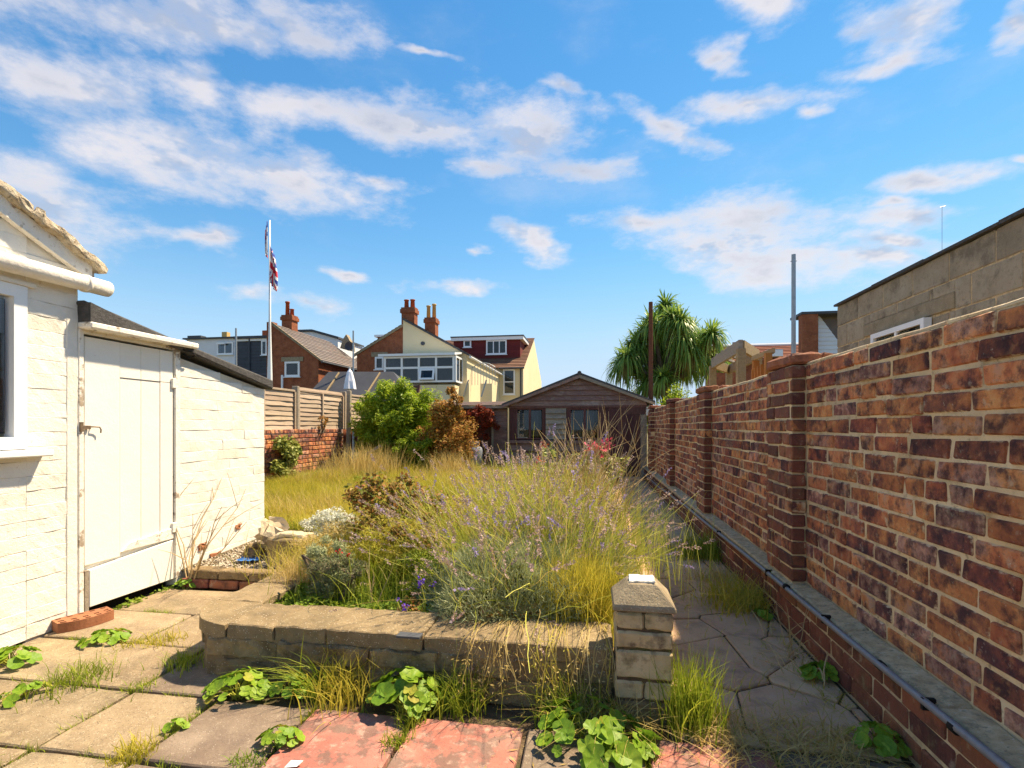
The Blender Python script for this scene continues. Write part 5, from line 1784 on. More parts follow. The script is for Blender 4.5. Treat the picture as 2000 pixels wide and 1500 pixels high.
for (f, r_) in ((0, .02), (.15, .07), (.6, .12), (1.0, .14)):
    for k in range(nn):
        rr = r_ * (1 + .22 * (k % 2) * f)
        mb.v.append((t.x + rr * math.cos(2 * math.pi * k / nn), t.y + rr * math.sin(2 * math.pi * k / nn), t.z + (b.z - t.z) * f))
for i in range(3):
    for k in range(nn):
        mb.f.append((i * nn + k, (i + 1) * nn + k, (i + 1) * nn + (k + 1) % nn, i * nn + (k + 1) % nn))
mb.build('canopy', MATS['cloth_white'], pr)
MB().tube([(t.x, t.y, -.05), (t.x, t.y, t.z + .05)], .02, 8).build('pole', MATS['pole_white'], pr)
# wooden chair back / planter seen over the brown shrub
a = G(803, 772, 13)
o = MB().prism([G(799, 775, 13), G(816, 775, 13), G(820, 752, 13), G(802, 753, 13)], (0, .06, 0)).build('back_panel', MATS['old_timber_v'])
po2 = thing('wooden_chair', 'dark brown wooden chair seen over the brown shrub', 'chair', (a.x, a.y, 0))
o.parent = po2
o.location = o.location - po2.location
for xx in (799, 816):
    q = G(xx, 760, 13)
    MB().box((q.x - .03, q.y + .06, -.05), (q.x + .03, q.y + .12, q.z)).build('leg', MATS['new_timber'], po2)
q = G(808, 790, 13)
MB().box((q.x - .2, q.y - .4, q.z - .3), (q.x + .2, q.y + .1, q.z - .25)).build('seat', MATS['old_timber_v'], po2)

# ---------------------------------------------------------------- beyond the right wall
BU = 2.65
gar = thing('block_garage', 'grey concrete block garage rising behind the brick wall on the right', 'garage', (BU + 1, 3, 0))
BVE = on_u(1635, 600, BU).y
BH = on_u(1640, 597, BU).z
MB().box((BU + .006, -1.0, 0), (BU + .2, BVE - .006, BH - .012)).build('mortar_core', MATS['ledge'], gar)
box('end_wall', (BU + .205, BVE - .2, 0), (BU + 3.5, BVE, BH - .01), MATS['conc_block'], gar)
CH, CL = 0.228, 0.452
wx0, wx1 = on_u(1714, 650, BU).y, on_u(1822, 640, BU).y
wz0, wz1 = 1.05, on_u(1822, 618, BU).z
ylo, yhi = min(wx0, wx1), max(wx0, wx1)
LZ = wz1 + .006
r = 0
z1 = BH
while z1 > 0.9:
    z0 = z1 - CH + .010
    y = BVE - (0.226 if r % 2 else 0)
    first = True
    yy = BVE
    while yy > -1.0:
        L_ = CL if not (first and r % 2) else CL / 2
        first = False
        a, b = yy - L_ + .010, yy
        if z0 > LZ + .13 or b < ylo - .25 or a > yhi + .25:
            segs = ((a, b, z0),)
        else:
            segs = ((a, min(b, ylo - .25), z0), (max(a, yhi + .25), b, z0), (max(a, ylo - .25), min(b, ylo), min(z0, LZ) if z1 < LZ else LZ + .126), (max(a, yhi), min(b, yhi + .25), z0 if z1 < LZ else LZ + .126), (max(a, ylo), min(b, yhi), LZ + .126))
        for (s0, s1, zs) in segs:
            if s1 - s0 > .03 and z1 - zs > .02:
                me = rough_box('concrete_block', 0.1, s1 - s0, z1 - zs, cuts=2, amp=0.004, bevel=0.006, seed=r * 9 + yy, freq=8)
                link('concrete_block', me, MATS['conc_block'], gar, (BU + .05, (s0 + s1) / 2, (zs + z1) / 2))
        yy -= L_
    z1 -= CH
    r += 1
me = rough_box('lintel', .11, yhi - ylo + .5, .12, cuts=3, amp=.006, bevel=.006, seed=3)
link('lintel', me, MATS['cap_stone'], gar, (BU + .045, (ylo + yhi) / 2, LZ + .064))
window(gar, (BU, ylo + .004, wz0), (0, 1, 0), yhi - ylo - .008, wz1 - wz0 - .004, cols=1, rows=1, fw=.06, depth=.06, sill=False, back='interior') if False else None
o_ = Vector((BU - .002, yhi - .004, wz0))
window(gar, o_, (0, -1, 0), yhi - ylo - .008, wz1 - wz0 - .004, cols=2, rows=1, fw=.045, depth=.05, sill=False, proud=True)
for i in range(9):
    y0 = BVE + .02 - (i + 1) * .78
    box('roof_edge', (BU - .03, y0, BH + .004), (BU + 3.5, y0 + .775, BH + .026 + .006 * (i % 2)), MATS['felt'], gar)

# timber pergola under construction
pg = thing('pergola_frame', 'unfinished pale timber pergola frame behind the brick wall', 'pergola', (G(1450, 700, 7).x, G(1450, 700, 7).y, 0))


def beam(p, q, w, h, m, name='beam'):
    p, q = Vector(p), Vector(q)
    d = q - p
    s = Vector((d.y, -d.x, 0))
    s = s.normalized() * w if s.length > 1e-5 else Vector((w, 0, 0))
    up_ = d.cross(s).normalized() * h
    return MB().obox(p - s / 2 - up_ / 2, d, s, up_).build(name, m, pg)


P0, P1 = on_v(1393, 708, 9.4), on_v(1446, 676, 6.6)
b1 = G(1392, 708, 8.6)
b2 = G(1447, 678, 6.7)
b2.z = b1.z = (b1.z + b2.z) / 2
beam(b1, b2, .05, .16, MATS['grey_timber'])
b3 = G(1480, 684, 7.6)
b3.z = b2.z
beam(b2 + Vector((.03, .03, 0)), b3, .05, .15, MATS['new_timber'])
b4 = b3 + (b1 - b2)
beam(b1, b4, .05, .15, MATS['new_timber'])
beam(b3, b4, .05, .15, MATS['grey_timber'])
for q in (b1, b2, b3, b4):
    MB().box((q.x - .05, q.y - .05, 0), (q.x + .05, q.y + .05, q.z - .04)).build('post', MATS['new_timber'], pg)
for i in range(1, 5):
    a, b = b1.lerp(b2, i / 5) + Vector((0, 0, .09)), b4.lerp(b3, i / 5) + Vector((0, 0, .09))
    beam(a, b, .045, .04, MATS['grey_timber'], 'rafter')
og = thing('orange_gate', 'orange stained timber gate frame just behind the brick pier', 'gate', (G(1485, 720, 5.4).x, G(1485, 720, 5.4).y, 0))
q0, q1 = G(1476, 705, 5.6), G(1500, 694, 5.0)
q1.z = q0.z
MB().box((q0.x - .03, q0.y - .03, 0), (q0.x + .03, q0.y + .03, q0.z)).build('post', MATS['orange_timber'], og)
MB().box((q1.x - .03, q1.y - .03, 0), (q1.x + .03, q1.y + .03, q1.z)).build('post', MATS['orange_timber'], og)
d = (q1 - q0)
for i in range(4):
    a = q0 + d * (i + .5) / 4
    MB().box((a.x - .055, a.y - .012, .05), (a.x + .055, a.y + .012, q0.z - .1)).build('plank', MATS['orange_timber'], og)
MB().obox(q0 + Vector((-.05, -.05, 0)), d + Vector((.1, 0, 0)), (.02, .1, 0), (0, 0, .05)).build('top_rail', MATS['new_timber'], og)
# neighbour's wall glimpsed under the pergola, van roof
o = box('far_garden_wall', tuple(on_v(1400, 760, 11.5)), tuple(on_v(1520, 728, 11.5) + Vector((0, .2, 0))), MATS['house_brick'])
o.location.z = 0
o.scale = (1, 1, 1)
o.data.transform(Matrix.Scale(on_v(1400, 728, 11.5).z / max(o.dimensions.z, .01), 4, (0, 0, 1)))
tag(o, 'far red brick garden wall glimpsed under the pergola', 'wall')
# house with red tile roof, and brick gable with white boarding
hr = thing('red_tiled_house', 'far house with a red tiled roof above the pergola', 'building', (on_v(1480, 680, 30).x, 33, 0))
a, b = on_v(1415, 700, 30), on_v(1545, 668, 30)
box('wall', (a.x, 31, 0), (b.x + 2, 35, a.z), MATS['house_brick'], hr)
tile_roof(hr, (a.x - .3, 30.6, a.z - .1), (b.x + 2, 30.6, a.z - .1), (a.x - .3, 33.5, b.z + .35), (b.x + 2, 33.5, b.z + .35), 10, 'tile_red', thick=.06)
MB().tube([(a.x - .3, 33.5, b.z + .38), (b.x + 2, 33.5, b.z + .38)], .12, 6).build('ridge', MATS['white_clad'], hr)
wp, wq = on_v(1502, 695, 30), on_v(1532, 681, 30)
fb = box('roof_light', (wp.x, 30.2, wp.z), (wq.x, 31, wq.z), MATS['upvc'], hr)
hb = thing('boarded_house', 'brick house with white boarded gable beyond the metal pole', 'building', (on_v(1600, 650, 22).x, 24, 0))
V0 = 22.0
a, b = on_v(1567, 690, V0), on_v(1598, 613, V0)
ls = (on_v(1556, 690, V0 + .8).x)
MB().prism([(a.x, V0, 0), (b.x, V0, 0), (b.x, V0, b.z), (a.x, V0, b.z)], (0, .4, 0)).build('brick_stack', MATS['house_brick'], hb)
c, d = on_v(1598, 613, V0 + .45), on_v(1652, 690, V0 + .45)
n_ = 9
for i in range(n_):
    z0 = d.z + (b.z - d.z) * i / n_
    z1 = d.z + (b.z - d.z) * (i + 1) / n_
    xr1 = c.x + .05 + (d.x - c.x) * (1 - i / n_)
    xr2 = c.x + .05 + (d.x - c.x) * (1 - (i + 1) / n_)
    MB().prism([(c.x, V0 + .42, z0), (xr1, V0 + .42, z0), (xr2, V0 + .45, z1), (c.x, V0 + .45, z1)], (0, .05, 0)).build('white_board', MATS['white_clad'], hb)
MB().prism([(c.x - .6, V0 + .55, 0), (d.x + 4, V0 + .55, 0), (d.x + 4, V0 + .55, b.z - .1), (c.x - .6, V0 + .55, b.z - .1)], (0, .3, 0)).build('wall', MATS['slate'], hb)
box('roof_cap', (a.x - .03, V0 - .03, b.z + .002), (d.x + 4, V0 + 1.2, b.z + .10), MATS['lead'], hb)
# thin aerial above the garage
t = G(1840, 405, 8)
b = G(1842, 480, 8)
ae = MB().tube([(t.x, t.y, BH), t], .0032, 5).build('aerial', MATS['galvanised'])
MB().tube([t + Vector((-.03, 0, 0)), t + Vector((.05, 0, .02))], .005, 5).build('tip', MATS['galvanised'], ae)
tag(ae, 'hair thin aerial standing on the block garage roof', 'aerial')

# ================================================================ vegetation
U = RNG.uniform


def lawn_z(x, y):
    return 0.165 + 0.03 * noise.noise(Vector((x * .8, y * .8, 0)))


def visible(x, y, z, x0=430, x1=1300):
    """keep what the garden in view could show"""
    dep = -x * sa + y * ca
    px = 1000 + FPX * (x * ca + y * sa) / np.maximum(dep, .1)
    return (px > x0) & (px < x1)


# ---- lawn of long unmown grass
def lawn_grass(n, y0, y1, h0, h1, w, name, m, seed, patch=None, kind_label=None):
    rng = np.random.default_rng(seed)
    x = rng.uniform(-6.3, 0.09, n)
    y = y0 + (y1 - y0) * rng.uniform(0, 1, n) ** 1.25
    ok = visible(x, y, 0) & ((y > 4.25) | (x > -1.88)) & ~((y > 10.75) & (x > -4.7))
    if patch is not None:
        pn = np.array([noise.noise(Vector((a * patch[0], b * patch[0], seed))) for a, b in zip(x, y)])
        ok &= pn > patch[1]
    x, y = x[ok], y[ok]
    z = np.array([lawn_z(a, b) for a, b in zip(x, y)]) - .01
    hn = np.array([noise.noise(Vector((a * 1.3, b * 1.3, 4.2))) for a, b in zip(x, y)])
    h = rng.uniform(h0, h1, len(x)) * (1 + 0.7 * hn)
    lean = rng.normal(0, .38, (len(x), 2)) + np.stack([hn * .5, np.roll(hn, 7) * .0 - .1], 1)
    V_, Q_ = blades(np.stack([x, y, z], 1), h, lean, rng.uniform(w * .6, w * 1.3, len(x)), k=4, droop=.6, rng=rng)
    o = np_obj(name, V_, Q_, MATS[m])
    return tag(stuff(o), kind_label, 'grass')


lawn_grass(120000, 2.9, 10.8, .09, .26, .0026, 'long_grass', 'f_grass', 21, None, 'long yellow green unmown grass covering the lawn')
lawn_grass(90000, 3.4, 10.8, .05, .16, .0034, 'low_grass', 'f_grass_green', 22, (1.1, .02), 'patches of short fresh green grass in the lawn')
lawn_grass(26000, 4.0, 10.7, .22, .46, .0020, 'dry_grass', 'f_straw', 23, (.9, .16), 'tall dry straw coloured grass standing in the lawn')


def tuft(name, label, base, n, h, spread, m, seed, lean=.45, w=.0022, cat='grass', drift=(0, 0), group=None):
    rng = np.random.default_rng(seed)
    b = np.stack([rng.normal(0, spread * .4, n), rng.normal(0, spread * .4, n), np.zeros(n)], 1) + np.array(base)[None]
    ln = rng.normal(0, lean, (n, 2)) + np.array(drift)[None]
    V_, Q_ = blades(b, rng.uniform(.35, 1, n) * h, ln, rng.uniform(w * .6, w * 1.3, n), k=5, droop=.8, rng=rng)
    o = np_obj(name, V_, Q_, MATS[m], None, Vector(base))
    return tag(o, label, cat, group)


GT = 'grass tufts rooted in the paving joints'
tuft('grass_tuft', 'wide fresh grass tuft on the paving in front of the white wall', on_z(150, 1335, -.01), 330, .115, .17, 'f_grass_green', 31, group=GT)
tuft('grass_tuft', 'small grass tuft just right of the perforated brick', on_z(262, 1262, -.01), 110, .06, .10, 'f_grass', 32, group=GT)
tuft('grass_tuft', 'grass tuft between the perforated brick and the curved end of the bed wall', on_z(322, 1258, -.01), 170, .085, .12, 'f_grass', 33, group=GT)
tuft('grass_tuft', 'grass tuft against the curved end of the bed wall', on_z(362, 1300, -.01), 190, .10, .12, 'f_grass_green', 34, group=GT)
tuft('grass_tuft', 'short tuft in the slab joint left of the bed corner', on_z(272, 1350, -.01), 110, .05, .08, 'f_grass_green', 35, group=GT)
tuft('grass_tuft', 'grass tuft in the slab joint at the lower left edge of the picture', on_z(262, 1478, -.01), 210, .075, .09, 'f_grass', 36, group=GT)
tuft('grass_tuft', 'green weedy tuft at the bottom edge left of the pink slab', on_z(482, 1496, -.01), 150, .05, .08, 'f_herb', 37, group=GT)
tuft('grass_tuft', 'narrow tuft in the joint between the two pink slabs', on_z(772, 1455, -.01), 130, .06, .06, 'f_grass_green', 38, group=GT)
tuft('grass_tuft', 'green tuft at the back of the joint between the two pink slabs', on_z(802, 1418, -.01), 170, .10, .07, 'f_grass_green', 39, group=GT)
tuft('grass_tuft', 'thin green tuft in the joint left of the rightmost pink slab', on_z(1262, 1480, -.01), 140, .08, .05, 'f_grass_green', 40, group=GT)
tuft('grass_clump', 'yellowing grass clump against the left half of the bed wall', (-1.02, 1.985, -.02), 420, .26, .19, 'f_grass', 41, lean=.42)
tuft('grass_clump', 'long green grass blades leaning out beside the yellowing clump', (-1.14, 1.97, -.02), 70, .30, .10, 'f_grass_green', 42, lean=.6, w=.003, drift=(-.5, -.2))
tuft('grass_clump', 'tall bright green grass against the right side of the stone pier', (0.345, 1.97, -.015), 520, .34, .13, 'f_grass_green', 43, lean=.22, w=.0026)
tuft('grass_clump', 'green grass clump at the foot of the bed wall right of the big leafy weed', (-0.53, 1.975, -.02), 330, .22, .13, 'f_grass_green', 44, lean=.5)
tuft('grass_clump', 'loose green grass at the foot of the bed wall left of the stone pier', (-0.10, 1.94, -.02), 230, .26, .16, 'f_grass_green', 45, lean=.5)
tuft('grass_clump', 'big green grass clump at the wall foot near the second pier', (0.93, 4.55, -.01), 700, .30, .30, 'f_grass_green', 46, lean=.5, w=.003)
tuft('grass_clump', 'grass clump on the path by the pipe, in front of the first pier', (0.90, 3.35, -.01), 700, .24, .30, 'f_grass', 47, lean=.6, w=.0026)
tuft('grass_clump', 'reddish dry grass on the path between the two wall side clumps', (0.86, 3.85, -.01), 380, .15, .30, 'f_straw', 48, lean=.8)
tuft('dry_tuft', 'flattened dry grass on the path entrance in front of the stone pier', (0.50, 1.87, -.005), 330, .13, .26, 'f_straw', 49, lean=1.3)
tuft('dry_tuft', 'flattened dry grass heap right of the path entrance', (0.78, 1.88, -.005), 300, .12, .20, 'f_straw', 50, lean=1.4)
tuft('dry_tuft', 'straw coloured grass at the left foot of the stone pier', (0.06, 1.90, -.015), 260, .2, .12, 'f_straw', 51, lean=.8)
tuft('grass_clump', 'tall golden grass clump in front of the green bush', on_z(715, 935, .17), 900, .75, .8, 'f_straw', 52, lean=.22, w=.005)
tuft('grass_clump', 'golden grass clump before the brown shrub', on_z(880, 930, .17), 700, .6, .5, 'f_straw', 153, lean=.25, w=.005)
tuft('grass_clump', 'yellow green grass filling the right corner of the bed behind the stone pier', (-.03, 2.45, .16), 1900, .44, .20, 'f_grass', 154, lean=.3, w=.0022)
tuft('grass_clump', 'golden feathery weed beside the gravel, left of the heather', (-1.66, 2.78, .17), 900, .27, .22, 'f_straw', 55, lean=.35, w=.0016)
tuft('grass_clump', 'light green grass on the bed between the heather and the lavender', (-1.15, 2.85, .17), 1100, .32, .55, 'f_grass_green', 56, lean=.35, w=.002)
tuft('grass_clump', 'yellow grass behind the heather bush', (-1.65, 3.25, .17), 1300, .30, .55, 'f_grass', 57, lean=.35, w=.0022)


# ---- dry stems hanging over the coping
def hanging(label, x0, x1, n, zt, length, m, seed, y=2.035):
    rng = np.random.default_rng(seed)
    k = 7
    t_ = np.linspace(0, 1, k)[None]
    bx_ = rng.uniform(x0, x1, n)[:, None]
    L_ = rng.uniform(.4, 1, n)[:, None] * length
    out_ = rng.uniform(.03, .12, n)[:, None]
    P = np.zeros((n, k, 3))
    P[..., 0] = bx_ + rng.normal(0, .10, (n, 1)) * t_ + rng.normal(0, .006, (n, k))
    P[..., 1] = 2.26 - (2.26 - y) * np.minimum(t_ * 3.0, 1) - out_ * np.sin(np.minimum(t_ * 2, 1) * 1.57)
    P[..., 2] = zt + .03 * np.sin(t_ * 6) - L_ * np.maximum(t_ - .3, 0) * 1.3
    ang = rng.uniform(0, 6.28, n)
    V_, Q_ = ribbons(P, np.full((n, k), .0013), np.stack([np.cos(ang), np.sin(ang), 0 * ang], 1))
    C_ = P[:, 2:].reshape(-1, 3) + rng.normal(0, .008, (n * (k - 2), 3))
    C_ = np.repeat(C_, 2, 0) + rng.normal(0, .008, (len(C_) * 2, 3))
    V2, Q2 = leaf_quads(C_, rng.uniform(.008, .022, len(C_)), aspect=.3, rng=rng, droop=.6)
    o = np_obj('trailing_weed', *merge((V_, Q_), (V2, Q2)), MATS[m])
    return tag(o, label, 'weed')


hanging('dry golden weed hanging over the middle of the bed coping', -.50, -.30, 30, .235, .24, 'f_straw', 61)
hanging('straw stems trailing over the coping left of the stone pier', -.20, .08, 26, .24, .36, 'f_straw', 62)
hanging('thin greenish stems trailing down the right end of the bed wall', -.32, .05, 18, .24, .30, 'f_grass', 63)


# ---- lavender
def spike_mesh(seed, fresh):
    rng = np.random.default_rng(seed)
    C_, n_ = [], []
    for w_ in range(7):
        zz = w_ / 6 * .042
        r_ = .0032 * (1 - .45 * abs(w_ / 6 - .35))
        for q in range(4):
            a_ = rng.uniform(0, 6.28)
            C_.append((r_ * math.cos(a_), r_ * math.sin(a_), zz))
    C_ = np.array(C_)
    V_, Q_ = leaf_quads(C_, rng.uniform(.006, .0105, len(C_)), aspect=.75, rng=rng, droop=-.5)
    return mesh_np('flower_spike', V_, Q_)


SP_OLD = [spike_mesh(i, 0) for i in range(6)]
SP_NEW = [spike_mesh(i + 20, 1) for i in range(4)]
for me in SP_OLD:
    me.materials.append(MATS['f_lav_flower'])
for me in SP_NEW:
    me.materials.append(MATS['f_lav_fresh'])


def lavender(label, c, rad, hgt, nleaf, nstem, nspike, L0, L1, seed, spread=1.0, drift=(0, 0), leafm='f_lav_leaf', lift=0.0):
    rng = np.random.default_rng(seed)
    c = np.array(c)
    root = thing('lavender', label, 'lavender', tuple(c))
    # cushion of narrow grey leaves
    th_ = rng.uniform(0, 2 * np.pi, nleaf)
    ph = np.arccos(rng.uniform(0.0, 1, nleaf))
    rr = rng.uniform(.55, 1, nleaf) ** .5
    lump = 1 + .16 * np.sin(th_ * 5 + seed) * np.sin(ph * 4)
    d_ = np.stack([np.sin(ph) * np.cos(th_), np.sin(ph) * np.sin(th_), np.cos(ph)], 1)
    base = c + d_ * (np.array([rad, rad * .9, hgt])[None]) * (rr * lump)[:, None]
    dirn = d_ + rng.normal(0, .45, (nleaf, 3))
    dirn[:, 2] += .35
    dirn /= np.linalg.norm(dirn, axis=1)[:, None]
    ll = rng.uniform(.025, .055, nleaf)
    t_ = np.array([0, .5, 1.0])
    P = base[:, None] + dirn[:, None] * (ll[:, None] * t_)[..., None]
    S_ = np.cross(dirn, rng.normal(size=(nleaf, 3)))
    S_ /= np.linalg.norm(S_, axis=1)[:, None]
    V_, Q_ = ribbons(P, np.array([.6, 1.0, .15])[None] * rng.uniform(.0014, .0024, nleaf)[:, None], S_)
    stuff(np_obj('foliage', V_, Q_, MATS[leafm], root))
    # flower stems
    k = 7
    th_ = rng.uniform(0, 2 * np.pi, nstem)
    tilt = np.abs(rng.normal(0, .55, nstem)) * spread + .08
    d_ = np.stack([np.sin(tilt) * np.cos(th_) + drift[0], np.sin(tilt) * np.sin(th_) + drift[1], np.cos(tilt)], 1)
    d_ += rng.normal(0, .22, (nstem, 3)) * np.array([1, 1, .3])
    d_ /= np.linalg.norm(d_, axis=1)[:, None]
    ra_ = rng.uniform(0, 2 * np.pi, nstem)
    rr_ = rad * np.sqrt(rng.uniform(0, 1, nstem)) * .95
    st0 = c + np.stack([rr_ * np.cos(ra_) * .75 + d_[:, 0] * rad * .3, rr_ * np.sin(ra_) * .75 + d_[:, 1] * rad * .3, hgt * rng.uniform(.15, .75, nstem) * (1.05 - rr_ / rad * .6)], 1)
    Ls = rng.uniform(L0, L1, nstem)
    t_ = np.linspace(0, 1, k)[None]
    P = st0[:, None] + d_[:, None] * (Ls[:, None] * t_)[..., None]
    bend = rng.normal(0, .19, (nstem, 3)) * np.array([1, 1, .5])
    P += bend[:, None] * (t_ ** 2 * Ls[:, None])[..., None]
    hor = np.hypot(d_[:, 0], d_[:, 1])
    P[..., 2] += (lift - .16 * hor[:, None] ** 2) * t_ ** 2.2 * Ls[:, None]
    S_ = np.cross(d_, rng.normal(size=(nstem, 3)))
    S_ /= np.linalg.norm(S_, axis=1)[:, None]
    P[:, 2:5] += rng.normal(0, .006, (nstem, 3, 3))
    wst = np.full((nstem, k), .0013) * np.linspace(1.15, .75, k)[None] * rng.uniform(.7, 1.5, (nstem, 1))
    dry = rng.uniform(0, 1, nstem) < .28
    stuff(np_obj('stems', *ribbons(P[~dry], wst[~dry], S_[~dry]), MATS['f_lav_stem'], root))
    stuff(np_obj('dry_stems', *ribbons(P[dry], wst[dry], S_[dry]), MATS['f_straw'], root))
    tip = P[:, -1]
    td = P[:, -1] - P[:, -2]
    td /= np.linalg.norm(td, axis=1)[:, None]
    for i in range(min(nspike, nstem)):
        fresh = rng.random() < .11
        me = (SP_NEW if fresh else SP_OLD)[int(rng.integers(0, 4))]
        o = bpy.data.objects.new('flower_spike', me)
        COL.objects.link(o)
        o.parent = root
        o.location = Vector(tip[i]) - Vector(c)
        o.rotation_euler = Vector(td[i]).to_track_quat('Z', 'Y').to_euler()
        s_ = rng.uniform(.85, 1.55)
        o.scale = (s_ * rng.uniform(.8, 1.1), s_ * rng.uniform(.8, 1.1), s_ * rng.uniform(.7, 1.5))
    return root


lavender('grey leaved lavender cushion with mauve spikes nearest the coping', (-.42, 2.62, .17), .48, .31, 22000, 420, 260, .18, .46, 71, spread=1.25, drift=(-.12, -.05))
lavender('large upright lavender with many pale stems behind the grey cushion', (-.28, 3.15, .17), .48, .42, 17000, 1200, 290, .28, .62, 72, spread=.75, drift=(-.05, 0))
lavender('lavender leaning out over the path beside the stone pier', (-.04, 2.95, .17), .26, .28, 5000, 220, 120, .25, .52, 73, spread=.8, drift=(.36, .0))
lavender('far lavender at the back of the bed below the shed', (-.55, 3.95, .17), .36, .28, 4000, 620, 200, .30, .66, 74, spread=.6)
lavender('sprawling lavender whose stems lean left across the bed', (-.72, 2.95, .17), .30, .24, 3500, 260, 150, .30, .62, 75, spread=.8, drift=(-.55, .05))
# stems filling the bed behind: dense thin green stalks
tuft('stalk_bed', 'dense thin yellow green stalks between the lavenders and the dry stems', (-.38, 3.55, .16), 5200, .62, .95, 'f_lav_stem', 76, lean=.18, w=.0016, cat='stalks')
tuft('stalk_bed', 'tall yellowing stalks along the path edge behind the lavender', (-.14, 3.95, .16), 2200, .80, .40, 'f_straw', 77, lean=.16, w=.0018, cat='stalks')


# ---- leafy shrubs
def shrub(name, label, c, rad, n, size, m, seed, clumps=40, cat='bush', trunk=True, aspect=.5, solid=.35, sub=.24, flat=1.0, droop=.25):
    """foliage in clumps through an uneven crown, on forked stems"""
    rng = np.random.default_rng(seed)
    c, rad = np.array(c, float), np.array(rad, float)
    root = thing(name, label, cat, (c[0], c[1], c[2]))
    cen = c + np.array([0, 0, rad[2]])
    cc = []
    while len(cc) < clumps:
        p = rng.uniform(-1, 1, 3)
        r_ = np.linalg.norm(p)
        if solid < r_ < 1:
            bump = 1 + .18 * noise.noise(Vector(p * 2.2) + Vector((seed, 0, 0)))
            cc.append(cen + p * rad * .86 * bump)
    cc = np.array(cc)
    csz = rng.uniform(.6, 1.25, clumps)
    idx_ = rng.integers(0, clumps, n)
    offs = rng.normal(0, 1, (n, 3))
    offs /= np.linalg.norm(offs, axis=1)[:, None]
    offs *= (rng.uniform(.15, 1, n) ** .5)[:, None]
    C_ = cc[idx_] + offs * rad * sub * csz[idx_][:, None] * np.array([1, 1, flat])
    C_[:, 2] = np.maximum(C_[:, 2], c[2] + .01)
    nr = offs + np.array([0, 0, .6]) + rng.normal(0, .45, (n, 3))
    V_, Q_ = leaf_quads(C_, rng.uniform(.6, 1.25, n) * size, nrm=nr, aspect=aspect, rng=rng, fold=.05, droop=droop)
    stuff(np_obj('crown', V_, Q_, MATS[m], root))
    if trunk:
        for i in range(5):
            tgt = Vector(cc[int(rng.integers(0, clumps))])
            b0 = Vector((c[0] + rng.normal(0, .05), c[1] + rng.normal(0, .05), c[2] - .03))
            mid = b0.lerp(tgt, .5) + Vector(rng.normal(0, .05, 3))
            r0 = .012 + .014 * rad[2]
            MB().tube([b0, mid, tgt], [r0, r0 * .6, r0 * .2], 6).build('stem', MATS['bark'], root)
    return root


gb = on_z(742, 915, .17)
shrub('green_bush', 'big bright green feathery bush beside the grey timber post', (-4.12, 10.25, .15), (1.0, .75, 1.02), 36000, .085, 'f_bush', 81, clumps=150, aspect=.30, sub=.17, droop=.5)
shrub('green_bush', 'lower green shoots spreading right from the big bright bush', (-3.5, 9.7, .15), (.48, .4, .45), 9000, .07, 'f_bush', 82, clumps=50, aspect=.30, sub=.2, droop=.5)
shrub('rust_shrub', 'rust brown and olive shrub in front of the side store', (-2.95, 9.95, .15), (.72, .55, .78), 16000, .055, 'f_rust', 83, clumps=60)
shrub('rust_shrub', 'slender orange brown shoot rising above the rust shrub', (-2.75, 9.9, 1.2), (.20, .2, .42), 1800, .05, 'f_rust', 84, clumps=14, trunk=False)
shrub('red_vine', 'dark red creeper on the front of the side store', (-2.35, 10.85, .75), (.50, .16, .42), 3200, .06, 'f_red_vine', 85, clumps=26, trunk=False, cat='creeper')
shrub('rose_bush', 'dark leaved rose bush with reddish shoots left of the lavender', (-1.40, 3.45, .17), (.40, .36, .31), 5200, .034, 'f_rose', 86, clumps=46, aspect=.6)
shrub('rose_bush', 'smaller reddish leaved bush in front of the rose bush', (-1.05, 3.0, .17), (.26, .22, .20), 2200, .028, 'f_rose', 87, clumps=24, aspect=.6)
shrub('heather', 'small dark grey brown heather bush behind the coping', (-1.36, 2.56, .17), (.17, .15, .13), 9000, .018, 'f_heather', 88, clumps=50, aspect=.25, droop=-.4)
shrub('heather', 'grey green upright heather tuft behind the small dark heather', (-1.50, 2.72, .17), (.16, .14, .15), 6000, .022, 'f_lav_leaf', 89, clumps=36, aspect=.22, droop=-.6)
shrub('alyssum', 'white flowered silvery plant at the corner of the white store', (-2.20, 4.02, .15), (.22, .26, .13), 5000, .018, 'f_alyssum', 90, clumps=46, trunk=False, cat='flowers', aspect=.8)
shrub('alyssum', 'smaller white flowered plant beside the concrete block', (-1.86, 3.62, .15), (.17, .2, .09), 2600, .017, 'f_alyssum', 91, clumps=30, trunk=False, cat='flowers', aspect=.8)
shrub('ivy', 'pale green ivy climbing the low brick wall beside the white store', (FU + .12, 7.85, .15), (.16, .42, .42), 3000, .06, 'f_ivy', 92, clumps=30, cat='ivy', aspect=.8)
shrub('pale_weed', 'pale dry weed leaning on the panel fence', (FU + .05, 9.15, 1.0), (.06, .25, .20), 420, .035, 'f_rust', 93, clumps=9, cat='weed')
shrub('autumn_creeper', 'orange leaved creeper on the red brick house above the fence', (on_v(600, 760, 18).x, 18, 1.4), (.9, .4, .62), 1800, .09, 'f_rust', 94, clumps=22)
shrub('garden_tree', 'leafy green shrub in front of the cabbage tree, over the brick wall', (on_v(1322, 770, 12.4).x, 12.4, .2), (.52, .5, 1.0), 8000, .075, 'f_bush', 95, clumps=46, aspect=.42)
shrub('garden_tree', 'pale green bush left of the rusty post behind the shed', (on_v(1238, 770, 15.6).x, 15.6, .2), (.55, .5, 1.05), 4200, .08, 'f_ivy', 96, clumps=34)
shrub('potted_palm', 'spiky green plant below the cream house conservatory', (on_v(848, 780, 20).x, 20, .6), (.7, .5, 1.0), 1500, .16, 'f_bush', 97, clumps=22, aspect=.18)


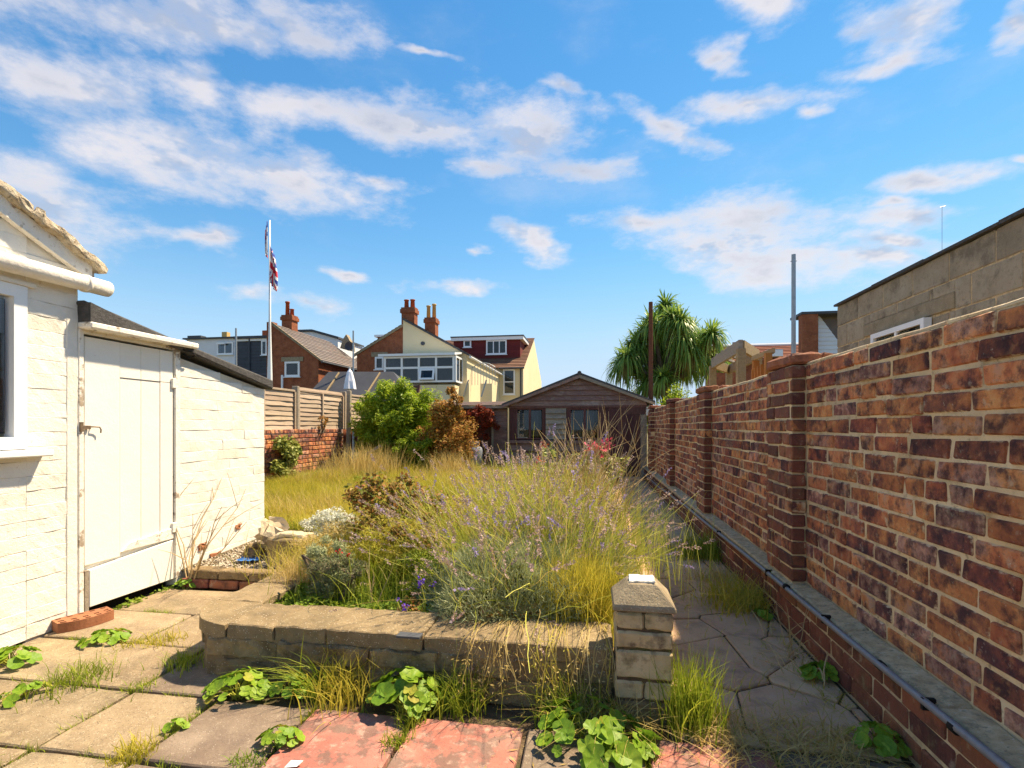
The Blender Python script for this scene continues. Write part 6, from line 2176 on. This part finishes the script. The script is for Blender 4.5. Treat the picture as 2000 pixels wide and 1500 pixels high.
shrub('weed_clump', 'tangled yellow green weeds between the heather and the rose bush', (-1.20, 2.98, .16), (.30, .26, .20), 5200, .026, 'f_grass', 120, clumps=60, trunk=False, cat='weeds', aspect=.22, droop=-.2)
shrub('weed_clump', 'wild yellow green weeds under the leaning lavender stems', (-.86, 2.70, .16), (.24, .20, .15), 3600, .024, 'f_grass_green', 121, clumps=46, trunk=False, cat='weeds', aspect=.3, droop=-.2)
shrub('weed_clump', 'golden brown feathery weeds behind the heather near the white flowers', (-1.68, 3.15, .16), (.24, .30, .17), 4200, .024, 'f_straw', 122, clumps=50, trunk=False, cat='weeds', aspect=.2, droop=-.4)
shrub('weed_clump', 'low russet weeds at the back of the bed by the lawn', (-1.0, 3.9, .16), (.40, .35, .20), 4200, .032, 'f_rust', 123, clumps=50, trunk=False, cat='weeds', aspect=.3, droop=-.2)
shrub('weed_clump', 'yellow green weeds filling the gap right of the rose bush', (-.85, 3.45, .16), (.34, .30, .24), 5200, .028, 'f_grass', 124, clumps=60, trunk=False, cat='weeds', aspect=.22, droop=-.3)


# low leafy weeds along the coping: ground cover
def cover(name, label, x0, x1, y0, y1, n, size, m, seed, z=.17, hz=.07):
    rng = np.random.default_rng(seed)
    x, y = rng.uniform(x0, x1, n), rng.uniform(y0, y1, n)
    pn = np.array([noise.noise(Vector((a * 6, b * 6, seed))) for a, b in zip(x, y)])
    C_ = np.stack([x, y, z + np.maximum(0, hz * (.4 + pn)) * rng.uniform(.2, 1, n)], 1)
    nr = rng.normal(0, .4, (n, 3)) + np.array([0, 0, 1])
    V_, Q_ = leaf_quads(C_, rng.uniform(.6, 1.3, n) * size, nrm=nr, aspect=.75, rng=rng, fold=.08)
    return tag(stuff(np_obj(name, V_, Q_, MATS[m])), label, 'weeds')


cover('ground_cover', 'low bright green ground cover behind the bed coping', -1.68, -.70, 2.30, 2.75, 9000, .019, 'f_herb', 101)
cover('ground_cover', 'dark green ground cover beneath the lavender edge', -.95, -.1, 2.28, 2.5, 4200, .019, 'f_rose', 102)
cover('ground_cover', 'green ground cover below the low brick wall', FU + .05, -3.6, 7.6, 10.3, 9000, .06, 'f_herb', 103, z=.17, hz=.16)
cover('ground_cover', 'small weeds at the foot of the white door', LEFT_U + .0, LEFT_U + .08, 2.6, 3.12, 400, .022, 'f_herb', 104, z=-.02, hz=.05)


# joint weeds: grass and moss in the gaps of the patio
def joints():
    rng = np.random.default_rng(111)
    B = []
    for u_ in us[1:-1]:
        m_ = 260
        y = rng.uniform(1.05, 1.9 if u_ > -1.85 else 3.0, m_)
        keep = np.array([noise.noise(Vector((u_ * 9, q * 4.5, 2))) > .02 for q in y])
        B.append(np.stack([u_ + rng.normal(0, .007, m_), y, np.full(m_, -.022)], 1)[keep])
    for v_ in vs[2:-1]:
        m_ = 420
        x = rng.uniform(-2.85, 1.0 if v_ < 1.9 else -1.9, m_)
        keep = np.array([noise.noise(Vector((q * 4.5, v_ * 9, 5))) > .02 for q in x])
        B.append(np.stack([x, v_ + rng.normal(0, .007, m_), np.full(m_, -.022)], 1)[keep])
    B = np.concatenate(B)
    B = np.repeat(B, 3, 0) + rng.normal(0, .006, (len(B) * 3, 3)) * np.array([1, 1, 0])
    n = len(B)
    V_, Q_ = blades(B, rng.uniform(.018, .05, n), rng.normal(0, .6, (n, 2)), rng.uniform(.0012, .0022, n), k=3, rng=rng)
    tag(stuff(np_obj('joint_weeds', V_, Q_, MATS['f_grass_green'])), 'thin green weeds sprouting in the patio joints', 'weeds')
    # path joints: moss and dry bits
    m_ = 4200
    x, y = rng.uniform(.3, 1.0, m_), 1.88 + rng.uniform(0, 1, m_) ** 1.4 * 6
    edge = np.minimum(x - .3, 1.0 - x)
    keep = (edge < .10) | (rng.uniform(0, 1, m_) < .16)
    C_ = np.stack([x, y, np.full(m_, .004)], 1)[keep]
    V_, Q_ = blades(C_, rng.uniform(.02, .08, len(C_)), rng.normal(0, 1.2, (len(C_), 2)), rng.uniform(.001, .002, len(C_)), k=4, rng=rng)
    tag(stuff(np_obj('path_weeds', V_, Q_, MATS['f_grass'])), 'sparse dry weeds along both edges of the crazy paving path', 'weeds')
    # fallen bits of straw and leaf
    m_ = 1700
    x, y = rng.uniform(-.4, 1.0, m_), 1.5 + rng.uniform(0, 1, m_) ** 1.5 * 4
    keep = (y > 1.85) | (rng.uniform(0, 1, m_) < .5)
    keep &= (x > .3) | (y < 2.0)
    C_ = np.stack([x, y, np.full(m_, .007)], 1)[keep]
    nr = rng.normal(0, .12, (len(C_), 3)) + np.array([0, 0, 1])
    V_, Q_ = leaf_quads(C_, rng.uniform(.01, .05, len(C_)), nrm=nr, aspect=.12, rng=rng)
    V_[:, 2] = np.clip(V_[:, 2], .004, .02)
    tag(stuff(np_obj('straw_litter', V_, Q_, MATS['f_straw'])), 'scattered bits of straw littering the path and slabs', 'litter')


joints()


# ---- round leaved weeds (each leaf a part)
def round_leaf(seed):
    rng = random.Random(seed)
    n = 24
    V_ = [(0, 0, 0)]
    for ring, rr in ((.45, .45), (1, 1.0)):
        for k in range(n):
            a_ = 2 * math.pi * k / n
            lob = 1 - .10 * abs(math.sin(a_ * 3.5)) - (.5 if k == 0 else .22 if k in (1, n - 1) else 0)
            r_ = rr * (lob if rr == 1 else 1 - (.4 if k == 0 else 0)) * rng.uniform(.96, 1.04)
            zz = .16 * rr * rr + .05 * rr * math.cos(a_ * 7) + rng.uniform(-.02, .02)
            V_.append((r_ * math.cos(a_), r_ * math.sin(a_), zz))
    F_ = [(0, 1 + k, 1 + (k + 1) % n) for k in range(n)]
    F_ += [(1 + k, 1 + n + k, 1 + n + (k + 1) % n, 1 + (k + 1) % n) for k in range(n)]
    me = MB().add(V_, F_).mesh('leaf', smooth=True)
    me.materials.append(MATS['f_mallow'])
    return me


LEAVES = [round_leaf(i) for i in range(7)]
OLD_LEAVES = [round_leaf(i + 20) for i in range(3)]
for me in OLD_LEAVES:
    me.materials.clear()
    me.materials.append(MATS['f_leaf_old'])


def mallow(label, c, n, spread, hgt, size, seed):
    rng = random.Random(seed)
    c = Vector(c)
    root = thing('leafy_weed', label, 'weed', c)
    stems = MB()
    for i in range(int(n * 1.45)):
        a_ = rng.uniform(0, 6.283)
        r_ = spread * math.sqrt(rng.uniform(.02, 1))
        h_ = hgt * (1.05 - .75 * (r_ / spread) ** 1.5) * rng.uniform(.75, 1.1) + .012
        p = c + Vector((r_ * math.cos(a_), r_ * math.sin(a_), h_))
        s_ = size * rng.uniform(.48, 1.2)
        o = link('leaf', rng.choice(LEAVES if rng.random() > .09 else OLD_LEAVES), None, root, p)
        tl = .25 + .65 * r_ / spread
        nrm = Vector((math.cos(a_) * tl + rng.uniform(-.3, .3), math.sin(a_) * tl + rng.uniform(-.3, .3), 1)).normalized()
        o.rotation_euler = nrm.to_track_quat('Z', 'Y').to_euler()
        o.rotation_euler.rotate_axis('Z', rng.uniform(0, 6.28))
        o.scale = (s_, s_, s_)
        b = c + Vector((rng.uniform(-.02, .02), rng.uniform(-.02, .02), -.01))
        stems.tube([b, b.lerp(p, .5) + Vector((0, 0, .02)), p], .0018, 4, cap=False)
    stems.build('stalks', MATS['f_lav_stem'], root)
    return root


mallow('large round leaved weed at the foot of the bed wall behind the left pink slab', (-.735, 1.93, -.01), 34, .145, .13, .044, 201)
mallow('leafy weed at the left end of the bed wall on the grey slabs', (-1.44, 1.90, -.005), 30, .125, .075, .032, 202)
mallow('smaller leafy weed next to the yellowing grass clump', (-1.24, 1.95, -.01), 16, .085, .075, .030, 203)
mallow('broad leaved weed left of the stone pier', (-.02, 1.84, -.005), 34, .19, .095, .040, 204)
mallow('weed with flat broad leaves lying on the dark slab near the pier', (.10, 1.77, 0), 12, .11, .03, .048, 205)
mallow('pale green leafy weed on the joint left of the pink slab', on_z(545, 1455, -.005), 22, .07, .04, .022, 206)
mallow('small leafy weed at the joint above the lower left grass tuft', on_z(343, 1428, -.01), 12, .045, .02, .016, 207)
mallow('leafy weed against the white wall at the left edge', on_z(22, 1300, -.005), 22, .10, .07, .032, 208)
mallow('leafy weed on the paving near the left edge of the picture', on_z(48, 1362, -.005), 14, .08, .04, .024, 209)
mallow('leafy weed in front of the perforated brick', on_z(205, 1252, 0), 18, .10, .02, .030, 210)
mallow('leafy weed at the foot of the wall on the near right of the path', on_z(1603, 1328, 0), 16, .075, .05, .032, 211)
mallow('leafy weed by the wall in the lower right corner', on_z(1715, 1462, 0), 18, .085, .06, .030, 212)
mallow('small leafy weed by the wall beside the broken twigs', on_z(1493, 1205, 0), 9, .06, .03, .028, 213)
mallow('green leafy seedling at the base of the dead twigs by the white store', (LEFT_U + .12, 3.12, -.005), 18, .075, .05, .024, 214)


# ---- twigs and dead stems
def branching(name, label, base, n, h, spread, r0, m, seed, cat='twigs', depth=2, lean=(0, 0)):
    rng = random.Random(seed)
    root = thing(name, label, cat, base)
    base = Vector(base)
    for i in range(n):
        mb = MB()
        a_ = rng.uniform(0, 6.283)
        d_ = Vector((math.cos(a_) * spread + lean[0], math.sin(a_) * spread + lean[1], 1)).normalized()
        L_ = h * rng.uniform(.55, 1.0)
        pts = [base + Vector((rng.uniform(-.02, .02), rng.uniform(-.02, .02), -.02))]
        for k in range(5):
            d_ = (d_ + Vector((rng.gauss(0, .12), rng.gauss(0, .12), rng.gauss(0, .06)))).normalized()
            pts.append(pts[-1] + d_ * L_ / 5)
        mb.tube(pts, [r0, r0 * .85, r0 * .7, r0 * .55, r0 * .4, r0 * .25], 5)
        for q in range(depth):
            j = rng.randint(2, 4)
            e_ = (d_ + Vector((rng.gauss(0, .6), rng.gauss(0, .6), rng.gauss(0, .25)))).normalized()
            mb.tube([pts[j], pts[j] + e_ * L_ * .2 + Vector((0, 0, .01)), pts[j] + e_ * L_ * .38], [r0 * .5, r0 * .35, r0 * .15], 4)
        mb.build('twig', MATS[m], root)
    return root


branching('dead_shrub', 'leafless tan twigs standing against the white store wall', (LEFT_U + .13, 3.13, 0), 9, .92, .42, .006, 'twig', 301, lean=(.05, .35))
branching('dry_stalk_plant', 'pale bleached stalks rising above the pink flower in front of the shed', (-.02, 4.35, .17), 40, 1.12, .24, .0055, 'twig', 302, depth=3, lean=(.02, 0))
branching('dry_stalk_plant', 'bleached bent stalks leaning over the path before the shed door', (.06, 4.0, .17), 22, .95, .30, .0048, 'twig', 303, depth=3, lean=(.22, 0))
branching('dry_stalk_plant', 'pair of dry forked stalks right of the heather bush', (-1.12, 2.48, .17), 4, .36, .22, .004, 'twig', 304, depth=1)
branching('dry_stalk_plant', 'long thin dry stalk arching over the rose bush', (-1.22, 3.25, .17), 3, .72, .3, .004, 'twig', 305, depth=1, lean=(-.5, 0))
shrub('flower_shrub', 'olive leaved plant with withered heads in front of the shed', (-.28, 4.5, .55), (.26, .24, .20), 500, .06, 'f_ivy', 306, clumps=14, trunk=True)
shrub('flower_shrub', 'small leafy shoots around the pink flower', (.10, 4.6, .60), (.22, .2, .16), 420, .05, 'f_ivy', 307, clumps=12, trunk=True)


def bloom(name, label, c, n, size, m, seed, spread):
    rng = np.random.default_rng(seed)
    C_ = np.array(c)[None] + rng.normal(0, spread, (n, 3))
    V_, Q_ = leaf_quads(C_, rng.uniform(.7, 1.2, n) * size, aspect=.9, rng=rng, fold=.1)
    root = thing(name, label, 'flower', c)
    np_obj('petals', V_, Q_, MATS[m], root)
    b = Vector((c[0], c[1], .17))
    MB().tube([b, (b + Vector(c)) / 2 + Vector((.02, 0, 0)), Vector(c)], .0025, 5).build('stalk', MATS['f_lav_stem'], root)
    return root


bloom('pink_flower', 'bright pink and red bloom among the bleached stalks before the shed', tuple(G(1160, 878, 4.5)), 60, .05, 'f_pink', 311, .032)
bloom('pink_flower', 'second smaller pink bloom right of the bright one', tuple(G(1182, 868, 4.6)), 30, .04, 'f_pink', 312, .022)
bloom('red_flower', 'small red flower low in front of the shed boards', tuple(G(1055, 898, 5.2)), 26, .035, 'f_red', 313, .025)
bloom('red_flower', 'orange red leaves above the small red flower', tuple(G(1062, 872, 5.4)), 26, .04, 'f_red_vine', 314, .035)
bloom('red_flower', 'tiny red bud above the heather bush', tuple(G(662, 1076, 2.72)), 9, .014, 'f_red', 315, .005)
bloom('red_flower', 'second tiny red bud beside the forked dry stalks', tuple(G(680, 1082, 2.70)), 9, .014, 'f_red', 316, .005)
bloom('purple_flower', 'violet flowers under the left edge of the lavender', tuple(G(822, 1138, 2.50)), 30, .014, 'f_purple', 317, .012)
bloom('purple_flower', 'small violet flower right of the violet cluster', tuple(G(847, 1142, 2.48)), 14, .012, 'f_purple', 318, .007)
bloom('purple_flower', 'violet flower low behind the coping', tuple(G(792, 1186, 2.42)), 22, .013, 'f_purple', 319, .010)
bloom('purple_flower', 'lowest tiny violet flower behind the coping', tuple(G(775, 1172, 2.45)), 9, .011, 'f_purple', 320, .006)


# twigs lying by the wall, fallen leaf
tw = thing('twig_pile', 'broken pale twigs lying against the wall on the path', 'twigs', (.88, 2.55, 0))
rg = random.Random(9)
for i in range(16):
    p = Vector((.86 + rg.uniform(-.10, .11), 2.55 + rg.uniform(-.28, .30), .008 + rg.uniform(0, .05)))
    a_ = rg.uniform(-1.0, 1.0) + 1.2
    L_ = rg.uniform(.08, .22)
    q = p + Vector((math.cos(a_) * L_, math.sin(a_) * L_, rg.uniform(-.02, .10)))
    q.x = min(q.x, 1.0)
    q.z = max(q.z, .006)
    MB().tube([p, (p + q) / 2 + Vector((0, 0, .012)), q], [.003, .0026, .0015], 5).build('twig', MATS['twig'], tw)
branching('dry_stalk_plant', 'reddish dry stalk leaning on the wall above the broken twigs', (.93, 2.62, 0), 5, .34, .5, .003, 'twig', 331, depth=2)
o = MB().add([(0, 0, 0), (.016, -.01, .004), (.034, 0, .008), (.016, .011, .004)], [(0, 1, 2, 3)]).build('fallen_leaf', MATS['f_rust'])
o.location = on_z(1345, 1184, .008)
o.scale = (1.3, 1.3, 1.3)
tag(o, 'single orange fallen leaf on the crazy paving', 'leaf')
ls_ = MB().box((-.015, -.3, 0), (.015, .3, .05)).build('leaning_batten', MATS['grey_timber'])
ls_.location = Vector((-4.35, 9.42, .55))
ls_.rotation_euler = (R(32), 0, R(-60))
tag(ls_, 'weathered timber batten sticking out of the green bush', 'batten')


# ---- cabbage tree (cordyline)
def cordyline():
    rng = np.random.default_rng(401)
    cy_ = 14.5
    c = on_v(1300, 760, cy_)
    root = thing('cabbage_tree', 'tall cabbage tree with drooping sword leaves behind the shed', 'tree', (c.x, c.y, 0))
    trunk = MB()
    trunk.tube([(c.x + .1, c.y, -.05), (c.x + .05, c.y, 1.4), (c.x, c.y, 2.4)], [.17, .14, .12], 10)
    heads = []
    spec = [(1300, 590), (1275, 625), (1330, 620), (1350, 640), (1372, 655), (1245, 660), (1270, 670), (1300, 650), (1320, 680), (1225, 690), (1250, 705),
            (1280, 710), (1310, 612), (1288, 640), (1335, 655), (1258, 640), (1236, 672), (1362, 668), (1345, 675), (1375, 690), (1395, 688), (1215, 705), (1295, 730), (1390, 645), (1340, 705), (1265, 740)]
    for (x, y) in spec:
        heads.append(on_v(x, y + 8, cy_ + rng.uniform(-.9, .9)))
    for h in heads:
        st_ = Vector((c.x, c.y, min(2.3, h.z - .3)))
        trunk.tube([st_, st_.lerp(h, .5) + Vector((0, 0, -.1)), h], [.085, .06, .045], 7)
    trunk.build('trunk', MATS['bark'], root)
    allv, dead = [], []
    for h in heads:
        n = 190
        a_ = rng.uniform(0, 6.283, n)
        el_ = np.arcsin(rng.uniform(-.45, .98, n))
        d_ = np.stack([np.cos(el_) * np.cos(a_), np.cos(el_) * np.sin(a_), np.sin(el_)], 1)
        L_ = rng.uniform(.45, .85, n)
        k = 6
        t_ = np.linspace(0, 1, k)[None]
        P = np.array(h)[None, None] + d_[:, None] * (L_[:, None] * t_)[..., None]
        sag = rng.uniform(.35, 1.0, n)[:, None] * (1.15 - np.maximum(d_[:, 2:3], 0) * .55)
        P[..., 2] -= sag * L_[:, None] * t_ ** 2.1
        P[..., :2] -= ((P[..., :2] - np.array(h)[None, None, :2]) * (.22 * t_ ** 2)[..., None])
        S_ = np.cross(d_, np.array([0, 0, 1.0])[None] + rng.normal(0, .25, (n, 3)))
        S_ /= np.linalg.norm(S_, axis=1)[:, None]
        W_ = .019 * np.array([.6, 1, 1, .85, .55, .05])[None] * np.ones((n, 1))
        allv.append(ribbons(P, W_, S_))
        n = 110
        a_ = rng.uniform(0, 6.283, n)
        L_ = rng.uniform(.3, .6, n)
        P = np.zeros((n, k, 3))
        P[..., 0] = h.x + np.cos(a_)[:, None] * .2 * np.minimum(t_ * 2, 1) * .8
        P[..., 1] = h.y + np.sin(a_)[:, None] * .2 * np.minimum(t_ * 2, 1) * .8
        P[..., 2] = h.z - .05 - L_[:, None] * t_
        dead.append(ribbons(P, .009 * np.array([.6, 1, 1, .85, .55, .1])[None] * np.ones((n, 1)), np.stack([-np.sin(a_), np.cos(a_), 0 * a_], 1)))
    stuff(np_obj('crown', *merge(*allv), MATS['f_cordyline'], root))
    stuff(np_obj('dead_skirt', *merge(*dead), MATS['f_cord_dead'], root))


cordyline()
